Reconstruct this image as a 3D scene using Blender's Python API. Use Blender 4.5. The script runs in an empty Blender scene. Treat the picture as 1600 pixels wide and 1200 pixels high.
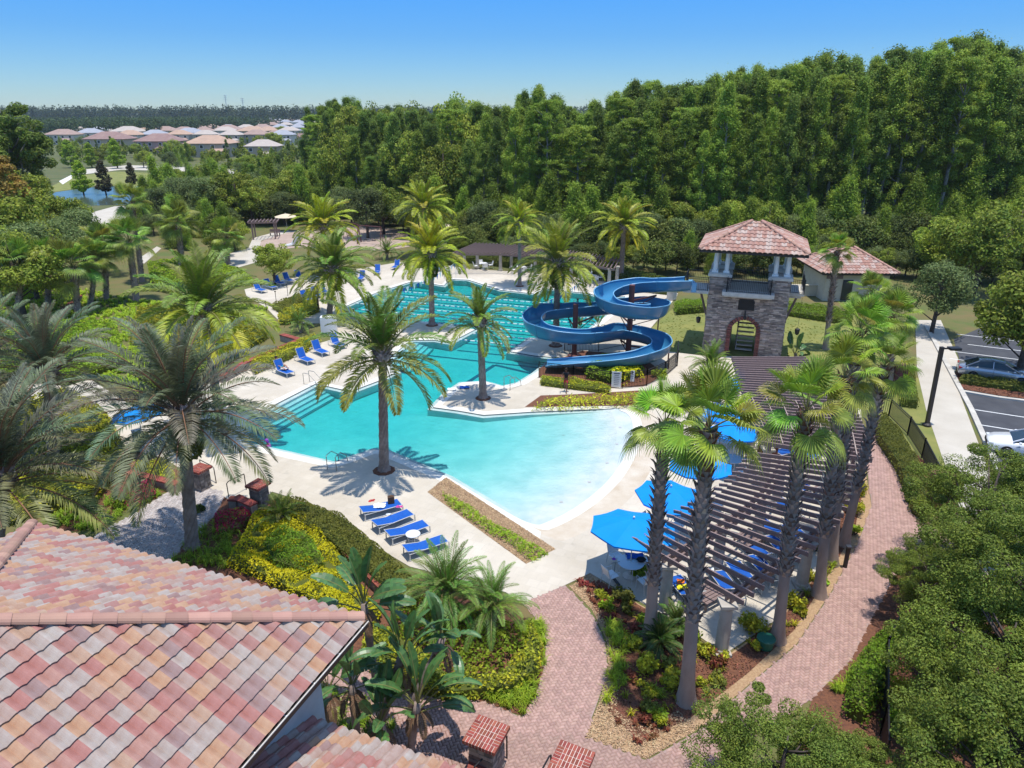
import bpy, bmesh, math, random
import numpy as np
from mathutils import Vector, Matrix
from mathutils.geometry import tessellate_polygon
R_ = math.radians
# ------------------------------------------------------------------ camera
F = 1101.0; CH = 18.0; PIT = math.atan((600 - 175) / F)
sc = bpy.context.scene
COL = sc.collection
cam = bpy.data.cameras.new("camera"); cam.sensor_width = 36; cam.lens = F / 1600 * 36; cam.clip_end = 6000
camo = bpy.data.objects.new("camera", cam); COL.objects.link(camo)
camo.location = (0, 0, CH); camo.rotation_euler = (math.pi / 2 - PIT, 0, 0)
sc.camera = camo
# ------------------------------------------------------------------ light
SUN = Vector((0.075, -0.06, 1)).normalized()
w = bpy.data.worlds.new("World"); sc.world = w; w.use_nodes = True
nt = w.node_tree
sky = nt.nodes.new("ShaderNodeTexSky"); sky.sky_type = 'NISHITA'; sky.sun_disc = False
sky.sun_elevation = math.asin(SUN.z); sky.sun_rotation = math.atan2(SUN.x, SUN.y)
sky.air_density = 1.0; sky.dust_density = 0.0; sky.ozone_density = 1.0
nt.nodes["Background"].inputs[1].default_value = 0.15
# the clear sky pales from deep blue to a milky horizon all the way round
wtc = nt.nodes.new("ShaderNodeTexCoord"); wsp = nt.nodes.new("ShaderNodeSeparateXYZ"); wrp = nt.nodes.new("ShaderNodeValToRGB"); wmx = nt.nodes.new("ShaderNodeMix")
wmx.data_type = 'RGBA'; wmx.blend_type = 'MULTIPLY'; wmx.inputs[0].default_value = 1
nt.links.new(wtc.outputs["Generated"], wsp.inputs[0]); nt.links.new(wsp.outputs[2], wrp.inputs[0])
SKYR = [(0.0, (.24, .33, .44)), (.03, (.205, .32, .48)), (.09, (.14, .30, .53)), (.14, (.115, .32, .60)), (.3, (.42, .60, .80)), (.5, (.82, .88, .96)), (1.0, (1, 1, 1))]
while len(wrp.color_ramp.elements) < len(SKYR): wrp.color_ramp.elements.new(.5)
for e_, (p_, c_) in zip(wrp.color_ramp.elements, SKYR): e_.position = p_; e_.color = (*c_, 1)
nt.links.new(sky.outputs[0], wmx.inputs[6]); nt.links.new(wrp.outputs[0], wmx.inputs[7])
nt.links.new(wmx.outputs[2], nt.nodes["Background"].inputs[0])
sl = bpy.data.lights.new("sun", 'SUN'); sl.energy = 2.85; sl.angle = R_(0.53); sl.color = (1, 0.955, 0.88)
so = bpy.data.objects.new("sun", sl); COL.objects.link(so)
so.rotation_euler = SUN.to_track_quat('Z', 'Y').to_euler()
sc.view_settings.view_transform = 'Standard'; sc.view_settings.look = 'None'
sc.view_settings.exposure = 0.8; sc.view_settings.gamma = 1
sc.cycles.max_bounces = 8; sc.cycles.transparent_max_bounces = 16
sc.cycles.diffuse_bounces = 3; sc.cycles.glossy_bounces = 2; sc.cycles.transmission_bounces = 4
sc.cycles.use_denoising = True

# ------------------------------------------------------------------ places
def ray(px, py):
    dx = (px - 800) / F; dy = -(py - 600) / F
    return Vector((dx, math.cos(PIT) + dy * math.sin(PIT), -math.sin(PIT) + dy * math.cos(PIT)))
def P(px, py, z=0.0):            # a spot on the level plane z, surveyed from the photograph
    d = ray(px, py); t = (z - CH) / d.z
    return Vector((d.x * t, d.y * t, z))
def lift(px, py, Y):             # height and x of something seen at depth Y
    d = ray(px, py); t = Y / d.y
    return Vector((d.x * t, Y, CH + d.z * t))
def PL(pts, z=0.0): return [P(a, b, z) for a, b in pts]
def smooth(pts, it=2, closed=False):   # Chaikin
    pts = [Vector(p) for p in pts]
    for _ in range(it):
        o = [] if closed else [pts[0]]
        n = len(pts)
        for i in range(n if closed else n - 1):
            a, b = pts[i], pts[(i + 1) % n]
            o += [a * .75 + b * .25, a * .25 + b * .75]
        if not closed: o.append(pts[-1])
        pts = o
    return pts
def inside(x, y, poly):
    n = len(poly); x = np.asarray(x); y = np.asarray(y)
    r = np.zeros(x.shape, bool); j = n - 1
    for i in range(n):
        xi, yi, xj, yj = poly[i][0], poly[i][1], poly[j][0], poly[j][1]
        if yi != yj:
            c = ((yi > y) != (yj > y)) & (x < (xj - xi) * (y - yi) / (yj - yi) + xi)
            r ^= c
        j = i
    return r

# ------------------------------------------------------------------ materials
MATS = {}
def mat(name, col, rough=.75, col2=None, scale=4, bump=0.0, bscale=30, island=0.0, objr=0.0, spec=.3, metal=0,
        objcol=False, trans=0.0, detail=4, coat=0, ramp=None, stretch=None):
    m = bpy.data.materials.new(name); m.use_nodes = True; n = m.node_tree; N = n.nodes; Lk = n.links.new
    b = N["Principled BSDF"]; b.inputs["Roughness"].default_value = rough
    b.inputs["Specular IOR Level"].default_value = spec; b.inputs["Metallic"].default_value = metal
    b.inputs["Coat Weight"].default_value = coat
    tc = N.new("ShaderNodeTexCoord"); vec = tc.outputs["Object"]
    if stretch:
        mp = N.new("ShaderNodeMapping"); mp.inputs["Scale"].default_value = stretch
        Lk(vec, mp.inputs[0]); vec = mp.outputs[0]
    cur = None
    def rgb(c):
        q = N.new("ShaderNodeRGB"); q.outputs[0].default_value = (*c, 1); return q.outputs[0]
    if ramp:
        g = N.new("ShaderNodeNewGeometry"); cr = N.new("ShaderNodeValToRGB"); cr.color_ramp.interpolation = 'CONSTANT'
        while len(cr.color_ramp.elements) < len(ramp): cr.color_ramp.elements.new(.5)
        for i, c in enumerate(ramp):
            cr.color_ramp.elements[i].position = i / len(ramp); cr.color_ramp.elements[i].color = (*c, 1)
        Lk(g.outputs["Random Per Island"], cr.inputs[0]); cur = cr.outputs[0]
    elif objcol:
        oi = N.new("ShaderNodeObjectInfo"); cur = oi.outputs["Color"]
    else: cur = rgb(col)
    if col2 is not None:
        no = N.new("ShaderNodeTexNoise"); no.inputs["Scale"].default_value = scale; no.inputs["Detail"].default_value = detail
        no.inputs["Roughness"].default_value = .6
        Lk(vec, no.inputs[0])
        rr = N.new("ShaderNodeMapRange"); rr.inputs[1].default_value = .33; rr.inputs[2].default_value = .67
        Lk(no.outputs[0], rr.inputs[0])
        mx = N.new("ShaderNodeMix"); mx.data_type = 'RGBA'
        if objcol or ramp: mx.blend_type = 'MULTIPLY'
        Lk(rr.outputs[0], mx.inputs[0]); Lk(cur, mx.inputs[6]); mx.inputs[7].default_value = (*col2, 1)
        cur = mx.outputs[2]
    for kind, amt in (("i", island), ("o", objr)):
        if not amt: continue
        if kind == "i": src = N.new("ShaderNodeNewGeometry").outputs["Random Per Island"]
        else: src = N.new("ShaderNodeObjectInfo").outputs["Random"]
        mr = N.new("ShaderNodeMapRange"); mr.inputs[3].default_value = 1 - amt; mr.inputs[4].default_value = 1 + amt
        Lk(src, mr.inputs[0])
        hs = N.new("ShaderNodeHueSaturation"); Lk(mr.outputs[0], hs.inputs["Value"]); Lk(cur, hs.inputs["Color"])
        mh = N.new("ShaderNodeMapRange"); mh.inputs[3].default_value = .5 - .03 * amt; mh.inputs[4].default_value = .5 + .03 * amt
        sn = N.new("ShaderNodeMath"); sn.operation = 'FRACT'; mm = N.new("ShaderNodeMath"); mm.operation = 'MULTIPLY'; mm.inputs[1].default_value = 7.31
        Lk(src, mm.inputs[0]); Lk(mm.outputs[0], sn.inputs[0]); Lk(sn.outputs[0], mh.inputs[0]); Lk(mh.outputs[0], hs.inputs["Hue"])
        cur = hs.outputs[0]
    Lk(cur, b.inputs["Base Color"])
    if bump:
        nb = N.new("ShaderNodeTexNoise"); nb.inputs["Scale"].default_value = bscale; nb.inputs["Detail"].default_value = 4
        Lk(vec, nb.inputs[0]); bp = N.new("ShaderNodeBump"); bp.inputs["Strength"].default_value = bump; bp.inputs["Distance"].default_value = .02
        Lk(nb.outputs[0], bp.inputs["Height"]); Lk(bp.outputs[0], b.inputs["Normal"])
    if trans:
        t = N.new("ShaderNodeBsdfTranslucent"); Lk(cur, t.inputs[0]); ms = N.new("ShaderNodeMixShader"); ms.inputs[0].default_value = trans
        Lk(b.outputs[0], ms.inputs[1]); Lk(t.outputs[0], ms.inputs[2]); Lk(ms.outputs[0], N["Material Output"].inputs[0])
    MATS[name] = m; return m
def leafm(name, c1, c2, isl=.35, obj=.3, scale=.6, trans=.4, rough=.6):
    return mat(name, c1, rough, c2, scale=scale, island=isl, objr=obj, trans=trans, spec=.2)

mat("concrete", (.52, .475, .40), .85, (.44, .395, .325), scale=.35, bump=.25, bscale=25)
mat("travertine", (.66, .60, .51), .8, (.54, .485, .40), scale=.5, bump=.2, bscale=20)
mat("coping", (.72, .69, .62), .7, (.6, .57, .5), scale=2)
mat("tile_band", (.10, .12, .13), .3, (.2, .22, .22), scale=12)
mat("plaster", (.54, .56, .56), .7, (.38, .47, .48), scale=.75, detail=9)  # mottling painted into the colour, standing in for light ripples on the pool floor
mat("lane_line", (.03, .10, .16), .6)
mat("asphalt", (.052, .054, .062), .9, (.075, .077, .085), scale=.8, bump=.2, bscale=60)
mat("paint_white", (.78, .78, .76), .6, (.6, .6, .58), scale=6)
mat("kerb", (.55, .52, .46), .85, (.42, .39, .34), scale=1.2)
mat("mulch", (.20, .085, .045), .95, (.10, .045, .03), scale=9, bump=1.0, bscale=22, detail=8)
mat("mulch_chip", (.24, .09, .05), .9, (.12, .055, .035), scale=3, island=.5)
mat("gravel", (.44, .30, .17), .9, (.30, .18, .10), scale=14, bump=1.0, bscale=25, detail=8)
mat("pebble", (.50, .36, .21), .8, (.34, .22, .13), scale=3, island=.4)
mat("lawn", (.24, .23, .065), .95, (.15, .175, .045), scale=.5, bump=.7, bscale=40, detail=8)
mat("undergrowth", (.10, .13, .035), .95, (.17, .13, .055), scale=.35, bump=.8, bscale=20, detail=8)
mat("forest_soil", (.075, .10, .03), .95, (.13, .125, .05), scale=.2, bump=.8, bscale=6)
mat("paver_base", (.36, .26, .235), .9, (.30, .215, .19), scale=2)
mat("paver", (.42, .275, .23), .85, (.345, .22, .185), scale=3, island=.14, objr=.14, bump=.2, bscale=60)
mat("paver_grey", (.48, .44, .42), .85, (.38, .33, .31), scale=3, island=.2, bump=.2, bscale=60)
mat("brick", (.30, .085, .052), .8, (.20, .055, .04), scale=5, island=.3, objr=.3, bump=.3, bscale=50)
mat("mortar", (.62, .50, .45), .9)
mat("stone", (.30, .25, .21), .85, (.17, .15, .14), scale=2.5, island=.45, bump=.5, bscale=14)
mat("brick_dark", (.21, .085, .065), .85, (.15, .06, .05), scale=5, island=.3, objr=.3)
mat("stone_grey", (.45, .365, .31), .85, (.28, .23, .20), scale=2, island=.45, bump=.5, bscale=14)
mat("cast_stone", (.60, .57, .52), .8, (.48, .45, .40), scale=2.5)
mat("stucco", (.56, .50, .38), .9, (.50, .44, .33), scale=2, bump=.2, bscale=60)
mat("stucco_grey", (.42, .43, .43), .9, (.36, .37, .37), scale=2, bump=.2, bscale=60)
mat("dark_glass", (.02, .03, .035), .12, spec=.6)
mat("column", (.46, .42, .36), .8, (.38, .34, .29), scale=3)
mat("pergola_wood", (.19, .13, .12), .6, (.25, .18, .165), scale=2, stretch=(8, .6, 8))
mat("black_metal", (.012, .012, .014), .45, spec=.5)
mat("bronze_metal", (.03, .022, .018), .5, spec=.5)
mat("aluminium", (.62, .62, .60), .4, spec=.6, metal=.2)
mat("rail_metal", (.30, .29, .27), .3, metal=.7)
mat("sling_blue", (.006, .075, .36), .65, (.008, .10, .42), scale=5)
mat("umbrella_blue", (.0, .27, .80), .75, (.0, .25, .75), scale=1.5, trans=.12)
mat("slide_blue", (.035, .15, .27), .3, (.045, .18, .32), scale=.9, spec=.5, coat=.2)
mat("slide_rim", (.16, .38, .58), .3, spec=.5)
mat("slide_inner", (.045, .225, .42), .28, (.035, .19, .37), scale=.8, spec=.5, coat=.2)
mat("slide_post", (.15, .055, .05), .6, (.11, .045, .04), scale=3)
mat("white_plastic", (.78, .78, .76), .45)
mat("table_top", (.62, .64, .64), .2, spec=.6)
mat("towel_white", (.75, .78, .80), .9)
mat("bag_brown", (.13, .075, .04), .8, (.06, .035, .03), scale=18)
mat("cloth_pink", (.62, .08, .35), .8)
mat("cloth_black", (.015, .015, .018), .8)
mat("cloth_red", (.45, .05, .05), .8)
mat("cloth_yellow", (.72, .62, .02), .8)
mat("cloth_orange", (.75, .18, .02), .8)
mat("cloth_teal", (.02, .34, .38), .8)
mat("cloth_green", (.25, .5, .03), .8)
mat("cloth_purple", (.25, .06, .42), .8)
mat("skin", (.42, .22, .15), .6)
mat("skin_dark", (.16, .075, .05), .6)
mat("hair", (.02, .014, .01), .7)
mat("rubber", (.012, .012, .012), .8)
mat("car_silver", (.40, .43, .47), .25, metal=.6, coat=.6)
mat("car_white", (.75, .76, .78), .25, coat=.6)
mat("lamp_red", (.45, .02, .02), .3)
mat("rim_metal", (.14, .14, .15), .35, metal=.8)
mat("trunk_palm", (.20, .145, .12), .9, (.33, .26, .225), scale=3, bump=.6, bscale=25)
mat("trunk_smooth", (.40, .31, .26), .9, (.28, .21, .175), scale=2, bump=.5, bscale=20, stretch=(1, 1, .35))
mat("trunk_grey", (.30, .29, .28), .9, (.2, .19, .18), scale=2, bump=.3, bscale=20)
mat("palm_boot", (.46, .38, .33), .9, (.22, .13, .09), scale=1.6, island=.65)
mat("palm_boot_red", (.14, .055, .03), .9, (.2, .12, .08), scale=2, island=.4)
mat("bark", (.13, .10, .085), .9, (.07, .055, .045), scale=4, bump=.6, bscale=12)
mat("bark_pale", (.28, .26, .24), .9, (.16, .145, .13), scale=1, bump=.3, bscale=12)
mat("sign_white", (.72, .72, .70), .6)
mat("sign_ink", (.05, .06, .09), .7)
mat("sand", (.43, .33, .27), .95, (.34, .25, .20), scale=.6)
mat("pump_green", (.015, .11, .07), .5)
mat("umbrella_tan", (.62, .52, .36), .8)
mat("pond", (.06, .085, .07), .12, (.08, .10, .075), scale=.1, spec=.3)
mat("frond", None, .5, (.72, .72, .62), scale=1.5, objcol=True, island=.28, trans=.22, spec=.4)
mat("petiole", (.20, .19, .06), .6)
mat("petiole_brown", (.22, .11, .06), .7)
mat("dead_frond", (.21, .13, .08), .9, island=.4, trans=.1)
TILE = [(0.377, 0.182, 0.157), (0.432, 0.27, 0.171), (0.371, 0.318, 0.28), (0.303, 0.212, 0.198), (0.411, 0.284, 0.205), (0.35, 0.192, 0.168), (0.377, 0.284, 0.242), (0.391, 0.345, 0.307), (0.445, 0.284, 0.184), (0.398, 0.229, 0.188)]
mat("roof_tile", None, .75, (.84, .72, .68), scale=4.5, objcol=True, bump=.15, bscale=60)
mat("roof_tile_mix", None, .75, (.84, .72, .68), scale=4.5, ramp=TILE, bump=.15, bscale=60)
mat("cap_tile", (.44, .255, .19), .75, (.35, .19, .145), scale=1.5, objr=.22)
mat("tower_tile", None, .8, (.8, .78, .78), scale=2, ramp=[(.41, .225, .17), (.46, .29, .22), (.48, .34, .28), (.41, .24, .19), (.50, .39, .33)])
mat("leaf_bird", (.085, .20, .045), .4, (.07, .14, .05), scale=2, island=.3, trans=.15, spec=.6)
leafm("leaf_cypress", (0.215, 0.319, 0.045), (0.301, 0.384, 0.048), isl=.5, scale=.25)
leafm("leaf_cypress_dark", (0.144, 0.217, 0.041), (0.215, 0.292, 0.048), isl=.5, scale=.25)
leafm("leaf_pine", (0.187, 0.281, 0.037), (0.129, 0.204, 0.037), isl=.5, scale=.3)
leafm("leaf_young", (0.314, 0.436, 0.043), (0.185, 0.262, 0.039), isl=.5, scale=.6)
leafm("leaf_oak", (0.202, 0.289, 0.036), (0.332, 0.362, 0.049), isl=.5, scale=.6)
leafm("leaf_oak_grey", (0.192, 0.235, 0.077), (0.128, 0.180, 0.057), isl=.5, scale=.6)
leafm("leaf_rust", (0.330, 0.176, 0.033), (0.110, 0.121, 0.033), isl=.5, scale=.5)
leafm("leaf_bright", (0.315, 0.476, 0.028), (0.210, 0.330, 0.028), isl=.45, scale=.6)
leafm("leaf_dark", (0.078, 0.124, 0.026), (0.158, 0.176, 0.035), isl=.5, scale=.8)
leafm("leaf_bronze", (0.123, 0.088, 0.052), (0.088, 0.105, 0.035), isl=.5, scale=.8)
leafm("leaf_olive", (0.248, 0.259, 0.041), (0.160, 0.177, 0.035), isl=.4, scale=1.2)
leafm("leaf_yellow", (.74, .66, .02), (.52, .52, .02), isl=.3, scale=.8)
leafm("leaf_gold", (0.612, 0.546, 0.035), (0.233, 0.300, 0.035), isl=.45, scale=2)
leafm("leaf_lime", (0.392, 0.497, 0.032), (0.235, 0.350, 0.032), isl=.45, scale=1.5)
leafm("leaf_hedge", (0.262, 0.413, 0.028), (0.184, 0.269, 0.028), isl=.45, scale=1.2)
leafm("leaf_pink", (0.462, 0.039, 0.121), (0.242, 0.022, 0.066), isl=.5, scale=2)
leafm("leaf_red", (0.308, 0.066, 0.050), (0.220, 0.110, 0.044), isl=.5, scale=2)
leafm("leaf_near", (.215, .265, .04), (.14, .20, .034), isl=.55, obj=.15, scale=1.2)
leafm("leaf_far", (0.068, 0.099, 0.035), (0.049, 0.081, 0.030), isl=.45, scale=.1)

def add_joints(name, size, amt=.86, width=.02, sizey=None):
    """thin laying joints drawn into a paving material"""
    m = MATS[name]; n = m.node_tree; N = n.nodes; b = N["Principled BSDF"]; src = b.inputs["Base Color"].links[0].from_socket
    tc = N.new("ShaderNodeTexCoord"); mp = N.new("ShaderNodeMapping"); mp.inputs["Rotation"].default_value = (0, 0, .42); br = N.new("ShaderNodeTexBrick")
    n.links.new(tc.outputs["Object"], mp.inputs[0]); n.links.new(mp.outputs[0], br.inputs["Vector"]); br.inputs["Scale"].default_value = 1; br.inputs["Brick Width"].default_value = size; br.inputs["Row Height"].default_value = sizey or size
    br.inputs["Mortar Size"].default_value = width; br.inputs["Color1"].default_value = (1, 1, 1, 1); br.inputs["Color2"].default_value = (.93, .92, .90, 1); br.inputs["Mortar"].default_value = (amt, amt, amt, 1)
    mx = N.new("ShaderNodeMix"); mx.data_type = 'RGBA'; mx.blend_type = 'MULTIPLY'; mx.inputs[0].default_value = 1; n.links.new(src, mx.inputs[6]); n.links.new(br.outputs["Color"], mx.inputs[7])
    no = N.new("ShaderNodeTexNoise"); no.inputs["Scale"].default_value = 1.6; no.inputs["Detail"].default_value = 8; no.inputs["Roughness"].default_value = .7; mr = N.new("ShaderNodeMapRange"); mr.inputs[1].default_value = .58; mr.inputs[2].default_value = .8; mr.inputs[3].default_value = 1; mr.inputs[4].default_value = .74
    n.links.new(tc.outputs["Object"], no.inputs[0]); n.links.new(no.outputs[0], mr.inputs[0]); m2 = N.new("ShaderNodeMix"); m2.data_type = 'RGBA'; m2.blend_type = 'MULTIPLY'; m2.inputs[0].default_value = 1
    n.links.new(mx.outputs[2], m2.inputs[6]); n.links.new(mr.outputs[0], m2.inputs[7]); n.links.new(m2.outputs[2], b.inputs["Base Color"])
mat("deck_paving", (.60, .54, .45), .85, (.47, .415, .335), scale=.22, bump=.25, bscale=25, detail=8)
add_joints("deck_paving", .5, .91, .016)
mat("deck_stain", (.47, .385, .285), .9, (.58, .52, .43), scale=.8, detail=9)
# ------------------------------------------------------------------ objects
def link(o): COL.objects.link(o); return o
def tag(o, label=None, cat=None, group=None, kind=None):
    if label: o["label"] = label
    if cat: o["category"] = cat
    if group: o["group"] = group
    if kind: o["kind"] = kind
    return o
def empty(name, loc=(0, 0, 0), rz=0, label=None, cat=None, group=None):
    o = bpy.data.objects.new(name, None); o.location = loc; o.rotation_euler = (0, 0, rz); o.empty_display_size = .2
    link(o); return tag(o, label, cat, group)
def put(name, mesh, parent=None, mtx=None, color=None):
    o = bpy.data.objects.new(name, mesh); link(o)
    if parent: o.parent = parent
    if mtx is not None: o.matrix_local = mtx
    if color: o.color = (*color, 1)
    return o
def kids(o): return [c for c in CH_[o]] if o in CH_ else []
CH_ = {}
def copy_tree(o, parent=None):
    c = o.copy(); link(c)
    if parent: c.parent = parent
    for ch in o.children: copy_tree(ch, c)
    return c
def fastmesh(name, V, Fq, mats, smooth_=False, mi=None):
    """V (n,3) array, Fq (m,k) array of one face size"""
    me = bpy.data.meshes.new(name); V = np.ascontiguousarray(V, dtype=np.float32); Fq = np.ascontiguousarray(Fq, dtype=np.int32)
    me.vertices.add(len(V)); me.vertices.foreach_set("co", V.ravel())
    m, k = Fq.shape
    me.loops.add(m * k); me.loops.foreach_set("vertex_index", Fq.ravel())
    me.polygons.add(m); me.polygons.foreach_set("loop_start", np.arange(0, m * k, k, dtype=np.int32))
    me.polygons.foreach_set("loop_total", np.full(m, k, dtype=np.int32))
    if mi is not None: me.polygons.foreach_set("material_index", np.asarray(mi, dtype=np.int32))
    if smooth_: me.polygons.foreach_set("use_smooth", np.ones(m, bool))
    for q in mats: me.materials.append(MATS[q])
    me.update(); return me
class B:
    def __init__(s): s.v = []; s.f = []; s.m = []
    def add(s, vs, fs, mi=0):
        k = len(s.v); s.v += [tuple(x) for x in vs]; s.f += [tuple(i + k for i in f) for f in fs]; s.m += [mi] * len(fs); return s
    def box(s, c, sz, rz=0, mi=0, M=None):
        x, y, z = sz[0] / 2, sz[1] / 2, sz[2] / 2; vs = []
        ca, sa = math.cos(rz), math.sin(rz)
        for k in (-1, 1):
            for a, b in ((-1, -1), (1, -1), (1, 1), (-1, 1)):
                p = Vector((a * x * ca - b * y * sa, a * x * sa + b * y * ca, k * z)) + Vector(c)
                vs.append(M @ p if M else p)
        return s.add(vs, [(3, 2, 1, 0), (4, 5, 6, 7), (0, 1, 5, 4), (1, 2, 6, 5), (2, 3, 7, 6), (3, 0, 4, 7)], mi)
    def beam(s, a, b, wd, ht, mi=0, up=(0, 0, 1)):
        a = Vector(a); b = Vector(b); d = (b - a).normalized(); u = Vector(up)
        if abs(d.dot(u)) > .99: u = Vector((1, 0, 0))
        r = d.cross(u).normalized() * wd / 2; u = r.cross(d).normalized() * ht / 2
        vs = [a - r - u, a + r - u, a + r + u, a - r + u, b - r - u, b + r - u, b + r + u, b - r + u]
        return s.add(vs, [(0, 1, 2, 3), (7, 6, 5, 4), (1, 0, 4, 5), (2, 1, 5, 6), (3, 2, 6, 7), (0, 3, 7, 4)], mi)
    def tube(s, pts, r, n=8, mi=0, cap=True):
        pts = [Vector(p) for p in pts]; rs = r if isinstance(r, (list, tuple)) else [r] * len(pts); vs = []; prev = None
        for i, p in enumerate(pts):
            d = (pts[min(i + 1, len(pts) - 1)] - pts[max(i - 1, 0)]).normalized()
            if prev is None: prev = d.orthogonal().normalized()
            a = (prev - d * prev.dot(d))
            a = a.normalized() if a.length > 1e-6 else d.orthogonal().normalized(); prev = a; b = d.cross(a)
            for k in range(n):
                t = 2 * math.pi * k / n; vs.append(p + (a * math.cos(t) + b * math.sin(t)) * rs[i])
        fs = [(i * n + k, i * n + (k + 1) % n, (i + 1) * n + (k + 1) % n, (i + 1) * n + k) for i in range(len(pts) - 1) for k in range(n)]
        if cap: fs += [tuple(range(n))[::-1], tuple((len(pts) - 1) * n + k for k in range(n))]
        return s.add(vs, fs, mi)
    def lathe(s, prof, c=(0, 0, 0), n=12, mi=0, ph=0):
        vs = []
        for r, z in prof:
            for k in range(n):
                t = 2 * math.pi * k / n + ph; vs.append((c[0] + r * math.cos(t), c[1] + r * math.sin(t), c[2] + z))
        fs = [(i * n + k, i * n + (k + 1) % n, (i + 1) * n + (k + 1) % n, (i + 1) * n + k) for i in range(len(prof) - 1) for k in range(n)]
        fs += [tuple(range(n))[::-1], tuple((len(prof) - 1) * n + k for k in range(n))]
        return s.add(vs, fs, mi)
    def prism(s, poly, z0, z1, mi=0, bottom=False):
        n = len(poly); a = sum(poly[i][0] * poly[(i + 1) % n][1] - poly[(i + 1) % n][0] * poly[i][1] for i in range(n))
        if a < 0: poly = poly[::-1]
        vs = [(p[0], p[1], z0) for p in poly] + [(p[0], p[1], z1) for p in poly]
        fs = [(i, (i + 1) % n, n + (i + 1) % n, n + i) for i in range(n)]
        tr = tessellate_polygon([[Vector((p[0], p[1], 0)) for p in poly]])
        for t in tr:
            A, Bq, C = (Vector(vs[i]) for i in t)
            if (Bq - A).cross(C - A).z < 0: t = (t[0], t[2], t[1])
            fs.append(tuple(n + i for i in t))
            if bottom: fs.append(tuple(reversed(t)))
        return s.add(vs, fs, mi)
    def sphere(s, c, r, n=10, mi=0):
        rr = r if isinstance(r, (tuple, list)) else (r, r, r); vs = []; h = max(4, n // 2)
        for i in range(h + 1):
            t = math.pi * i / h
            for k in range(n):
                p = 2 * math.pi * k / n
                vs.append((c[0] + rr[0] * math.sin(t) * math.cos(p), c[1] + rr[1] * math.sin(t) * math.sin(p), c[2] + rr[2] * math.cos(t)))
        fs = [(i * n + k, (i + 1) * n + k, (i + 1) * n + (k + 1) % n, i * n + (k + 1) % n) for i in range(h) for k in range(n)]
        return s.add(vs, fs, mi)
    def mesh(s, name, mats, sm=False, org=None):
        me = bpy.data.meshes.new(name)
        v = s.v if org is None else [(x - org[0], y - org[1], z - org[2]) for x, y, z in s.v]
        me.from_pydata(v, [], s.f)
        for q in ([mats] if isinstance(mats, str) else mats): me.materials.append(MATS[q])
        me.polygons.foreach_set("material_index", s.m)
        if sm: me.polygons.foreach_set("use_smooth", np.ones(len(s.f), bool))
        me.update(); return me
    def obj(s, name, mats, parent=None, sm=False, org=None, mtx=None):
        """with a parent: org is where the parent stands; alone: the object stands at org"""
        o = put(name, s.mesh(name, mats, sm, org), parent, mtx)
        if org is not None and parent is None: o.location = org
        return o
def sheet(name, poly, z, m, holes=(), kind="structure", parent=None):
    """flat ground sheet, with holes"""
    ls = [[Vector((p[0], p[1], 0)) for p in poly]] + [[Vector((p[0], p[1], 0)) for p in h] for h in holes]
    tr = tessellate_polygon(ls); vs = [(p.x, p.y, z) for l in ls for p in l]; fs = []
    for t in tr:
        A, Bq, C = (Vector(vs[i]) for i in t)
        c = (Bq - A).cross(C - A).z
        if abs(c) < 1e-9: continue
        fs.append(tuple(t) if c > 0 else (t[0], t[2], t[1]))
    o = put(name, B().add(vs, fs).mesh(name, m), parent)
    if kind: o["kind"] = kind
    return o
rng = np.random.default_rng(7); rnd = random.Random(5)
def quads_from(C, N, L, W, rg, kite=True):
    """leaf quads at centres C with normals N; L,W arrays"""
    n = len(C); N = N / np.linalg.norm(N, axis=1, keepdims=True)
    r = rg.normal(size=(n, 3)); T = np.cross(N, r); T /= np.linalg.norm(T, axis=1, keepdims=True) + 1e-9; S = np.cross(N, T)
    L = np.broadcast_to(np.asarray(L, float), (n,))[:, None]; W = np.broadcast_to(np.asarray(W, float), (n,))[:, None]
    V = np.stack([C - T * L / 2, C + S * W / 2 + T * L * .05, C + T * L / 2, C - S * W / 2 + T * L * .05], 1)
    return V.reshape(-1, 3), np.arange(4 * n).reshape(-1, 4)
def leafcloud(name, C, out, L, W, m, rg, up=.5, rand=.8):
    N = out + rg.normal(size=C.shape) * rand + np.array([0, 0, up])
    V, Fq = quads_from(C, N, L * rg.uniform(.7, 1.3, len(C)), W * rg.uniform(.7, 1.3, len(C)), rg)
    return fastmesh(name, V, Fq, [m] if isinstance(m, str) else m)
# ================================================================== GROUND, POOL, PATHS
pool_px = [(377, 692), (450, 708), (520, 724), (540, 718), (583, 703), (600, 704), (700, 746), (770, 788), (845, 832),
           (872, 822), (905, 805), (935, 784), (966, 756), (989, 722), (1001, 690), (1004, 665), (997, 647), (980, 640),
           (960, 638), (830, 643), (756, 648), (715, 641), (678, 636), (700, 612), (722, 598), (755, 596), (785, 604), (812, 598), (838, 582), (868, 558),
           (835, 555), (799, 549), (829, 528), (905, 528), (918, 518), (940, 500), (965, 480), (978, 463), (936, 463), (920, 458),
           (880, 454), (849, 450), (838, 459), (783, 453), (732, 437), (704, 436), (693, 446), (654, 440), (638, 441), (585, 458), (536, 480),
           (560, 490), (640, 507), (656, 502), (700, 508), (741, 515), (703, 535), (680, 531), (641, 531), (600, 566), (619, 581), (590, 595), (548, 611), (493, 599), (440, 626), (385, 655)]
pool = [(p.x, p.y) for p in PL(pool_px)]
near_left = [(P(*q).x, P(*q).y) for q in [(583, 703), (600, 704)]]
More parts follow.
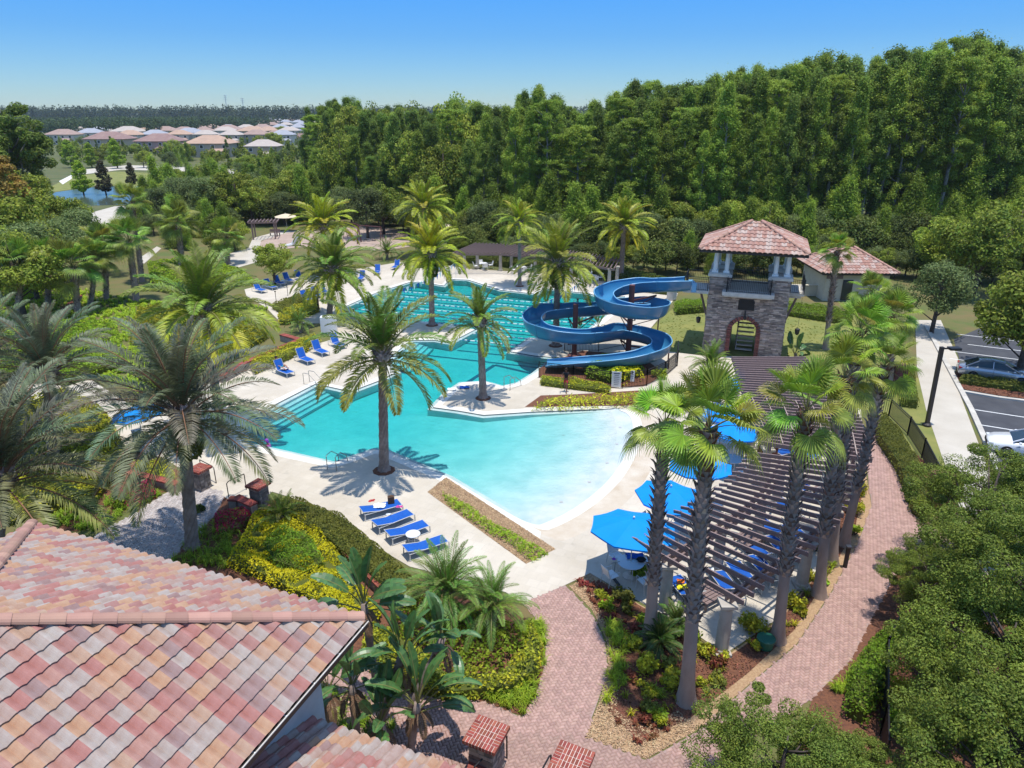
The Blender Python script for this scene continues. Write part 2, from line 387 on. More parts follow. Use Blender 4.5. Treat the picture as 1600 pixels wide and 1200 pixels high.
# beach arc: circle through three of its points
a_, b_, c_ = P(845, 832), P(985, 715), P(980, 640)
def circ(a, b, c):
    ax, ay, bx, by, cx, cy = a.x, a.y, b.x, b.y, c.x, c.y
    d = 2 * (ax * (by - cy) + bx * (cy - ay) + cx * (ay - by))
    ux = ((ax * ax + ay * ay) * (by - cy) + (bx * bx + by * by) * (cy - ay) + (cx * cx + cy * cy) * (ay - by)) / d
    uy = ((ax * ax + ay * ay) * (cx - bx) + (bx * bx + by * by) * (ax - cx) + (cx * cx + cy * cy) * (bx - ax)) / d
    return Vector((ux, uy, 0)), math.hypot(ax - ux, ay - uy)
BC, BR = circ(a_, b_, c_); BD = (b_ - BC).normalized()
print('beach', BC, BR)
deck_px = [(817, 943), (790, 925), (700, 900), (640, 885), (560, 838), (470, 782), (425, 768), (390, 800), (340, 770), (255, 715), (200, 700), (60, 660), (10, 600), (60, 540),
           (215, 640), (350, 590), (400, 566), (520, 530), (500, 505), (440, 505), (415, 480), (385, 462), (382, 452), (470, 432), (560, 420), (640, 407), (735, 420), (860, 428), (960, 442), (1060, 455),
           (1058, 462), (1015, 515), (1012, 545), (1100, 556), (1215, 558), (1250, 600), (1345, 640), (1350, 715), (1318, 760), (1290, 830), (1283, 882), (1216, 966), (1132, 1022),
           (1070, 978), (1000, 940), (922, 895), (883, 914)]
deck = [(p.x, p.y) for p in PL(deck_px)]
far = [(-3000, -60), (3000, -60), (3000, 4500), (-3000, 4500)]
site = [(p.x, p.y) for p in PL([(-900, 420), (250, 330), (900, 345), (1900, 420)])] + [(60, -20), (-60, -20)]
# base ground, in three sheets that butt on each other
sheet("ground", far, -.03, "forest_soil", [site])
site_g = sheet("garden_ground", site, -.03, "undergrowth", [deck])
sheet("pool_deck", deck, 0.0, "deck_paving", [pool])
# deck joints and skirt: the deck's edge
e = B()
for poly in (deck,):
    for i in range(len(poly)):
        a, b = poly[i], poly[(i + 1) % len(poly)]
        e.add([(a[0], a[1], -.03), (b[0], b[1], -.03), (b[0], b[1], 0), (a[0], a[1], 0)], [(0, 1, 2, 3)])
tag(e.obj("deck_edge", "concrete"), kind="structure")

def poolmask(X, Y): return inside(X, Y, pool)
BX0, BY0 = P(678, 636).xy; BX1, BY1 = P(975, 640).xy; BSL = (BY1 - BY0) / (BX1 - BX0)
def depth(x, y):
    dx, dy = x - BC.x, y - BC.y; pr = dx * BD.x + dy * BD.y; pe = abs(-dx * BD.y + dy * BD.x)
    d = (BR - (math.hypot(pr, pe) if pr > 0 else pe * max(0, 1 + pr / 5))) * .042
    if y > BY0 + (x - BX0) * BSL + .3: return .66
    return max(0.012, min(.66, d))
# pool shell: floor (fine grid cut to the outline) and walls
from mathutils.geometry import delaunay_2d_cdt
pts = [Vector(p) for p in pool]; n0 = len(pts)
xs = [p[0] for p in pool]; ys = [p[1] for p in pool]
gx = np.arange(min(xs), max(xs), .9); gy = np.arange(min(ys), max(ys), .9)
X, Y = np.meshgrid(gx, gy); ok = poolmask(X, Y)
pts += [Vector((float(a), float(b))) for a, b in zip(X[ok], Y[ok])]
vo, eo, fo, *_ = delaunay_2d_cdt(pts, [(i, (i + 1) % n0) for i in range(n0)], [], 2, 1e-5)
s = B(); vs = [(v.x, v.y, -depth(v.x, v.y)) for v in vo]; fs = []
for f in fo:
    A, Bq, C = (Vector(vs[i]) for i in f); m_ = (A + Bq + C) / 3
    if not bool(inside(np.array([m_.x]), np.array([m_.y]), pool)[0]): continue
    fs.append(tuple(f) if (Bq - A).cross(C - A).z > 0 else (f[0], f[2], f[1]))
s.add(vs, fs)
for i in range(len(pool)):
    a, b = pool[i], pool[(i + 1) % len(pool)]; da, db = depth(*a) + .02, depth(*b) + .02
    s.add([(a[0], a[1], -da), (b[0], b[1], -db), (b[0], b[1], 0), (a[0], a[1], 0)], [(3, 2, 1, 0)])
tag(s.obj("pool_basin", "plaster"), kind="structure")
# dark waterline tile band and pale submerged ledge along the straight coping
cent = Vector((sum(xs) / len(xs), sum(ys) / len(ys)))
def inset(poly, d):
    n = len(poly); area = sum(poly[i][0] * poly[(i + 1) % n][1] - poly[(i + 1) % n][0] * poly[i][1] for i in range(n)); sg = 1 if area > 0 else -1
    out = []
    for i in range(n):
        p0, p1, p2 = Vector(poly[i - 1]), Vector(poly[i]), Vector(poly[(i + 1) % n])
        e1 = (p1 - p0).normalized(); e2 = (p2 - p1).normalized(); n1 = Vector((-e1.y, e1.x)) * sg; n2 = Vector((-e2.y, e2.x)) * sg
        m_ = (n1 + n2); k = max(.35, m_.length_squared / 2); out.append(p1 + m_ / (m_.length * 1.0) * min(d / max(.3, m_.length / 2), d * 1.8))
    return out
in1, in2 = inset(pool, .05), inset(pool, .34)
band, ledge, copi = B(), B(), B(); ou = inset(pool, -.3); ou2 = inset(pool, .03)
for i in range(len(pool)):
    j = (i + 1) % len(pool); on_arc = 8 <= i <= 17
    a, b, a1, b1, a2, b2, ao, bo, ai, bi = (Vector((q[k][0], q[k][1])) for q in (pool, in1, in2, ou, ou2) for k in (i, j))
    if on_arc: continue
    band.add([(*a1, -.16), (*b1, -.16), (*b1, -.012), (*a1, -.012)], [(0, 1, 2, 3)])
    band.add([(*a1, -.012), (*b1, -.012), (*b, -.012), (*a, -.012)], [(0, 1, 2, 3)])
    ledge.add([(*a1, -.075), (*b1, -.075), (*b2, -.075), (*a2, -.075), (*a2, -.6), (*b2, -.6)], [(0, 1, 2, 3), (3, 2, 5, 4)])
    copi.add([(*ai, .006), (*bi, .006), (*bo, .006), (*ao, .006), (*ai, -.03), (*bi, -.03)], [(0, 1, 2, 3), (0, 1, 5, 4)])
tag(band.obj("pool_tile_band", "tile_band"), kind="structure")
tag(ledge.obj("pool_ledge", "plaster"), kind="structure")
tag(copi.obj("pool_coping", "coping"), kind="structure")
# steps down into the water at the left and beside the second palm island
st = B()
for k in range(5):
    o = .45 * (k + 1); p0, p1 = P(493, 599), P(385, 655); dv = (P(600, 700) - P(440, 626)); dv.z = 0; dv.normalize()
    st.add([(*(p0 + dv * (o - .45)).xy, -.10 * (k + 1)), (*(p1 + dv * (o - .45)).xy, -.10 * (k + 1)), (*(p1 + dv * o).xy, -.10 * (k + 1)), (*(p0 + dv * o).xy, -.10 * (k + 1)),
            (*(p0 + dv * o).xy, -.10 * (k + 2)), (*(p1 + dv * o).xy, -.10 * (k + 2))], [(0, 1, 2, 3), (3, 2, 5, 4)], 0)
    st.beam(Vector((*(p0 + dv * (o - .03)).xy, -.10 * (k + 1) + .006)), Vector((*(p1 + dv * (o - .03)).xy, -.10 * (k + 1) + .006)), .06, .012, 1)
    p0, p1 = P(600, 566), P(641, 531); dv = P(700, 560) - P(620, 548); dv.z = 0; dv.normalize(); q0, q1 = p0 + dv * (o - .45), p1 + dv * (o - .45)
    st.add([(*q0.xy, -.10 * (k + 1)), (*q1.xy, -.10 * (k + 1)), (*(q1 + dv * .45).xy, -.10 * (k + 1)), (*(q0 + dv * .45).xy, -.10 * (k + 1)),
            (*(q0 + dv * .45).xy, -.10 * (k + 2)), (*(q1 + dv * .45).xy, -.10 * (k + 2))], [(0, 1, 2, 3), (3, 2, 5, 4)], 0)
    st.beam(Vector((*(q0 + dv * .42).xy, -.10 * (k + 1) + .006)), Vector((*(q1 + dv * .42).xy, -.10 * (k + 1) + .006)), .06, .012, 1)
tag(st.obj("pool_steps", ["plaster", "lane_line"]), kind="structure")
# markings on the pool floor: lap lanes and the outline of the slide's landing zone
LA, LB = P(600, 470), P(905, 510)           # lane direction
ld = (P(870, 500) - P(600, 476)); ld.z = 0; ld.normalize(); lp = Vector((-ld.y, ld.x, 0))
ln = B()
def floor_line(a, b, wd=.25):
    a = Vector(a); b = Vector(b); n = max(2, int((b - a).length / .8))
    for i in range(n):
        p, q = a.lerp(b, i / n), a.lerp(b, (i + 1) / n)
        if not inside(np.array([p.x, q.x]), np.array([p.y, q.y]), pool).all(): continue
        if depth(p.x, p.y) < .6: continue
        ln.box(((p + q) / 2).to_tuple()[:2] + (-depth(*((p + q) / 2).xy) + .006,), ((q - p).length, wd, .008), math.atan2((q - p).y, (q - p).x))
l0 = P(690, 500)
lanes = []
for k in range(-4, 7):
    c = l0 + lp * (k * 2.0)
    lanes.append(c); floor_line(c - ld * 16, c + ld * 20)
q = PL([(715, 594), (773, 558), (835, 572), (800, 596)])
for i in range(3): floor_line(q[i], q[i + 1], .35)
q4 = PL([(719, 590), (771, 561)]); floor_line(P(719, 592), P(800, 600), .3)
tag(ln.obj("pool_floor_lines", "lane_line"), kind="structure")
# drains on the beach floor
dr = B()
for px in [(969, 667), (964, 693), (949, 722), (921, 752), (877, 783), (880, 676)]:
    p = P(*px); dr.box((p.x, p.y, -depth(p.x, p.y) + .012), (.16, .16, .01))
tag(dr.obj("beach_drains", "stucco_grey"), kind="structure")
# water: clear, tinted by its own depth
wm = bpy.data.materials.new("water"); wm.use_nodes = True; N = wm.node_tree.nodes; Lk = wm.node_tree.links.new
N.remove(N["Principled BSDF"]); out = N["Material Output"]
tr = N.new("ShaderNodeBsdfTransparent"); gl = N.new("ShaderNodeBsdfGlossy"); gl.inputs["Roughness"].default_value = .05
fr = N.new("ShaderNodeFresnel"); fr.inputs[0].default_value = 1.33; mx = N.new("ShaderNodeMixShader")
Lk(fr.outputs[0], mx.inputs[0]); Lk(tr.outputs[0], mx.inputs[1]); Lk(gl.outputs[0], mx.inputs[2]); Lk(mx.outputs[0], out.inputs[0])
tc = N.new("ShaderNodeTexCoord"); no = N.new("ShaderNodeTexNoise"); no.inputs["Scale"].default_value = 3.5; no.inputs["Detail"].default_value = 5
bp = N.new("ShaderNodeBump"); bp.inputs["Strength"].default_value = .6; bp.inputs["Distance"].default_value = .09
Lk(tc.outputs["Object"], no.inputs[0]); Lk(no.outputs[0], bp.inputs["Height"]); Lk(bp.outputs[0], fr.inputs["Normal"]); Lk(bp.outputs[0], gl.inputs["Normal"])
va = N.new("ShaderNodeVolumeAbsorption"); va.inputs["Color"].default_value = (.10, .895, .895, 1); va.inputs["Density"].default_value = 1.55
Lk(va.outputs[0], out.inputs["Volume"]); MATS["water"] = wm
wo = inset(pool, -.04)
wb = B(); wb.prism([tuple(v) for v in wo], -1.6, -.045, bottom=True)
tag(wb.obj("pool_water", "water"), kind="structure")

# pale dry lip of the beach, and the dirt washed on to the deck beside it
arcp = smooth([P(*q) for q in pool_px[7:18]], 3)
def strip(pts, d0, d1, z, name, m):
    q = B(); L, R = [], []
    for i, p in enumerate(pts):
        n_ = (p - BC); n_.z = 0; n_.normalize(); L.append(p + n_ * d0); R.append(p + n_ * d1)
    for i in range(len(pts) - 1): q.add([(*L[i].xy, z), (*R[i].xy, z), (*R[i + 1].xy, z), (*L[i + 1].xy, z)], [(0, 1, 2, 3)])
    tag(q.obj(name, m), kind="structure")
strip(arcp, -.55, .02, .004, "beach_lip", "coping"); strip(arcp, .02, 1.15, .003, "beach_apron", "deck_stain")
# ---- brick paver walks
def arc_px(pts, it=3): return smooth(PL(pts), it)
w1L = arc_px([(817, 943), (838, 965), (852, 1000), (853, 1035), (838, 1085), (815, 1120)])
w1R = arc_px([(883, 914), (922, 955), (946, 1000), (949, 1045), (935, 1095), (912, 1152)])
lowb = PL([(1010, 1188), (1095, 1140), (1180, 1062), (1245, 1008), (1300, 925), (1340, 850), (1362, 790), (1356, 740), (1347, 700)])
w2R = arc_px([(1358, 668), (1390, 710), (1412, 760), (1418, 792), (1500, 810)], 2)
path_poly = w1L + PL([(760, 1098), (690, 1085), (600, 1040), (500, 1040), (480, 1300), (1150, 1300), (1160, 1160), (1270, 1090), (1330, 1030), (1365, 960), (1398, 900), (1420, 850), (1520, 850)]) + w2R[::-1] + lowb[::-1][0:] + w1R[::-1]
path_poly = [(p.x, p.y) for p in path_poly]
pv = sheet("paver_walk", path_poly, -.012, "paver_base")
# herringbone of real pavers; those nearest the camera one by one
def herring(poly, z, cond=None, bl=.21, bw=.105, rot=.35, th=.03, gap=.008):
    xs = [p[0] for p in poly]; ys = [p[1] for p in poly]; ca, sa = math.cos(rot), math.sin(rot)
    c = np.array([(min(xs) + max(xs)) / 2, (min(ys) + max(ys)) / 2]); Rr = math.hypot(max(xs) - min(xs), max(ys) - min(ys)) / 2 + 1
    n = int(Rr / bw) + 2; I, J = np.meshgrid(np.arange(-n, n), np.arange(-n, n)); I = I.ravel(); J = J.ravel()
    # unit herringbone: horizontal at (i,j) when (i-j)%4==0 ; vertical when (i-j)%4==2... offset by one
    h = ((I - J) % 4) == 0; v = ((I - J) % 4) == 3
    X = np.concatenate([(I[h] + 1.0), (I[v] + .5)]) * bw; Y = np.concatenate([(J[h] + .5), (J[v] + 1.0)]) * bw
    A = np.concatenate([np.zeros(h.sum()), np.full(v.sum(), math.pi / 2)])
    gx = c[0] + X * ca - Y * sa; gy = c[1] + X * sa + Y * ca; ok = inside(gx, gy, poly)
    return gx[ok], gy[ok], A[ok] + rot
def paver_mesh_np(X, Y, A, z, bl=.2, bw=.097, th=.03, rg=rng):
    n = len(X); zz = z + rg.uniform(-.002, .002, n); hx, hy = bl / 2, bw / 2; ca, sa = np.cos(A), np.sin(A); k = .006
    V = np.zeros((n, 8, 3))
    for i, (a, b) in enumerate([(-1, -1), (1, -1), (1, 1), (-1, 1)]):
        for j, (e_, dz) in enumerate([(0, -th), (k, 0)]):
            x = a * (hx - e_); y = b * (hy - e_)
            V[:, j * 4 + i] = np.stack([X + x * ca - y * sa, Y + x * sa + y * ca, zz + dz], 1)
    f = np.array([(4, 5, 6, 7), (0, 1, 5, 4), (1, 2, 6, 5), (2, 3, 7, 6), (3, 0, 4, 7)])
    Fq = (f[None] + (np.arange(n) * 8)[:, None, None]).reshape(-1, 4)
    return V.reshape(-1, 3), Fq
gx, gy, ga = herring(path_poly, 0); dist = np.hypot(gx, gy)
vis = np.abs(gx) < gy * .75 + 1.0
gx, gy, ga = gx[vis], gy[vis], ga[vis]; dist = np.hypot(gx, gy)
def in_view(x, y):
    q = Vector((x, y, -CH)); zc = q.y * math.cos(PIT) - q.z * math.sin(PIT); yc = q.y * math.sin(PIT) + q.z * math.cos(PIT)
    px, py = 800 + F * q.x / zc, 600 - F * yc / zc
    return 860 < px < 1090 and py < 1199 or (px < 930 and py < 1199 and px > 700)
order = np.argsort(dist); near = [i for i in order if in_view(gx[i], gy[i])][:300]; ns = set(near)
rest = np.array([i for i in range(len(gx)) if i not in ns])
V, Fq = paver_mesh_np(gx[rest], gy[rest], ga[rest], 0.012)
o = put("paving_bricks", fastmesh("paving_bricks", V, Fq, ["paver"]), pv); o["kind"] = "stuff"
V, Fq = paver_mesh_np(np.zeros(1), np.zeros(1), np.zeros(1), 0.012); brick_me = fastmesh("paver_brick", V, Fq, ["paver"])
for i in near: put("brick", brick_me, pv, Matrix.Translation((gx[i], gy[i], 0)) @ Matrix.Rotation(ga[i], 4, 'Z'))
# grey paver walk up to the pool stairs at the left
gw = [(p.x, p.y) for p in PL([(150, 835), (215, 800), (262, 768), (300, 757), (350, 768), (345, 790), (300, 850), (255, 880), (200, 880), (130, 900)])]
g2 = sheet("entry_walk", gw, -.01, "paver_base")
gx, gy, ga = herring(gw, 0, rot=.9); V, Fq = paver_mesh_np(gx, gy, ga, .012, bl=.2, bw=.097)
o = put("paving_bricks", fastmesh("paving_bricks", V, Fq, ["paver_grey"]), g2); o["kind"] = "stuff"
# ---- beds
BN = [0]
def bed(name, px, m, z=.004): BN[0] += 1; return sheet(name, [(p.x, p.y) for p in PL(px)], z + BN[0] * .0004, m)
planter_px = [(668, 769), (697, 746), (868, 858), (822, 881)]
bed("planter_bed", planter_px, "gravel", .006)
cen = [(935, 905), (915, 925), (948, 985), (965, 1045), (950, 1110), (1000, 1160), (1080, 1120), (1170, 1050), (1240, 985), (1290, 905), (1335, 830), (1350, 760), (1318, 765), (1290, 835), (1285, 890), (1216, 972), (1132, 1030), (1065, 982), (1000, 946)]
bed("gravel_border", [(922, 895), (890, 916), (925, 952), (948, 1000), (951, 1045), (937, 1095), (914, 1152), (1010, 1185), (1092, 1138), (1180, 1060), (1245, 1005), (1300, 922), (1340, 848), (1362, 790), (1352, 735), (1318, 762), (1290, 832), (1284, 886), (1216, 969), (1132, 1026), (1070, 982), (1000, 944)], "gravel", -.02)
bed("mulch_bed", cen, "mulch", -.012)
bed("slide_bed", [(842, 590), (842, 576), (870, 562), (910, 548), (1000, 555), (1040, 585), (1005, 604), (950, 606), (890, 598)], "mulch", .006)
bed("pool_side_bed", [(820, 636), (845, 618), (900, 616), (1000, 610), (1060, 612), (1040, 632), (980, 634)], "mulch", .006)
bed("lawn", [(1055, 478), (1010, 520), (1018, 549), (1090, 556), (1100, 556), (1240, 560), (1330, 640), (1420, 640), (1420, 580), (1380, 500), (1200, 470)], "lawn", -.02)
bed("left_mulch", [(150, 740), (215, 705), (300, 745), (262, 765), (200, 795), (120, 830), (40, 820)], "mulch", -.02)
bed("front_mulch", [(300, 765), (350, 772), (400, 795), (430, 780), (560, 850), (640, 900), (800, 940), (850, 1000), (850, 1060), (820, 1118), (700, 1085), (500, 1030), (250, 900), (255, 870)], "mulch", -.02)
bed("lower_mulch", [(480, 1060), (600, 1090), (640, 1130), (720, 1130), (730, 1250), (500, 1250)], "mulch", -.014)
bed("left_bed", [(60, 540), (215, 640), (350, 590), (400, 566), (520, 530), (480, 500), (415, 500), (380, 470), (250, 430), (60, 430), (-100, 500)], "undergrowth", -.02)
bed("right_mulch", [(1358, 660), (1368, 650), (1470, 745), (1500, 800), (1440, 830), (1418, 792), (1390, 712)], "mulch", -.02)
bed("right_bed", [(1270, 1090), (1330, 1030), (1365, 960), (1398, 900), (1470, 860), (1700, 860), (1700, 1300), (1200, 1300)], "mulch", -.014)
# ---- car park at the right
side = PL([(1462, 470), (1500, 470), (1560, 720), (1620, 860), (1510, 860), (1465, 700), (1440, 580)])
sheet("sidewalk", [(p.x, p.y) for p in PL([(1430, 500), (1470, 500), (1497, 560), (1490, 590), (1545, 735), (1620, 900), (1530, 900), (1481, 740), (1447, 640), (1433, 580)])], -.004, "concrete")
ap = PL([(1500, 615), (1512, 622), (1560, 735), (1640, 900), (2100, 1000), (2500, 640), (2200, 500), (1560, 500), (1490, 530), (1500, 565), (1495, 590)])
sheet("car_park", [(p.x, p.y) for p in ap], -.01, "asphalt")
k = B()
kp = PL([(1447, 510), (1490, 590), (1517, 640), (1560, 735), (1640, 900)])
for a, b in zip(kp[:-1], kp[1:]): k.beam(a + Vector((0, 0, .03)), b + Vector((0, 0, .03)), .32, .16)
kp = PL([(1502, 612), (1560, 622), (1640, 632), (1750, 640)])
for a, b in zip(kp[:-1], kp[1:]): k.beam(a + Vector((0, 0, .03)), b + Vector((0, 0, .03)), .3, .155)
tag(k.obj("kerb", "kerb"), kind="structure")
bed("parking_island", [(1490, 588), (1503, 608), (1560, 618), (1640, 628), (1700, 600), (1600, 590), (1500, 570)], "mulch", .012)
pk = B()
sd = P(1600, 652) - P(1522, 640); sd.z = 0; sd.normalize()
for px in [(1524, 640), (1534, 664), (1550, 722), (1484, 560), (1490, 549), (1512, 538), (1495, 522), (1570, 765)]:
    p = P(*px); p.z = 0; a = p; b = p + sd * 5.5
    pk.beam(a + Vector((0, 0, -.004)), b + Vector((0, 0, -.004)), .11, .004)
tag(pk.obj("parking_lines", "paint_white"), kind="structure")
bed("side_grass", [(1398, 590), (1440, 590), (1450, 640), (1482, 742), (1440, 725), (1400, 668), (1370, 645)], "lawn", -.022)
# ---- playground and far ground
bed("playground", [(572, 350), (640, 362), (640, 385), (600, 392), (540, 390), (470, 386), (415, 392), (403, 380), (430, 366), (500, 358)], "sand", -.01)
bed("park_path", [(345, 400), (388, 388), (395, 372), (432, 362), (470, 360), (440, 366), (408, 376), (405, 388), (420, 396), (400, 410), (365, 420)], "concrete", -.006)
bed("lake", [(88, 300), (150, 292), (200, 290), (290, 296), (330, 310), (250, 318), (180, 320), (120, 322), (60, 312)], "pond", -.02)
bed("lake_shore", [(70, 296), (110, 276), (180, 268), (300, 272), (360, 300), (330, 312), (290, 294), (150, 290), (88, 299)], "lawn", -.024)
bed("park_road", [(118, 266), (200, 258), (320, 262), (460, 268), (460, 275), (300, 268), (190, 265), (125, 273)], "concrete", -.016)
bed("lake_path", [(150, 330), (180, 322), (210, 322), (200, 345), (160, 350), (120, 380), (80, 395), (60, 380), (110, 350)], "concrete", -.016)
bed("garden_path", [(215, 405), (245, 385), (252, 388), (225, 412)], "concrete", -.012)
bed("rocky_bank", [(92, 283), (112, 273), (112, 279), (98, 288)], "coping", -.018)
# ---- sky backdrop is the world itself
# ================================================================== BUILDINGS
def frame(u, s):        # matrix with x=u, y=s, z=normal
    n = u.cross(s).normalized(); M = Matrix.Identity(4)
    for i in range(3): M[i][0] = u[i]; M[i][1] = s[i]; M[i][2] = n[i]
    return M
NS = 10
def tile_profile(t): return .074 * abs(math.cos(math.pi * t)) - (.012 if t in (0.0, 1.0) else 0)
def tile_local(wd=.28, ex=.335, k=1.0):
    vs, fs = [], []
    for j, (y, dz) in enumerate([(-.03, .012), (-.035, .056), (ex * .5, .034), (ex + .02, .010)]):
        for i in range(NS + 1):
            t = i / NS; vs.append((t * wd, y, dz * k + tile_profile(t) * k))
    for j in range(3):
        for i in range(NS):
            a = j * (NS + 1) + i; fs.append((a, a + 1, a + NS + 2, a + NS + 1))
    return vs, fs
tv, tf = tile_local()
tile_me = B().add(tv, tf).mesh("roof_tile", "roof_tile")
def tiled_plane(roof, E0, E1, T0, T1, wd=.28, ex=.335, single=None, mix="roof_tile_mix", k=1.0, maxn=300, count=[0], ns=None):
    """tile the sloping plane E0-E1 (eave) to T0-T1 (top). single(px)->bool picks tiles to make one by one"""
    u = (E1 - E0); L = u.length; u.normalize(); m = ((T0 + T1) / 2 - E0); s = (m - u * m.dot(u)); H = s.length; s.normalize()
    if u.cross(s).z < 0: E0, E1, T0, T1 = E1, E0, T1, T0; u = -u
    M = frame(u, s); M.translation = E0
    a0, a1 = (T0 - E0).dot(u), (T1 - E0).dot(u)
    lv, lf = tile_local(wd, ex, k); st = B(); nr = int(H / ex + .999)
    for j in range(nr):
        y0 = j * ex - .06
        def lim(y):
            f = min(1, max(0, y / H)); return a0 * f, L + (a1 - L) * f
        lo, hi = lim(y0 + ex / 2)
        i0 = int(math.floor(lim(y0)[0] / wd)) ; i1 = int(math.ceil(lim(y0)[1] / wd))
        for i in range(i0, i1 + 1):
            x = i * wd
            if x + wd <= lo - ex * .5 or x >= hi + ex * .5: continue
            loA, hiA = lim(y0); loB, hiB = lim(y0 + ex)
            whole = x >= max(loA, loB) and x + wd <= min(hiA, hiB) and y0 + ex <= H
            c = M @ Vector((x + wd / 2, y0 + ex / 2, 0))
            if whole and single and single(c) and count[0] < maxn:
                count[0] += 1
                o = put("tile", tile_me, roof, M @ Matrix.Translation((x, y0, 0)), rnd.choice(TILE))
            else:
                vs = []
                for vx, vy, vz in lv:
                    yy = min(y0 + vy, H); l_, h_ = lim(yy); vs.append(M @ Vector((min(max(x + vx, l_), h_), yy, vz)))
                st.add(vs, lf)
    if st.v:
        o = st.obj("roof_tiles", mix, roof); o["kind"] = "stuff"
def hip_cap(parent, a, b, n, r=.115, m="cap_tile"):
    """overlapping ridge tiles from a (low) to b (high)"""
    d = (b - a); L = d.length; d.normalize(); side = d.cross(Vector((0, 0, 1))).normalized(); up = side.cross(d)
    one = []
    ex = L / n; s = B(); vs = []
    for j, (y, rr) in enumerate([(-.03, r * 1.13), (ex + .02, r * .95)]):
        for i in range(9):
            t = math.pi * (i / 8) ; vs.append((math.cos(t) * rr * 1.15, y, math.sin(t) * rr))
    fs = [(i, i + 1, 9 + i + 1, 9 + i) for i in range(8)] + [tuple(range(9))]
    me = B().add(vs, fs).mesh("ridge_tile", m, sm=False)
    M = Matrix.Identity(4)
    for i in range(3): M[i][0] = side[i]; M[i][1] = d[i]; M[i][2] = up[i]
    for k in range(n):
        Mk = M.copy(); Mk.translation = a + d * ex * k + up * .01
        put("ridge_tile", me, parent, Mk)
# ---- clubhouse in the left foreground
he = 7.1
E1_, E2_ = P(50, 822, he), P(565, 968, he); uu = (E2_ - E1_).normalized(); vv = Vector((uu.y, -uu.x, 0))
if vv.y > 0: vv = -vv
E3_ = E2_ + vv * 13; APX = P(-75, 978, 9.7)
APX2 = APX + vv * 6 ; E0_ = E1_ + vv * 13
club = empty("clubhouse", (0, 0, 0), 0, "clubhouse with large pink and cream barrel tile hip roof in the bottom corner", "building")
wl = B(); ins = .75
c2 = E2_ - uu * ins + vv * ins; c1 = E1_ + uu * ins + vv * ins; c3 = c2 + vv * 11; c0 = c1 + vv * 11
wl.prism([c0.xy, c1.xy, c2.xy, c3.xy], -.03, he - .12); wl.obj("wall", "stucco_grey", club)
rf = empty("roof", (0, 0, 0)); rf.parent = club
sub = B()
dn = Vector((0, 0, -.03))
for tri in ((E1_, E2_, APX), (E2_, E3_, APX2, APX), (E0_, E1_, APX)):
    sub.add([q + dn for q in tri], [tuple(range(len(tri)))])
sub.add([E1_ + dn * 6, E2_ + dn * 6, E3_ + dn * 6, E0_ + dn * 6], [(0, 1, 2, 3)])
sub.obj("roof_deck", "bronze_metal", rf)
def nearroof(c):
    q = c - Vector((0, 0, CH)); zc = q.y * math.cos(PIT) - q.z * math.sin(PIT); yc = q.y * math.sin(PIT) + q.z * math.cos(PIT)
    px, py = 800 + F * q.x / zc, 600 - F * yc / zc
    return px > -5 and py < 1205
cnt = [0]
tiled_plane(rf, E2_, E3_, APX, APX2, single=nearroof, count=cnt)
tiled_plane(rf, E1_, E2_, APX, APX, single=nearroof, count=cnt)
tiled_plane(rf, E0_, E1_, APX + vv * 6, APX, single=None, count=cnt)
hip_cap(rf, E2_ + Vector((0, 0, .06)), APX + Vector((0, 0, .1)), int((APX - E2_).length / .40)); hip_cap(rf, E1_ + Vector((0, 0, .06)), APX + Vector((0, 0, .1)), int((APX - E1_).length / .40), r=.125)
gt = B()
out2 = -vv.cross(Vector((0, 0, 1))); out2 = uu
gt.beam(E2_ + uu * .13 - vv * .05 + Vector((0, 0, -.10)), E3_ + uu * .13 + Vector((0, 0, -.12)), .02, .19)
gt.beam(E2_ + uu * .07 - vv * .05 + Vector((0, 0, -.205)), E3_ + uu * .07 + Vector((0, 0, -.205)), .13, .012)
gt.beam(E2_ + uu * .0 + Vector((0, 0, -.14)), E3_ + Vector((0, 0, -.14)), .02, .22)
gt.obj("gutter", "bronze_metal", club)
B().beam(E2_ + uu * .15 - vv * .05 + Vector((0, 0, -.04)), E3_ + uu * .15 + Vector((0, 0, -.04)), .03, .02).obj("gutter_lip", "cast_stone", club)
gs = B()
for k in range(14): gs.box(E2_ + vv * (.2 + k * .9) + uu * .08 + Vector((0, 0, -.03)), (.16, .03, .02), math.atan2(uu.y, uu.x))
gs.obj("gutter_straps", "white_plastic", club)
# lower roof, partly in the upper eave's shade
hl = 5.0; G0, G1 = P(440, 1113, hl), P(652, 1201, hl); ul = uu
G0 = G0; G1 = G0 + uu * 7.5; pitch = Vector((vv.x, vv.y, .38)).normalized()
low = empty("entry_roof", (0, 0, 0)); low.parent = club
sb = B(); sb.add([G0 + dn, G1 + dn, G1 + pitch * 6 + dn, G0 + pitch * 6 + dn], [(0, 1, 2, 3)]); sb.add([G0 + dn * 4, G1 + dn * 4, G1 + vv * 5 + dn * 4, G0 + vv * 5 + dn * 4], [(0, 1, 2, 3)])
sb.obj("roof_deck", "bronze_metal", low)
tiled_plane(low, G0, G1, G0 + pitch * 5, G1 + pitch * 5, single=None)
lw = B(); q0 = G0 + vv * .5; lw.prism([q0.xy, (q0 + uu * 6.5).xy, (q0 + uu * 6.5 + vv * 5).xy, (q0 + vv * 5).xy], -.03, hl - .1); lw.obj("entry_wall", "stucco_grey", club)

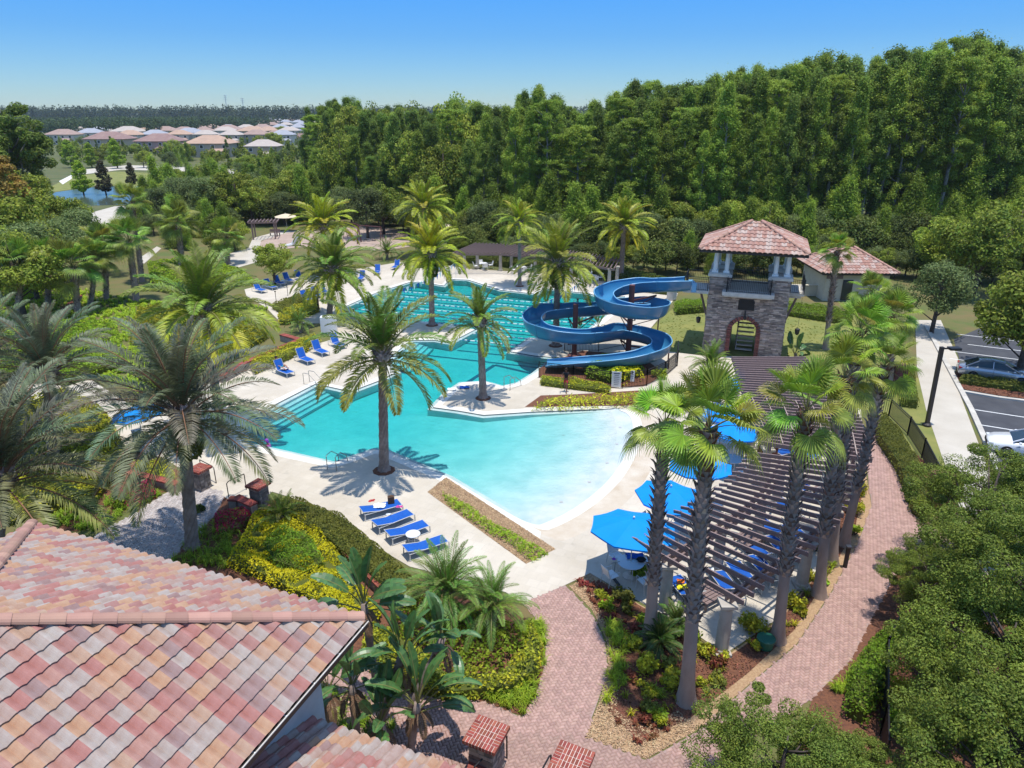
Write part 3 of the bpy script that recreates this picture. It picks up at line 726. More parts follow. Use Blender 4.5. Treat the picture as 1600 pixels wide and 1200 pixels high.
# ---- stone tower
TB = P(1157, 556); tu = (P(1215, 557) - P(1099, 555.5)); tu.z = 0; hw = tu.length / 2; tu.normalize(); ta = math.atan2(tu.y, tu.x)
tta = R_(-19)
tw = empty("slide_tower", TB, tta, "grey stone tower with open columned top and terracotta hip roof", "tower")
HW = hw; DP = 4.6           # half width, depth; local: x along the front, y to the back
ZP = 5.05; ZE = 8.35
def taper(z): return 1 - .006 * z
# core walls with an arched opening through
cw = B(); aw, ah = .95, 2.0      # arch half width, spring height
def archpts(r, n=10): return [(r * math.cos(math.pi * i / n), ah + r * math.sin(math.pi * i / n)) for i in range(n + 1)]
for y, sgn in ((0, -1), (DP, 1)):
    pts = [(-aw, 0), (-HW, 0), (-HW, ZP), (HW, ZP), (HW, 0), (aw, 0)] + archpts(aw)
    tr = tessellate_polygon([[Vector((a, b, 0)) for a, b in pts]]); vs = [(a, y, b) for a, b in pts]
    fs = []
    for t in tr:
        A, Bq, C = (Vector(vs[i]) for i in t); nn = (Bq - A).cross(C - A).y
        fs.append(tuple(t) if nn * sgn > 0 else (t[0], t[2], t[1]))
    cw.add(vs, fs)
ap_ = [(aw, 0)] + archpts(aw) + [(-aw, 0)]
for i in range(len(ap_) - 1):
    a, b = ap_[i], ap_[i + 1]; cw.add([(a[0], 0, a[1]), (b[0], 0, b[1]), (b[0], DP, b[1]), (a[0], DP, a[1])], [(0, 1, 2, 3)])
for x in (-HW, HW): cw.add([(x, 0, 0), (x, DP, 0), (x, DP, ZP), (x, 0, ZP)], [(0, 1, 2, 3) if x > 0 else (3, 2, 1, 0)])
cw.obj("wall", "stone_grey", tw)
# ledgestone veneer: thousands of small stones, kept in one part
vn = B()
def veneer(x0, x1, z0, z1, place, hole=None):
    z = z0
    while z < z1 - .03:
        h = rnd.uniform(.07, .16); h = min(h, z1 - z); x = x0
        while x < x1 - .03:
            l = min(rnd.uniform(.18, .55), x1 - x); cx, cz = x + l / 2, z + h / 2
            if not (hole and hole(cx, cz)):
                d = rnd.uniform(.03, .10); vn.add([place(a, b, c) for a, b, c in [(x + .006, 0, z + .006), (x + l - .006, 0, z + .006), (x + l - .006, 0, z + h - .006), (x + .006, 0, z + h - .006), (x + .012, d, z + .012), (x + l - .012, d, z + .012), (x + l - .012, d, z + h - .012), (x + .012, d, z + h - .012)]],
                       [(4, 5, 6, 7), (0, 1, 5, 4), (1, 2, 6, 5), (2, 3, 7, 6), (3, 0, 4, 7)])
            x += l
        z += h
inarch = lambda x, z: (abs(x) < aw + .28 and z < ah) or (math.hypot(x, z - ah) < aw + .30) or (abs(x + .03) < .62 and 3.72 < z < 4.6)
veneer(-HW, HW, 0, ZP, lambda x, d, z: (x, -d, z), inarch)
veneer(0, DP, 0, ZP, lambda x, d, z: (HW + d, x, z)); veneer(0, DP, 0, ZP, lambda x, d, z: (-HW - d, DP - x, z))
PW = 1.42
for sx in (-1, 1):      # corner piers rising to the parapet
    for y0 in (0, DP - PW):
        x0, x1 = (HW - PW, HW) if sx > 0 else (-HW, -HW + PW)
        veneer(x0, x1, ZP, ZP + 1.15, lambda x, d, z, y=y0: (x, y - d, z)); veneer(0, PW, ZP, ZP + 1.15, lambda x, d, z, y=y0, X=x1: (X + d, y + x, z))
        veneer(0, PW, ZP, ZP + 1.15, lambda x, d, z, y=y0, X=x0: (X - d, y + PW - x, z))
vo_ = vn.obj("stone", "stone_grey", tw); vo_["kind"] = "stuff"
pc = B()
for sx in (-1, 1):
    for y0 in (0, DP - PW): pc.box((sx * (HW - PW / 2), y0 + PW / 2, ZP + .575), (PW - .01, PW - .01, 1.15))
pc.obj("pier", "stone_grey", tw)
cp = B()
for sx in (-1, 1):
    for y0 in (0, DP - PW):
        cp = B(); cp.box((sx * (HW - PW / 2), y0 + PW / 2, ZP + 1.25), (PW + .34, PW + .34, .20)); cp.box((sx * (HW - PW / 2), y0 + PW / 2, ZP + 1.39), (PW + .16, PW + .16, .08)); cp.obj("pier_cap", "cast_stone", tw)
        for dx, dy in ((-.42, -.42), (.42, -.42), (-.42, .42), (.42, .42)):
            if (dx * sx < 0 and (dy > 0) == (y0 == 0)): continue
            q = B(); X, Y = sx * (HW - PW / 2) + dx, y0 + PW / 2 + dy; z = ZP + 1.43
            q.box((X, Y, z + .07), (.46, .46, .14)); q.lathe([(.19, .14), (.165, .2), (.17, .9), (.145, ZE - z - .3), (.17, ZE - z - .25), (.17, ZE - z - .2)], (X, Y, z), 12); q.box((X, Y, ZE - .12), (.42, .42, .16))
            q.obj("column", "white_plastic", tw, sm=False)
ar = B()
for i in range(17):
    t = math.pi * i / 16; r = aw + .15
    M = Matrix.Translation((r * math.cos(t), -.06, ah + r * math.sin(t))) @ Matrix.Rotation(-t, 4, 'Y')
    b_ = B().box((0, 0, 0), (.30, .20, .145)); b_.v = [tuple(M @ Vector(v)) for v in b_.v]; b_.obj("arch_brick", "brick_dark", tw)
for sx in (-1, 1):
    for k in range(10):
        B().box((sx * (aw + .15), -.06, .1 + k * .2), (.30, .20, .18)).obj("arch_brick", "brick_dark", tw)
# balconies
bl = B(); bl.box((0, -.35, ZP + .02), (2 * HW - 2 * PW + .8, .95, .30)); bl.box((0, -.33, ZP - .17), (2 * HW - 2 * PW + .5, .75, .10)); bl.obj("front_ledge", "cast_stone", tw)
fl = B(); fl.box((0, DP / 2, ZP - .05), (2 * HW - .1, DP - .1, .16)); fl.obj("floor", "concrete", tw)
sd_ = B(); sd_.box((-HW - .95, .75, ZP - .02), (1.9, 2.9, .22)); sd_.obj("side_platform", "cast_stone", tw)
sd_ = B(); sd_.box((HW + .55, DP / 2, ZP - .02), (1.15, 3.0, .22)); sd_.box((HW + .5, DP / 2, ZP - .22), (.9, 2.7, .2)); sd_.obj("side_ledge", "cast_stone", tw)
def picket_rail(parent, a, b, h=1.05, name="railing", sp=.13, post=None, m="black_metal", r=.010, rail=.035):
    a, b = Vector(a), Vector(b); q = B(); L = (b - a).length; n = max(1, int(L / sp)); d = (b - a)
    q.beam(a + Vector((0, 0, h)), b + Vector((0, 0, h)), rail, rail); q.beam(a + Vector((0, 0, .1)), b + Vector((0, 0, .1)), rail * .8, rail * .8)
    q.beam(a + Vector((0, 0, h - .14)), b + Vector((0, 0, h - .14)), rail * .7, rail * .7)
    for i in range(n + 1):
        p = a + d * (i / n); q.beam(p + Vector((0, 0, .04)), p + Vector((0, 0, h)), 2 * r, 2 * r)
    np_ = max(1, round(L / (post or 2.2)))
    for i in range(np_ + 1):
        p = a + d * (i / np_); q.beam(p, p + Vector((0, 0, h + .06)), .06, .06)
    return q.obj(name, m, parent)
z = ZP + .17
picket_rail(tw, (-HW + PW - .1, -.78, z), (HW - PW + .1, -.78, z)); picket_rail(tw, (-HW + PW - .1, -.78, z), (-HW + PW - .1, -.1, z)); picket_rail(tw, (HW - PW + .1, -.78, z), (HW - PW + .1, -.1, z))
z = ZP + .08
picket_rail(tw, (-HW - 1.85, -.65, z), (-HW - .1, -.65, z)); picket_rail(tw, (-HW - .1, 2.15, z), (-HW - 1.85, 2.15, z)); picket_rail(tw, (-HW - 1.85, 2.15, z), (-HW - 1.85, .7, z))
picket_rail(tw, (HW + 1.08, .6, z), (HW + 1.08, 3.9, z)); picket_rail(tw, (HW + .1, .7, z), (HW + 1.08, .7, z))
picket_rail(tw, (-HW + PW, DP - .2, z), (HW - PW, DP - .2, z)); picket_rail(tw, (-HW + PW, DP - 1.4, z), (HW - PW, DP - 1.4, z))
B().box((-.03, -.03, 4.16), (1.2, .07, .84)).obj("louvre_panel", "bronze_metal", tw)
lv = B()
for k in range(9): lv.box((-.03, -.085, 3.8 + k * .09), (1.12, .05, .05))
lv.obj("louvre_slats", "black_metal", tw)
B().lathe([(.02, 0), (.09, .1), (.06, .3), (.03, .75)], (-.03, -.16, 2.98), 8).obj("wall_lamp", "black_metal", tw)
for sx, yy in ((-1, 1.2), (1, 1.8)):       # brackets and hanging lanterns either side
    q = B(); q.beam((sx * (HW + .05), yy, 2.6), (sx * (HW + .75), yy - .2, 4.9), .16, .16); q.obj("bracket", "pergola_wood", tw)
lant = []
for sx, X_, z1 in ((-1, -HW - .62, 2.35), (1, HW + 1.0, 2.1)):
    q = B(); q.beam((X_, .4, z1 + .45), (X_, .4, ZP - .1), .02, .02); q.lathe([(.02, .45), (.2, .38), (.17, .32), (.19, .30), (.14, -.02), (.05, -.1)], (X_, .4, z1), 6); q.obj("lantern", "black_metal", tw)
# interior stair seen through the arch
q = B()
for k in range(9): q.box((.15, 1.2 + k * .3, .2 + k * .28), (1.3, .34, .06))
q.beam((-.45, 1.1, .2), (-.45, 3.9, 2.8), .06, .25); q.obj("stair", "cast_stone", tw)
picket_rail(tw, (-.5, 1.1, .35), (-.5, 3.9, 2.95), sp=.3)
# roof
ov = .95; rz = ZE; W_, D0, D1 = HW + ov, -ov, DP + ov; top = ZE + 1.75
cy = (D0 + D1) / 2
C = [Vector((-W_, D0, rz)), Vector((W_, D0, rz)), Vector((W_, D1, rz)), Vector((-W_, D1, rz))]; A1 = Vector((-.35, cy, top)); A2 = Vector((.35, cy, top))
tr_ = empty("roof"); tr_.parent = tw
sb = B(); d_ = Vector((0, 0, -.05))
sb.add([c + d_ for c in C] + [A1 + d_, A2 + d_], [(0, 1, 5, 4), (1, 2, 5), (2, 3, 4, 5), (3, 0, 4)]); sb.add([c + d_ * 4 for c in C], [(3, 2, 1, 0)])
for i in range(4): sb.add([C[i] + d_ * 4, C[(i + 1) % 4] + d_ * 4, C[(i + 1) % 4] + d_, C[i] + d_], [(0, 1, 2, 3)])
sb.obj("soffit", "bronze_metal", tr_)
for E0, E1, T0, T1 in ((C[0], C[1], A1, A2), (C[1], C[2], A2, A2), (C[2], C[3], A2, A1), (C[3], C[0], A1, A1)):
    tiled_plane(tr_, E0, E1, T0, T1, wd=.36, ex=.44, mix="tower_tile", k=1.15)
for a, b in ((C[0], A1), (C[1], A2), (C[2], A2), (C[3], A1)): hip_cap(tr_, a + Vector((0, 0, .06)), b + Vector((0, 0, .1)), int((b - a).length / .45), r=.12)
# ---- pool restroom building behind the tower
def hiproof(parent, c, u, w_, d_, z, h, ridge, mix="tower_tile", ov=.6, tiles=True, wd=.36, ex=.44, solid="tower_tile", capm="cap_tile"):
    u = Vector(u).normalized(); v = Vector((-u.y, u.x, 0)); c = Vector(c)
    W_, D_ = w_ / 2 + ov, d_ / 2 + ov
    C = [c + u * a * W_ + v * b * D_ + Vector((0, 0, z)) for a, b in ((-1, -1), (1, -1), (1, 1), (-1, 1))]
    A1 = c - u * ridge / 2 + Vector((0, 0, z + h)); A2 = c + u * ridge / 2 + Vector((0, 0, z + h))
    dd = Vector((0, 0, -.04)); s = B(); s.add([q + dd for q in C] + [A1 + dd, A2 + dd], [(0, 1, 5, 4), (1, 2, 5), (2, 3, 4, 5), (3, 0, 4)]); s.add([q + dd * 5 for q in C], [(3, 2, 1, 0)])
    for i in range(4): s.add([C[i] + dd * 5, C[(i + 1) % 4] + dd * 5, C[(i + 1) % 4] + dd, C[i] + dd], [(0, 1, 2, 3)])
    return C, A1, A2, s
RB = P(1334, 470); ru = tu
rb = empty("restroom_building", RB, ta, "low cream stucco pool house with pink tile hip roof behind the tower", "building")
rc = Vector((0, 3.2, 0)); bw_, bd_ = 6.3, 6.4
q = B(); q.prism([(-bw_ / 2, 0), (bw_ / 2, 0), (bw_ / 2, bd_), (-bw_ / 2, bd_)], -.03, 2.9); q.obj("wall", "stucco", rb)
C_, A1, A2, s_ = hiproof(rb, rc, (1, 0, 0), bw_, bd_, 2.95, 1.9, 1.0)
rr_ = empty("roof"); rr_.parent = rb; s_.obj("soffit", "bronze_metal", rr_)
for E0, E1, T0, T1 in ((C_[0], C_[1], A1, A2), (C_[1], C_[2], A2, A2), (C_[2], C_[3], A2, A1), (C_[3], C_[0], A1, A1)): tiled_plane(rr_, E0, E1, T0, T1, wd=.36, ex=.44, mix="tower_tile", k=1.1)
for a, b in ((C_[0], A1), (C_[1], A2), (C_[2], A2), (C_[3], A1)): hip_cap(rr_, a + Vector((0, 0, .06)), b + Vector((0, 0, .1)), int((b - a).length / .45), r=.12)
q = B(); q.box((-.9, -.03, 1.1), (1.0, .08, 2.1)); q.obj("door", "dark_glass", rb)
q = B(); q.box((-2.3, -.05, 2.45), (1.6, .08, .35)); q.obj("sign_panel", "pergola_wood", rb)
# low garden wall and small splash basin between tower and pool house
q = B(); bb = P(1262, 462); q.box((bb.x, bb.y, .55), (7.2, .3, 1.1), ta); q.box((bb.x, bb.y, 1.13), (7.4, .42, .08), ta); o = q.obj("garden_wall", "stucco", org=bb); tag(o, "low cream garden wall between the tower and the pool house", "wall")
# ---- houses far beyond the lake
def house(px, py, wpx, roofc, wallc, two=True, label="", k=0, dep=None, detail=True):
    p = P(px, py); sc_ = p.length * 0 + (p.y * math.cos(PIT) + CH * math.sin(PIT)); W_ = wpx * sc_ / F
    h = empty("house", p, rnd.uniform(-.12, .12), label, "house", "houses beyond the lake")
    dp = dep or W_ * .7; zt = 5.6 if two else 3.0
    q = B(); q.prism([(-W_ / 2, 0), (W_ / 2, 0), (W_ / 2, dp), (-W_ / 2, dp)], 0, zt); q.obj("wall", wallc, h)
    C, A1, A2, s = hiproof(h, (0, dp / 2, 0), (1, 0, 0), W_, dp, zt + .05, W_ * .13 + .8, max(.5, W_ * .35)); s.obj("roof", roofc, h)
    if detail:
        for fl_ in ((1.5, 4.3) if two else (1.5,)):
            nwin = max(2, int(W_ / 4))
            for i in range(nwin):
                x = -W_ / 2 + W_ * (i + .5) / nwin
                wn = B().box((x, -.02, fl_), (1.5, .10, 1.5)).obj("window", "white_plastic", h); B().box((x, -.08, fl_), (1.2, .05, 1.2)).obj("pane", "dark_glass", wn)
        if two:
            q = B(); q.prism([(W_ * .05, -2.6), (W_ * .45, -2.6), (W_ * .45, 0), (W_ * .05, 0)], 0, 2.6); q.obj("porch", wallc, h)
            C, A1, A2, s = hiproof(h, (W_ * .25, -1.3, 0), (1, 0, 0), W_ * .4, 2.6, 2.65, 1.0, W_ * .25, ov=.4); s.obj("porch_roof", roofc, h)
mat("roof_pink", (.36, .255, .21), .9, (.29, .205, .17), scale=.3); mat("roof_orange", (.46, .31, .22), .9, (.38, .26, .19), scale=.3); mat("roof_brown", (.24, .15, .135), .9, (.30, .2, .17), scale=.3)
mat("roof_grey", (.30, .31, .34), .9, (.36, .36, .38), scale=.3); mat("roof_tan", (.46, .40, .34), .9, (.4, .34, .3), scale=.3)
mat("wall_white", (.60, .54, .44), .9); mat("wall_grey", (.44, .38, .29), .9); mat("wall_tan", (.48, .39, .27), .9); mat("wall_pink", (.44, .30, .26), .9)
HS = [(326, 246, 86, "roof_orange", "wall_grey", 1, "grey two-storey house with orange roof and white porch"), (245, 241, 80, "roof_brown", "wall_pink", 1, "reddish brown house with wide dark tile roof beside the orange one"),
      (165, 236, 78, "roof_brown", "wall_tan", 1, "tan house with low brown roof behind the bright lakeside trees"), (410, 252, 60, "roof_tan", "wall_tan", 1, "tan house half hidden by trees at the end of the front row"),
      (467, 222, 32, "roof_brown", "wall_grey", 0, "small single-storey house with dark roof on the open grass"), (95, 226, 55, "roof_pink", "wall_white", 1, "house with faded pink roof beside the tall dark trees"),
      (195, 219, 56, "roof_tan", "wall_white", 1, "white house with pale tan hip roof in the second row"), (140, 222, 44, "roof_grey", "wall_white", 1, "white house with long flat grey roof in the second row"),
      (292, 222, 50, "roof_grey", "wall_grey", 1, "grey house with blue grey roof behind the orange roofed one"), (255, 217, 44, "roof_pink", "wall_white", 1, "white house with pink roof between grey roofs"),
      (355, 214, 46, "roof_pink", "wall_tan", 1, "tan house with rose tile roof in the second row"), (392, 218, 50, "roof_orange", "wall_tan", 1, "house with broad orange roof behind the leafy trees"), (430, 226, 40, "roof_pink", "wall_tan", 1, "house with pink roof near the pine wood")]
for hh in HS: house(hh[0], hh[1], hh[2] * .8, *hh[3:5], two=bool(hh[5]), label=hh[6])
i = 0
for row, y, x0, x1, st_ in ((0, 226, 200, 480, 40), (0, 217, 120, 490, 33), (0, 210, 140, 490, 27), (0, 204, 148, 505, 23), (1, 198, 145, 505, 20), (2, 193.5, 150, 505, 17)):
    x = x0
    while x < x1:
        rc_ = rnd.choice(["roof_grey", "roof_grey", "roof_tan", "roof_pink"] if row else ["roof_grey", "roof_pink", "roof_tan", "roof_orange"])
        house(x, y + rnd.uniform(-.6, .6), st_ * rnd.uniform(.8, 1.0), rc_, rnd.choice(["wall_white", "wall_grey", "wall_white"]), True,
              label="pale two-storey house in the crowded far rows below the pine ridge", detail=(row == 0)); x += st_
for o in list(COL.objects):
    if o.name.startswith("house") and o.get("label", "").startswith("pale two"): o["group"] = "far rows of houses below the pine ridge"
for px, py, hp in ((357, 172, 26), (383, 172, 22)):
    p = P(px, 190); H_ = hp * (p.y) / F; q = B(); q.beam(p, p + Vector((0, 0, H_ + 14)), 1.0, 1.0)
    for k in (.82, .9, .97): q.beam(p + Vector((-4, 0, (H_ + 14) * k)), p + Vector((4, 0, (H_ + 14) * k)), .5, .5)
    o = q.obj("power_pylon", "aluminium", org=p); tag(o, "thin power pylon above the far pine ridge, " + ("taller one" if hp > 24 else "shorter one"), "pylon")
# ================================================================== TREES AND PLANTS
def crown_pts(rg, kind, H, Rr):
    """clump centres (n,3), clump radius, outward dirs for a tree of height H"""
    C = []
    if kind == "cypress":
        n = 120
        for i in range(n):
            z = H * (.26 + .74 * (i / n) ** .85); t = (z / H - .26) / .74
            r = Rr * (.55 + .6 * math.sin(math.pi * min(1, t * .75 + .18))) * (1 - t ** 2.2 * .85) * rg.uniform(.2, 1.08); a = rg.uniform(0, 6.28)
            C.append((r * math.cos(a), r * math.sin(a), z, rg.uniform(.35, .75), 1.15))
    elif kind == "flat":
        n = 90
        for i in range(n):
            z = H * rg.choice([.52, .60, .68, .76, .83, .9, .95, .99]); t = z / H
            r = Rr * (1.35 - t * .75) * rg.uniform(.15, 1.15); a = rg.uniform(0, 6.28); C.append((r * math.cos(a), r * math.sin(a), z + rg.normal() * .35, rg.uniform(.4, .85), .55))
    elif kind == "round":
        n = 60
        for i in range(n):
            v = rg.normal(size=3); v /= np.linalg.norm(v); rr = rg.uniform(.45, 1.0)
            C.append((v[0] * Rr * rr, v[1] * Rr * rr, H * .64 + v[2] * H * .34 * rr, rg.uniform(.7, 1.2), .7))
    elif kind == "near":
        n = 150
        for i in range(n):
            v = rg.normal(size=3); v /= np.linalg.norm(v); rr = rg.uniform(.55, 1.08)
            C.append((v[0] * Rr * rr, v[1] * Rr * rr, H * .64 + v[2] * H * .34 * rr, rg.uniform(.25, .72), .6))
    elif kind == "young":
        n = 70
        for i in range(n):
            z = H * rg.uniform(.05, 1); r = Rr * (1 - (z / H) ** 1.5 * .85) * rg.uniform(.3, 1.0); a = rg.uniform(0, 6.28); C.append((r * math.cos(a), r * math.sin(a), z, rg.uniform(.35, .6), 1.9))
    elif kind == "pine":
        n = 48
        for i in range(n):
            z = H * rg.uniform(.35, 1); t = (z / H - .35) / .65
            r = Rr * (1 - t * .7) * rg.uniform(.2, 1.0); a = rg.uniform(0, 6.28); C.append((r * math.cos(a), r * math.sin(a), z, rg.uniform(.55, .9), .8))
    elif kind == "cone":
        n = 80
        for i in range(n):
            z = H * (.14 + .86 * rg.uniform(0, 1) ** 1.2); t = (z / H - .14) / .86
            r = Rr * min(1, t * 5 + .3) * (1 - t) ** .7 * rg.uniform(.4, 1.0); a = rg.uniform(0, 6.28); C.append((r * math.cos(a), r * math.sin(a), z, rg.uniform(.5, .8), .7))
    return np.array(C)
def crown_mesh(name, kind, H, Rr, nleaf, lf, m, seed, aspect=.6):
    rg = np.random.default_rng(seed); C = crown_pts(rg, kind, H, Rr); n = len(C); idx = rg.integers(0, n, nleaf)
    v = rg.normal(size=(nleaf, 3)); v /= np.linalg.norm(v, axis=1, keepdims=True); rad = rg.uniform(.45, 1, nleaf) ** .6
    if kind in ('cypress', 'flat', 'pine', 'young'): v2 = v * rad[:, None] * .5 + rg.normal(size=v.shape) * .42; v = v * .6 + .4 * v2; rad = np.linalg.norm(v2, axis=1); vv_ = v2 / (rad[:, None] + 1e-9)
    else: vv_ = v
    cr = C[idx, 3]; fl = C[idx, 4]; pts = C[idx, :3] + vv_ * (cr * rad)[:, None] * np.stack([np.ones(nleaf), np.ones(nleaf), fl], 1)
    me = leafcloud(name, pts, v * .8, lf, lf * aspect, m, rg, up=.55, rand=.55)
    return me, C
def trunk_mesh(name, C, H, r, m, nb=10, seed=1, low=0):
    rg = np.random.default_rng(seed); q = B(); top = Vector((0, 0, H * .93)); bend = Vector((rg.uniform(-.02, .02) * H, rg.uniform(-.02, .02) * H, 0))
    pts = [Vector((0, 0, -.1)), Vector((0, 0, H * .25)) + bend * .3, Vector((0, 0, H * .6)) + bend * .6, top + bend * .3]
    q.tube(pts, [r * 1.25, r, r * .65, r * .12], 7)
    for i in rg.choice(len(C), min(nb, len(C)), replace=False):
        c = Vector(C[i, :3]); zb = max(H * .12, c.z - c.xy.length * .7); zb = min(zb, c.z * .92); a = Vector((0, 0, zb)); q.tube([a, a.lerp(c, .5) + Vector((0, 0, -.1 * c.xy.length)) * .4, c], [r * .35, r * .22, r * .08], 4)
    return q.mesh(name, m, sm=True)
TREES = {}
def deft(key, kind, H, Rr, nleaf, lf, m, bark, r, nv=3, aspect=.6, nb=10):
    L = []
    for k in range(nv):
        me, C = crown_mesh(key + "_crown", kind, H, Rr, nleaf, lf, m, hash(key) % 1 + 11 * k + len(key) * 7, aspect)
        L.append((me, trunk_mesh(key + "_trunk", C, H, r, bark, nb, k)))
    TREES[key] = L
deft("cypress", "cypress", 22, 2.4, 24000, .25, "leaf_cypress", "bark_pale", .26, 4, .45, nb=16)
deft("cypress_dark", "cypress", 21, 2.5, 24000, .25, "leaf_cypress_dark", "bark_pale", .26, 2, .45, nb=16)
deft("cypress_flat", "flat", 23, 3.2, 20000, .26, "leaf_cypress", "bark_pale", .28, 3, .45, nb=24)
deft("pine", "pine", 17, 2.3, 20000, .28, "leaf_pine", "bark", .2, 2, .25, nb=14)
deft("young", "young", 6.5, 1.9, 11000, .30, "leaf_young", "bark", .1, 3, .2)
deft("oak", "round", 8, 3.9, 9500, .30, "leaf_oak", "bark", .22, 3, .6, nb=18)
deft("oak_grey", "round", 7, 3.4, 8500, .26, "leaf_oak_grey", "bark", .18, 2, .5, nb=18)
deft("dark_bush", "round", 4.2, 2.4, 5500, .26, "leaf_dark", "bark", .08, 2, .6)
deft("bright_tree", "cone", 7.5, 2.9, 7000, .34, "leaf_bright", "bark", .16, 2, .6)
deft("bronze_tree", "cone", 8, 2.4, 7000, .34, "leaf_bronze", "bark", .16, 1, .6)
deft("rust_tree", "round", 17, 4.6, 9000, .42, "leaf_rust", "bark", .3, 1, .5)
deft("big_dark", "round", 18, 5.2, 13000, .42, "leaf_cypress_dark", "bark_pale", .35, 2, .5, nb=26)
TN = {"cypress": "cypress_tree", "cypress_dark": "cypress_tree", "cypress_flat": "cypress_tree", "pine": "pine_tree", "young": "young_pine_tree", "oak": "oak_tree", "oak_grey": "oak_tree", "dark_bush": "round_shrub",
      "bright_tree": "maple_tree", "bronze_tree": "magnolia_tree", "rust_tree": "rusty_tree", "big_dark": "broadleaf_tree"}
def tree(key, loc, s=1.0, label="", group=None, sz=None, v=None, cat=None):
    L = TREES[key]; cr, tr = L[rnd.randrange(len(L)) if v is None else v % len(L)]
    o = empty(TN[key], loc, rnd.uniform(0, 6.28), label, cat or ("shrub" if key == "dark_bush" else "tree"), group); o.scale = (s, s, sz or s)
    put("crown", cr, o); put("trunk", tr, o); return o
# skyline of the big wood, as measured in the photograph: (px, top py)
SKY = [(500, 168), (520, 160), (548, 148), (575, 152), (600, 172), (625, 162), (650, 158), (675, 170), (695, 180), (712, 150), (735, 155), (760, 160), (800, 158), (825, 138), (850, 130), (880, 158), (905, 170), (935, 150), (960, 132), (990, 124), (1020, 134),
       (1060, 126), (1100, 112), (1140, 108), (1180, 100), (1220, 92), (1255, 80), (1300, 92), (1340, 82), (1400, 70), (1440, 62), (1465, 56), (1500, 72), (1540, 78), (1600, 82), (1700, 70), (1800, 70)]
def skyline(px): return float(np.interp(px, [a for a, b in SKY], [b for a, b in SKY]))
def toppix(X, Y, H):
    q = Vector((X, Y, H - CH)); zc = q.y * math.cos(PIT) - q.z * math.sin(PIT); yc = q.y * math.sin(PIT) + q.z * math.cos(PIT); return 800 + F * q.x / zc, 600 - F * yc / zc
base_y = lambda px: float(np.interp(px, [480, 600, 800, 1000, 1200, 1400, 1800], [322, 345, 372, 385, 392, 392, 392]))
nf = 0; FG = "trees of the dense wood beyond the pool"
for row in range(6):
    px = 490 + rnd.uniform(0, 20); 
    while px < 1760:
        by = base_y(px) - row * (9 if row < 3 else 8) - rnd.uniform(0, 4); p = P(px, by)
        want = skyline(px) + [58, 44, 22, 8, 6, 8][row] * rnd.uniform(.3, 1.7) + (rnd.uniform(-4, 6) if row > 2 else 0)
        H_ = lift(px, want, p.y).z; H_ = max(9, H_)
        key = rnd.choice(["cypress", "cypress", "cypress", "cypress_flat", "cypress_dark", "cypress_dark"]) if px > 760 or rnd.random() < .35 else rnd.choice(["pine", "cypress_dark", "pine", "oak", "cypress"])
        base = {"cypress": 22, "cypress_dark": 21, "cypress_flat": 23, "pine": 17, "oak": 8}[key]; s = H_ / base
        sxy = s if key != "oak" else s * .62
        sxy = max(sxy, .85) * rnd.uniform(.9, 1.2)
        where = [(600, "left of the playground"), (760, "beyond the playground"), (910, "behind the back pergola"), (1060, "behind the water slide"), (1270, "behind the stone tower"), (1450, "behind the pool house"), (9999, "beyond the car park")]
        wh = next(b for a, b in where if px < a); rk = ("wood's front rank", "wood's second rank", "wood's third rank", "wood's fourth rank", "wood's tall rear rank", "wood's skyline rank")[row]
        kd = {"cypress": "feathery green cypress", "cypress_dark": "dark green cypress", "cypress_flat": "cypress with flat layered boughs", "pine": "slender dark pine", "oak": "leafy broadleaf tree"}[key]
        tree(key, p, sxy, kd + " in the " + rk + " " + wh, kd + " trees, " + rk + " " + wh, sz=s)
        nf += 1; px += (24 if row < 3 else 27) * rnd.uniform(.75, 1.25) * (1 if px > 700 else .8)
# tall round-headed pines on the skyline
for px, top_ in ((540, 148), (565, 150), (585, 156), (640, 157), (668, 163), (728, 150), (826, 137)):
    p = P(px, base_y(px) - 26); H_ = lift(px, top_, p.y).z; tree("big_dark", p, H_ / 19 * .62, "round-headed tree standing out on the wood's skyline", "round-headed trees on the skyline", sz=H_ / 18.5)
# edge thicket: young pines, wax myrtles, dark shrubs
for px in np.arange(250, 1640, 19):
    for row in range(3):
        b0 = float(np.interp(px, [250, 400, 600, 800, 1000, 1250, 1640], [335, 350, 352, 392, 402, 408, 412])) - row * 9 + rnd.uniform(-3, 3)
        x = px + rnd.uniform(-8, 8)
        p = P(x, b0); key = rnd.choice(["young", "young", "oak_grey", "oak", "dark_bush"]) if row else rnd.choice(["young", "oak_grey", "dark_bush", "oak", "dark_bush"])
        s = {"young": rnd.uniform(.85, 1.5), "oak_grey": rnd.uniform(.5, .95), "oak": rnd.uniform(.5, .9), "dark_bush": rnd.uniform(.8, 1.4)}[key]
        where = [(420, "behind the left fan palms"), (640, "behind the playground"), (760, "right of the playground"), (910, "behind the back pergola"), (1060, "behind the water slide"), (1270, "behind the stone tower"), (1450, "behind the pool house"), (9999, "beyond the car park")]
        wh = next(b for a, b in where if px < a); kd = {"young": "bushy bright young pine", "oak_grey": "grey green rounded small tree", "oak": "green rounded small tree", "dark_bush": "dark glossy shrub"}[key]; rk = ("outer edge", "middle", "inner side")[row]
        tree(key, p, s, kd + " on the thicket's " + rk + " " + wh, kd + " plants, thicket's " + rk + " " + wh); nf += 1
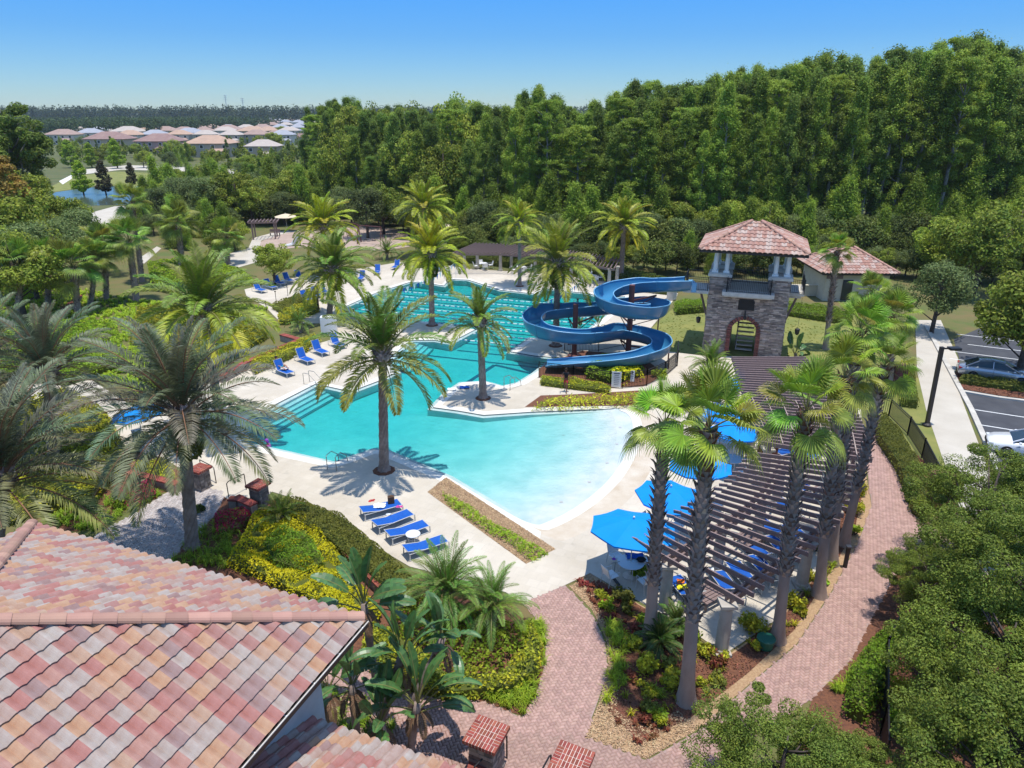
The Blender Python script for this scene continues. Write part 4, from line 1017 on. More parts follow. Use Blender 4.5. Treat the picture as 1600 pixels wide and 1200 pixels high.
for px in np.arange(700, 1640, 17):
    b0 = float(np.interp(px, [700, 960, 1060, 1250, 1300, 1640], [398, 420, 428, 425, 440, 445])) + rnd.uniform(-9, 5)
    if 1060 < px < 1440 and b0 > 432: b0 -= 8
    key = rnd.choice(["dark_bush", "oak_grey", "dark_bush", "young", "oak"]); s = {"young": .55, "oak_grey": .42, "oak": .42, "dark_bush": .75}[key] * rnd.uniform(.8, 1.25)
    where = [(760, "right of the playground"), (910, "behind the back pergola"), (1060, "behind the water slide"), (1270, "behind the stone tower"), (1450, "behind the pool house"), (9999, "beyond the car park")]
    wh = next(b for a, b in where if px < a); kd = {"young": "small bright pine", "oak_grey": "grey green bush", "oak": "yellow green bush", "dark_bush": "dark glossy bush"}[key]
    tree(key, P(px, b0), s, kd + " in the garden screen closest " + wh, kd + " plants of the screen " + wh, cat="shrub")
for i in range(95):
    px, py = rnd.uniform(215, 500), rnd.uniform(292, 392)
    if py > 350 and px > 370 or (py > 372 and px < 265) or (px < 262 and py < 330): continue
    key = rnd.choice(["young", "oak_grey", "dark_bush", "young", "oak"]); s = {"young": .85, "oak_grey": .6, "oak": .65, "dark_bush": .8}[key] * rnd.uniform(.75, 1.3)
    tree(key, P(px, py), s, {"young": "bright young pine in the planted rise between the lake and the palms", "oak_grey": "grey green small tree in the planted rise before the lake", "oak": "green small tree in the planted rise before the lake", "dark_bush": "dark shrub in the planted rise before the lake"}[key], {"young": "young pines of the planted rise", "oak_grey": "grey green trees of the planted rise", "oak": "green trees of the planted rise", "dark_bush": "dark shrubs of the planted rise"}[key])
for i in range(90):
    px = rnd.uniform(95, 500); py = rnd.choice([rnd.uniform(222, 258), rnd.uniform(276, 300), rnd.uniform(228, 262)])
    if 276 < py and px < 250 or abs(px - 326) < 30 and py > 246: continue
    key = rnd.choice(["oak", "oak", "oak_grey", "young", "pine"]); s = {"young": .9, "oak_grey": .75, "oak": .75, "pine": .42}[key] * rnd.uniform(.7, 1.2)
    bd = "in front of the first row of houses" if py < 265 else "on the far side of the planted rise"
    tree(key, P(px, py), s, {"young": "slim young pine ", "oak_grey": "grey green rounded tree ", "oak": "green rounded tree ", "pine": "thin dark pine "}[key] + bd, {"young": "slim young pines ", "oak_grey": "grey green trees ", "oak": "green trees ", "pine": "thin pines "}[key] + bd)
# left side: tall dark trees, rusty foliage, rounded oaks
for px, by, top_, key, lab in [(15, 375, 150, "big_dark", "very tall dark tree cut by the frame edge at the upper left"), (50, 372, 142, "big_dark", "tallest dark broadleaf tree left of the far houses"), (62, 372, 190, "cypress_dark", "dark narrow tree beside the tallest one at the left"),
                               (22, 430, 215, "rust_tree", "tree with rust orange foliage at the left frame edge"), (78, 365, 225, "cypress_dark", "shorter dark tree edging the lake clearing"), (-25, 410, 150, "big_dark", "tall dark tree mostly beyond the left frame edge"), (55, 395, 270, "oak", "mid green tree below the rusty one")]:
    p = P(px, by); H_ = lift(px, top_, p.y).z; base = {"big_dark": 18.5, "cypress_dark": 21, "rust_tree": 17.5, "oak": 8.2}[key]; tree(key, p, H_ / base * (1.0 if key != "oak" else 1), lab, None, sz=H_ / base)
for px, by, top_, key, lab in [(112, 262, 218, "bright_tree", "tall conical green tree left of the lake road"), (144, 262, 224, "bright_tree", "small conical green tree in the middle of the lake road trees"), (184, 263, 218, "bright_tree", "wide conical green tree by the lake road"),
                               (131, 304, 253, "bright_tree", "bright lime green tree on the near lake bank"), (166, 304, 252, "bronze_tree", "dark bronze tree beside the lime green one on the bank"), (208, 292, 255, "bronze_tree", "smaller dark bronze tree at the lake's right end"),
                               (225, 262, 235, "oak", "round tree in front of the brown roofed house"), (340, 266, 232, "oak", "round tree beside the orange roofed house porch"), (268, 268, 235, "oak_grey", "grey green tree at the end of the lake road"), (430, 240, 205, "oak", "leafy tree left of the small dark roofed house"),
                               (120, 240, 222, "oak", "dark tree in front of the tan house"), (440, 216, 196, "oak", "round tree among the far houses by the pine wood"), (265, 212, 198, "oak_grey", "small tree between far pink roofs")]:
    p = P(px, by); H_ = lift(px, top_, p.y).z; base = {"bright_tree": 7.6, "bronze_tree": 8.1, "oak": 8.2, "oak_grey": 7.2}[key]; tree(key, p, H_ / base, lab, None)
G2 = "rounded trees massed left of the palms"
for px, by, s, key in [(20, 455, 1.25, "oak"), (60, 470, 1.15, "oak_grey"), (0, 430, 1.5, "oak"), (100, 440, 1.0, "oak_grey"), (135, 420, 1.05, "oak_grey"), (165, 430, .8, "oak_grey"), (40, 500, 1.0, "oak"), (110, 400, 1.0, "oak"), (250, 350, .9, "oak_grey"),
                       (290, 345, 1.1, "oak_grey"), (330, 350, 1.15, "oak_grey"), (375, 350, 1.1, "oak"), (400, 330, .5, "pine"), (360, 320, .45, "pine"), (430, 330, 1.25, "oak_grey"), (460, 345, 1.1, "oak"), (410, 300, .45, "pine"), (310, 320, .4, "pine"), (440, 300, .5, "pine"), (345, 400, .7, "dark_bush"),
                       (480, 300, .7, "pine"), (250, 310, .6, "young"), (280, 318, .8, "young"), (300, 300, 1.0, "young"), (335, 305, 1.2, "young"), (230, 330, .9, "young"), (390, 318, 1.2, "young"), (575, 372, 1.1, "oak_grey"), (600, 366, .95, "oak"), (640, 372, .8, "oak_grey")]:
    tree(key, P(px, by), s, {"oak": "rounded mid green tree massed behind the fan palms", "oak_grey": "rounded grey green tree massed behind the fan palms", "pine": "pine tree behind the garden's far left side", "young": "young pine between the lake and the garden", "dark_bush": "dark shrub by the garden path"}[key], {"oak": "mid green trees at the garden's left edge", "oak_grey": "grey green trees at the garden's left edge", "pine": "pines at the garden's left edge", "young": "young pines by the lake", "dark_bush": "dark shrubs by the path"}[key])
for px, by, s, lab in [(430, 445, .58, "small round tree behind the row of left loungers"), (1455, 520, .9, "grey green oak beside the sidewalk behind the lamp post"), (1380, 508, .55, "small grey green tree between pool house and fan palm"), (1520, 462, 1.15, "oak on the far side of the car park"), (1590, 590, 1.0, "oak on the parking island above the silver car"),
                       (1570, 440, 1.1, "oak at the car park's far corner against the wood"), (1470, 440, .9, "oak just right of the pool house roof")]:
    tree("oak_grey" if "grey" in lab else "oak", P(px, by), s, lab)
# near live oaks, finer leaves
deft("near_oak", "near", 5.2, 3.1, 80000, .088, "leaf_near", "bark", .16, 2, .55, nb=40)
deft("near_oak_b", "near", 6.5, 3.2, 80000, .088, "leaf_near", "bark", .16, 1, .55, nb=40)
TN["near_oak"] = TN["near_oak_b"] = "live_oak_tree"
for px, py, z, s, key, lab in [(1228, 1172, 3.0, .72, "near_oak", "bushy live oak at the bottom edge in front of the paver walk"), (1335, 1215, 2.6, .5, "near_oak_b", "low oak beside the bottom edge next to the black fence"), (1545, 800, 3.4, .88, "near_oak_b", "live oak beside the brick pier and sidewalk"), (1575, 1010, 3.6, .92, "near_oak", "large live oak filling the lower right corner"),
                               (1630, 930, 3.8, 1.0, "near_oak_b", "live oak cut by the right frame edge"), (1600, 1170, 3.4, .95, "near_oak", "live oak at the very corner of the frame"), (1462, 872, 2.8, .5, "near_oak_b", "small loose live oak arching over the walk"), (1640, 770, 3.6, .8, "near_oak", "live oak by the white car at the frame edge")]:
    p = P(px, py, z); p.z = 0; tree(key, p, s, lab)
# far ridge of pines
rgf = np.random.default_rng(3); n = 5200; X = rgf.uniform(-1500, 700, n); Y = rgf.uniform(1050, 1500, n); H_ = rgf.uniform(20, 30, n)
def farwood(name, X, Y, H_, m, kind, label, lf=3.2, per=26):
    n = len(X); C = np.repeat(np.stack([X, Y, H_ * .62], 1), per, 0); v = rgf.normal(size=(n * per, 3)); v /= np.linalg.norm(v, axis=1, keepdims=True); Hh = np.repeat(H_, per)
    C = C + v * np.stack([Hh * .16, Hh * .16, Hh * .38], 1) * rgf.uniform(.6, 1, n * per)[:, None]; me = leafcloud(name, C, v, lf, lf * .6, m, rgf); o = put(name, me); return tag(o, label, "wood", None, "stuff")
farwood("pine_ridge", X, Y, H_, "leaf_far", 0, "hazy dark line of pines along the horizon")
n = 1500; X = rgf.uniform(-420, -250, n); Y = rgf.uniform(520, 820, n); farwood("pine_wood", X[X > -Y * .72], Y[X > -Y * .72], rgf.uniform(10, 15, n)[X > -Y * .72], "leaf_far", 0, "darker wood left of the far houses", lf=1.6, per=60)
n = 4600; X = rgf.uniform(-460, -60, n); Y = rgf.uniform(205, 560, n); k_ = (X < -Y * .26) & (X > -Y * .75) & ((Y < 330) | (rgf.random(n) < .25)) & ((Y > 285) | (X > -Y * .42)) & ~((Y > 236) & (Y < 275) & (X < -Y * .36)); farwood("estate_trees", X[k_], Y[k_], rgf.uniform(3, 6.0, n)[k_], "leaf_oak", 0, "scattered small trees among the far houses", lf=.9, per=60)
n = 2500; X = rgf.uniform(-60, 330, n); Y = rgf.uniform(165, 420, n); k_ = (Y > 165 + np.maximum(0, X) * .05) & (X > -.27 * Y)
farwood("wood_interior", X[k_], Y[k_], rgf.uniform(14, 18, n)[k_] + (X[k_] > 30) * 2, "leaf_cypress_dark", 0, "closed canopy of the wood behind its front trees", lf=1.5, per=50)

# ---- palms
def frond_mesh(name, L, a0, a1, nn=54, ll=.52, mats=("frond", "petiole"), seed=0, w=.05):
    """pinnate frond leaving the origin along +x, starting at angle a0 and ending at a1 (degrees over the horizon)"""
    rg = np.random.default_rng(seed); q = B(); pts = []; p = Vector((0, 0, 0)); n = 16
    for i in range(n + 1):
        pts.append(p.copy()); a = R_(a0 + (a1 - a0) * (i / n) ** 1.3); p += Vector((math.cos(a), 0, math.sin(a))) * (L / n)
    q.tube(pts, [.028 * (1 - i / n * .85) + .003 for i in range(n + 1)], 4, mi=1, cap=False)
    for i in range(nn):
        t = .16 + .84 * i / (nn - 1); f = t * n; k = min(n - 1, int(f)); c = pts[k].lerp(pts[k + 1], f - k); d = (pts[k + 1] - pts[k]).normalized(); up = Vector((-d.z, 0, d.x))
        l = ll * (math.sin(math.pi * min(1, t * .9 + .1)) ** .6 * .85 + .12)
        for sgn in (-1, 1):
            fw = .55 + .6 * t + rg.normal() * .08; v = (Vector((0, sgn, 0)) + d * fw + up * (.40 + rg.normal() * .12)).normalized()
            tip = c + v * l + Vector((0, 0, -.22 * l)); md = c + v * l * .5; nrm = v.cross(d).normalized(); sidev = v.cross(nrm).normalized() * w / 2
            q.add([c, md + sidev, tip, md - sidev], [(0, 1, 2, 3)], 0)
    return q.mesh(name, list(mats))
FR = [frond_mesh("frond", 1.0 * 2.5, a0, a1, seed=k) for k, (a0, a1) in enumerate([(84, 50), (66, 8), (46, -25), (24, -52), (2, -72), (-30, -80)])]
FRN = [frond_mesh("frond", 3.3, a0, a1, nn=84, ll=.62, seed=k + 9, w=.032, mats=("frond", "petiole_brown")) for k, (a0, a1) in enumerate([(84, 55), (68, 15), (50, -12), (30, -35), (8, -55), (-20, -65)])]
def date_trunk(h, r0, r1, lean, boots=True):
    q = B(); n = 16; nr = int(h / .14); vs = []; 
    for i in range(nr + 1):
        t = i / nr; z = t * h; r = r0 + (r1 - r0) * t + (.16 * r0 / .25) * max(0, 1 - z / .5) ** 2; cx, cy = lean[0] * t, lean[1] * t
        for k in range(n):
            a = 2 * math.pi * (k + (.5 if i % 2 else 0)) / n; rr = r * (1.10 if (k + i // 2) % 2 else .93); vs.append((cx + rr * math.cos(a), cy + rr * math.sin(a), z - .03))
    fs = [(i * n + k, i * n + (k + 1) % n, (i + 1) * n + (k + 1) % n, (i + 1) * n + k) for i in range(nr) for k in range(n)]
    q.add(vs, fs); q.lathe([(.55, -.02), (.42, .05), (.1, .1)], n=12, mi=1); return q
GRN, YEL, ORG = (.085, .16, .022), (.34, .33, .02), (.42, .24, .04)
def date_palm(base, crown, s=1.0, r=.24, nfr=44, tint=GRN, old=YEL, bulb=False, label="", meshes=None, name="date_palm", seed=0, lowcut=5, spread=None):
    tint = [tint[0] * 2.5, tint[1] * 1.95, tint[2] * 1.3]; old = [min(.75, v * 1.45) for v in old]; rd = random.Random(seed); b = P(*base); c = lift(*crown, b.y); h = c.z - .25; lean = (c.x - b.x, 0)
    o = empty(name, b, 0, label, "palm tree", None); date_trunk(h, r, r * .8, lean).obj("trunk", ["trunk_palm", "mulch"], o)
    top = Vector((lean[0], lean[1], h))
    q = B(); q.lathe([(r * .8, -.5), (r * 1.5, -.15), (r * 1.5, .15), (r * .7, .5)], top, 10)
    for k in range(60):
        a = k * 2.4; zz = -.55 + k * .016; rr = r * 1.15; p = top + Vector((math.cos(a) * rr, math.sin(a) * rr, zz)); d = Vector((math.cos(a), math.sin(a), .9)).normalized(); q.beam(p, p + d * .3, .09, .05)
    q.obj("crown_base", "palm_boot", o)
    if bulb:
        rg = np.random.default_rng(seed); n = 900; th = rg.uniform(0, 6.28, n); zz = rg.uniform(0, 1, n); rr = r * (1.2 + 1.1 * np.sin(np.pi * zz) ** .7); C = np.stack([top.x + rr * np.cos(th), top.y + rr * np.sin(th), h - 1.9 + zz * 1.9], 1)
        ou_ = np.stack([np.cos(th), np.sin(th), np.zeros(n)], 1); put("fern_collar", leafcloud("fern_collar", C, ou_, .28, .12, "leaf_olive", rg), o)
    M = meshes or FR; nm = len(M)
    for i in range(nfr):
        t = i / (nfr - 1); k = min(nm - 1, int(t * lowcut + rd.uniform(-.4, .4) + .2)); k = max(0, k); a = i * 2.39996 + rd.uniform(-.15, .15)
        cl = [tint[j] * rd.uniform(.8, 1.15) for j in range(3)]
        f = max(0, (t - .55) / .45) ** 1.2 * (.9 if old else 0) * rd.uniform(.5, 1.1)
        if old: cl = [cl[j] * (1 - min(1, f)) + old[j] * min(1, f) for j in range(3)]
        sc1 = s * rd.uniform(.9, 1.08) * (.85 if k == 0 else 1)
        put("frond", M[k], o, Matrix.Translation(top + Vector((0, 0, .12 - t * .35))) @ Matrix.Rotation(a, 4, 'Z') @ Matrix.Rotation(R_(rd.uniform(-6, 6)), 4, 'Y') @ Matrix.Rotation(R_(rd.uniform(-10, 10)), 4, 'X') @ Matrix.Scale(sc1, 4), cl)
    return o
DP_ = [((600, 735), (597, 548), 1.62, .25, 31, (.07, .13, .03), (.38, .30, .04), False, "date palm on the deck point beside the near loungers"), ((755, 622), (750, 498), 1.12, .24, 27, (.09, .15, .03), (.30, .30, .03), False, "date palm on the paved point in the middle of the pool"),
       ((675, 508), (673, 395), 1.5, .25, 44, (.17, .24, .015), (.42, .40, .01), True, "yellow green date palm on the island by the lap lanes"), ((868, 540), (872, 408), 1.65, .26, 42, (.12, .18, .03), (.32, .32, .02), True, "date palm with ferny trunk beside the water slide"),
       ((812, 447), (812, 345), 1.2, .2, 40, (.16, .23, .018), (.34, .36, .015), False, "slender grey-trunked date palm in front of the back pergola"), ((970, 440), (975, 352), 1.6, .28, 48, (.15, .21, .02), (.52, .40, .01), False, "date palm with yellow lower fronds at the back pergola's end"),
       ((668, 400), (662, 325), 1.8, .28, 46, (.15, .22, .02), (.40, .38, .01), False, "date palm beyond the lap pool near the playground"), ((505, 430), (505, 352), 1.8, .28, 46, (.17, .24, .02), (.50, .46, .01), False, "yellow green date palm beside the playground path"),
       ((514, 498), (520, 418), 1.85, .27, 46, (.09, .16, .03), (.44, .42, .01), True, "date palm with ferny trunk beside the lap pool's left end"), ((347, 676), (318, 482), 1.75, .25, 46, (.09, .16, .03), (.46, .42, .01), False, "date palm with yellow lower fronds behind the nearest grey one")]
for i, d in enumerate(DP_): date_palm(d[0], d[1], d[2], d[3], d[4], d[5], d[6], d[7], d[8], seed=i + 3)
GRY = (.065, .10, .085)
date_palm((300, 855), (284, 640), 1.45, .27, 52, GRY, (.24, .23, .09), True, "large grey green date palm between the clubhouse roof and the pool", FRN, seed=21, lowcut=5.2)
date_palm((-10, 905), (-2, 742), 1.6, .3, 48, GRY, (.30, .30, .08), False, "huge grey green date palm leaning in from the left frame edge", FRN, seed=22)
date_palm((85, 740), (72, 575), 1.25, .27, 46, GRY, (.22, .21, .10), False, "grey green date palm behind the one at the left frame edge", FRN, seed=23)
date_palm((-30, 720), (-25, 560), 1.3, .27, 40, GRY, (.22, .21, .10), False, "grey green date palm whose fronds enter at the left frame edge", FRN, seed=24)
# fan palms
def fan_mesh(name, pet, a0, a1, R0, nseg=34, seed=0, droop=.5, mats=("frond", "petiole")):
    rg = np.random.default_rng(seed); q = B(); pts = []; p = Vector((0, 0, 0)); n = 6
    for i in range(n + 1):
        pts.append(p.copy()); a = R_(a0 + (a1 - a0) * i / n); p += Vector((math.cos(a), 0, math.sin(a))) * (pet / n)
    q.tube(pts, [.022, .02, .018, .016, .014, .012, .01], 4, mi=1, cap=False)
    c = pts[-1]; d = (pts[-1] - pts[-2]).normalized(); s = Vector((0, 1, 0)); nrm = d.cross(s).normalized()
    if nrm.z < 0: nrm = -nrm
    for i in range(nseg):
        t0 = R_(-125 + 250 * i / nseg); t1 = R_(-125 + 250 * (i + 1) / nseg); tm = (t0 + t1) / 2
        def dr_(t): return (d * math.cos(t) + s * math.sin(t)).normalized()
        l = R0 * (.82 + .18 * math.cos(tm)) * rg.uniform(.92, 1.08); fold = nrm * (.05 if i % 2 else -.05) * R0
        cup = nrm * (.25 * abs(math.sin(tm)) * R0) * (1 if a1 > 0 else .3)
        b0 = c + dr_(t0) * l * .55 + cup * .55; b1 = c + dr_(t1) * l * .55 + cup * .55; m0 = c + dr_(tm) * l * .55 + fold * .5 + cup * .55
        tip1 = c + dr_(tm) * l * .82 + cup * .6 + Vector((0, 0, -droop * .18 * l)); tip = c + dr_(tm) * l * .98 + cup * .5 + Vector((0, 0, -droop * .62 * l)) + s * rg.normal() * .03
        sw = (b1 - b0) * .28
        q.add([c, b0, m0, b1], [(0, 1, 2), (0, 2, 3)], 0); q.add([b0, m0, b1, tip1 + sw, tip1 - sw], [(0, 1, 2, 3, 4)], 0); q.add([tip1 - sw, tip1 + sw, tip], [(0, 1, 2)], 0)
    return q.mesh(name, list(mats))
FAN = [fan_mesh("frond", 1.15, a0, a1, .98, seed=k, droop=dd) for k, (a0, a1, dd) in enumerate([(82, 66, .15), (62, 40, .25), (44, 12, .4), (24, -18, .6), (2, -48, .85), (-30, -72, 1.1)])]
FGN = (.27, .38, .04)
def fan_palm(base, crown, s=1.0, r=.2, boot=.7, nfr=26, tint=FGN, label="", seed=0, red=True, flare=1.0, ztop=None):
    rd = random.Random(seed); b = P(*base); c = lift(*crown, b.y); h = c.z - .3; lean = Vector((c.x - b.x, 0, 0)); o = empty("fan_palm", b, 0, label, "palm tree")
    ax = lambda z: lean * (z / h) + lean * .12 * math.sin(math.pi * z / h)
    zb = h * (1 - boot); q = B(); n = 14; zs = [0, .12, .35, .8, 1.5, 3, 5, 8, 11]; zs = [z for z in zs if z < h] + [h]
    q.tube([ax(z) + Vector((0, 0, z - .03)) for z in zs], [r * (1 + .75 * flare * math.exp(-z / .5)) * (1 - .12 * z / h) for z in zs], n, cap=False); q.obj("trunk", "trunk_smooth", o, sm=True)
    q = B(); z = zb; k = 0
    while z < h:
        for j in range(6):
            a = 2 * math.pi * j / 6 + k * .5236; ca, sa = math.cos(a), math.sin(a); p = ax(z) + Vector((ca, sa, 0)) * r * .93 + Vector((0, 0, z)); out_ = Vector((ca, sa, 0)); side_ = Vector((-sa, ca, 0))
            l = rd.uniform(.16, .27); w_ = rd.uniform(.06, .10); up_ = Vector((0, 0, 1)); tip = p + out_ * rd.uniform(.13, .24) + up_ * l + side_ * rd.uniform(-.08, .08)
            q.add([p - side_ * w_ - up_ * .05, p + side_ * w_ - up_ * .05, p + side_ * w_ * .4 + up_ * l * .7 + out_ * .10, tip, p - side_ * w_ * .4 + up_ * l * .7 + out_ * .10, p - side_ * w_ * .1 - up_ * .04 - out_ * .05], [(0, 1, 2, 3, 4), (1, 5, 2), (0, 4, 5)], 0 if not (red and z > h * .86) else 1)
        z += .17; k += 1
    q.obj("leaf_bases", ["palm_boot", "palm_boot_red"], o)
    top = ax(h) + Vector((0, 0, h)); M = FAN
    for i in range(nfr):
        t = i / (nfr - 1); k = max(0, min(5, int(t * 4.6 + rd.uniform(-.3, .5)))); a = i * 2.39996 + rd.uniform(-.2, .2); cl = [tint[j] * rd.uniform(.75, 1.25) for j in range(3)]
        if t > .8 and rd.random() < .4: cl = [.30, .33, .05]
        put("frond", M[k], o, Matrix.Translation(top + Vector((0, 0, .1 - t * .3))) @ Matrix.Rotation(a, 4, 'Z') @ Matrix.Rotation(R_(rd.uniform(-28, 28)), 4, 'X') @ Matrix.Scale(.79 * s * rd.uniform(.88, 1.1), 4), cl)
    return o
FP = [((1015, 995), (1040, 650), .98, .2, .72, 19, "fan palm nearest the beach edge, left of its taller twin"), ((1072, 1095), (1110, 655), 1.12, .215, .66, 22, "tallest near fan palm in the mulch point by the paver walk"), ((1215, 1000), (1262, 628), 1.08, .19, .68, 19, "fan palm beside the green pot at the pergola corner"),
      ((1280, 930), (1322, 575), .9, .19, .7, 19, "fan palm beside the walk, behind the pot's palm"), ((1318, 850), (1385, 560), .95, .18, .68, 20, "leaning fan palm over the walk by the second pergola column"), ((1395, 612), (1395, 490), 1.18, .2, .75, 34, "bushy fan palm beside the brick pier near the lawn"),
      ((1290, 545), (1310, 385), .95, .19, .72, 24, "fan palm with smooth pale foot on the lawn by the pool house"), ((1300, 880), (1345, 505), .9, .18, .7, 22, "fan palm rising behind the leaning one"), ((1368, 600), (1362, 452), 1.0, .19, .7, 24, "fan palm just left of the bushy one by the lawn")]
for i, d in enumerate(FP): fan_palm(d[0], d[1], d[2], d[3], d[4], d[5], label=d[6], seed=i)
FP2 = [((213, 470), (200, 372), 1.7, .3, "fan palm with thick paired trunk left of the garden path"), ((222, 440), (205, 312), 1.5, .26, "tallest fan palm of the left group, in front of the lake"), ((284, 420), (277, 345), 1.9, .33, "broad fan palm with reddish trunk beside the garden path"), ((356, 412), (352, 368), 1.7, .28, "short fan palm near the playground path"),
       ((122, 490), (112, 412), 1.75, .28, "fan palm in the middle of the left group"), ((140, 480), (145, 400), 1.5, .22, "slim fan palm right of the middle one"), ((25, 500), (28, 410), 1.7, .28, "fan palm at the left frame edge"), ((166, 470), (160, 380), 1.6, .24, "fan palm between the paired trunk and the slim one"), ((75, 480), (70, 405), 1.6, .24, "fan palm between the middle one and the left frame edge")]
for i, d in enumerate(FP2): fan_palm(d[0], d[1], d[2], d[3], .9, 24, (.28, .37, .05), d[4], seed=40 + i, flare=.3)
# clumps of feathery small palms
def clump(name, base, n, s, meshes, tint, label, h=.5, cat="palm", spread=.25, seed=1, z0=0, lows=5, old=None):
    rd = random.Random(seed); b = P(*base); o = empty(name, b, 0, label, cat)
    q = B()
    for k in range(5): q.tube([Vector((rd.uniform(-.15, .15), rd.uniform(-.15, .15), 0)), Vector((rd.uniform(-spread, spread), rd.uniform(-spread, spread), h))], [.07, .05], 6)
    q.obj("stem", "trunk_palm", o)
    for i in range(n):
        t = i / n; k = min(len(meshes) - 1, int(t * lows)); a = i * 2.4; r = rd.uniform(0, spread); cl = [tint[j] * rd.uniform(.8, 1.2) for j in range(3)]
        if old and t > .7: cl = old
        put("frond", meshes[k], o, Matrix.Translation((math.cos(a * 1.7) * r, math.sin(a * 1.7) * r, h * rd.uniform(.8, 1.05))) @ Matrix.Rotation(a, 4, 'Z') @ Matrix.Scale(s * rd.uniform(.85, 1.1), 4), cl)
    return o
FRP = [frond_mesh('frond', 2.2, a0, a1, nn=62, ll=.34, seed=k + 30, w=.020) for k, (a0, a1) in enumerate([(84, 45), (68, 5), (50, -30), (30, -52), (8, -68), (-15, -75)])]
CLU = [((700, 975), 46, .85, (.10, .19, .05), "feathery pygmy date palm left of the brick walk", 1.5), ((770, 985), 34, .72, (.11, .20, .05), "smaller pygmy date palm touching the walk's yellow shrubs", 1.2), ((1108, 590), 46, .75, (.10, .18, .03), "feathery palm clump at the foot of the stone tower", 1.0),
       ((470, 520), 26, .62, (.09, .17, .03), "low feathery palm behind the hedge by the brick wall", .9), ((605, 405), 30, .9, (.08, .14, .03), "dark feathery palm between the playground and the lap pool", .9), ((1080, 412), 34, .9, (.08, .15, .03), "feathery palm behind the slide's top", 1.6), ((440, 820), 40, .5, (.10, .15, .02), "dark feathery shrub inside the yellow hedge", .5)]
for i, (b_, n_, s_, t_, l_, h_) in enumerate(CLU): t_ = (t_[0] * 1.8, t_[1] * 1.7, t_[2]); clump("feather_palm", b_, int(n_ * 1.3), s_ * 1.15, FRP, t_, l_, h_, seed=i, spread=.3)

# ---- giant bird of paradise: trunks with paddle leaves
def paddle_mesh(name, pet, L, W, a0, a1, seed=0, split=True):
    rg = np.random.default_rng(seed); q = B(); n = 20; pts = []; p = Vector((0, 0, 0)); tot = pet + L
    for i in range(n + 1):
        pts.append(p.copy()); a = R_(a0 + (a1 - a0) * (i / n) ** 1.4); p += Vector((math.cos(a), 0, math.sin(a))) * (tot / n)
    q.tube(pts, [.035 * (1 - i / n * .8) for i in range(n + 1)], 5, mi=1, cap=False)
    i0 = int(n * pet / tot)
    for sgn in (-1, 1):
        rim = []
        for i in range(i0, n + 1):
            t = (i - i0) / (n - i0); d = (pts[min(i + 1, n)] - pts[i - 1]).normalized(); up = Vector((-d.z, 0, d.x)); w_ = W / 2 * math.sin(math.pi * (t * .92 + .05)) ** .55; rim.append((pts[i], w_, up, d))
        for j in range(len(rim) - 1):
            (c0, w0, u0, d0), (c1, w1, u1, d1) = rim[j], rim[j + 1]; gap = rg.uniform(0, .35) if split and rg.random() < .55 else 0; dr = rg.uniform(.0, .35) * gap * 2
            e0 = c0 + Vector((0, sgn, 0)) * w0 * .96 + u0 * w0 * (.30 - dr) + d0 * gap * .05; e1 = c1 + Vector((0, sgn, 0)) * w1 * .96 + u1 * w1 * (.30 - dr) - d1 * gap * .05
            m0 = c0 + Vector((0, sgn, 0)) * w0 * .5 + u0 * w0 * .22; m1 = c1 + Vector((0, sgn, 0)) * w1 * .5 + u1 * w1 * .22
            q.add([c0, c1, m1, m0], [(0, 1, 2, 3)], 0); q.add([m0, m1, e1, e0], [(0, 1, 2, 3)], 0)
    return q.mesh(name, ["leaf_bird", "petiole"])
PD = [paddle_mesh("leaf", 1.1, 1.45, .55, a0, a1, k) for k, (a0, a1) in enumerate([(86, 74), (78, 40), (66, 5), (52, -30), (30, -70)])]
DD = [frond_mesh("dead_leaf", 1.3, -50, -85, nn=14, ll=.3, mats=("dead_frond", "petiole_brown"), w=.12)]
def bird(base, crown, s, n, label, seed, stems=1):
    rd = random.Random(seed); b = P(*base); c = lift(*crown, b.y); h = max(.3, c.z - .9); o = empty("bird_of_paradise_plant", b, 0, label, "plant"); q = B(); ln_ = Vector((c.x - b.x, 0, 0))
    zs = np.linspace(0, h, 9); q.tube([ln_ * (z / h) + Vector((0, 0, z)) for z in zs], [.13 if i % 2 else .11 for i in range(9)], 8); q.obj("trunk", "trunk_palm", o, sm=True)
    top = ln_ + Vector((0, 0, h)); fan = rd.uniform(0, 3.14)
    for i in range(n):
        k = min(4, int(i / n * 5)); sgn = i % 2; a = fan + (math.pi if sgn else 0) + rd.uniform(-.55, .55)
        put("leaf", PD[k], o, Matrix.Translation(top - Vector((0, 0, i * .03))) @ Matrix.Rotation(a, 4, 'Z') @ Matrix.Rotation(rd.uniform(-.5, .5), 4, 'X') @ Matrix.Scale(.8 * s * rd.uniform(.85, 1.1), 4))
    for i in range(5): put("dead_leaf", DD[0], o, Matrix.Translation(top - Vector((0, 0, .2))) @ Matrix.Rotation(i * 1.3, 4, 'Z') @ Matrix.Scale(.7, 4))
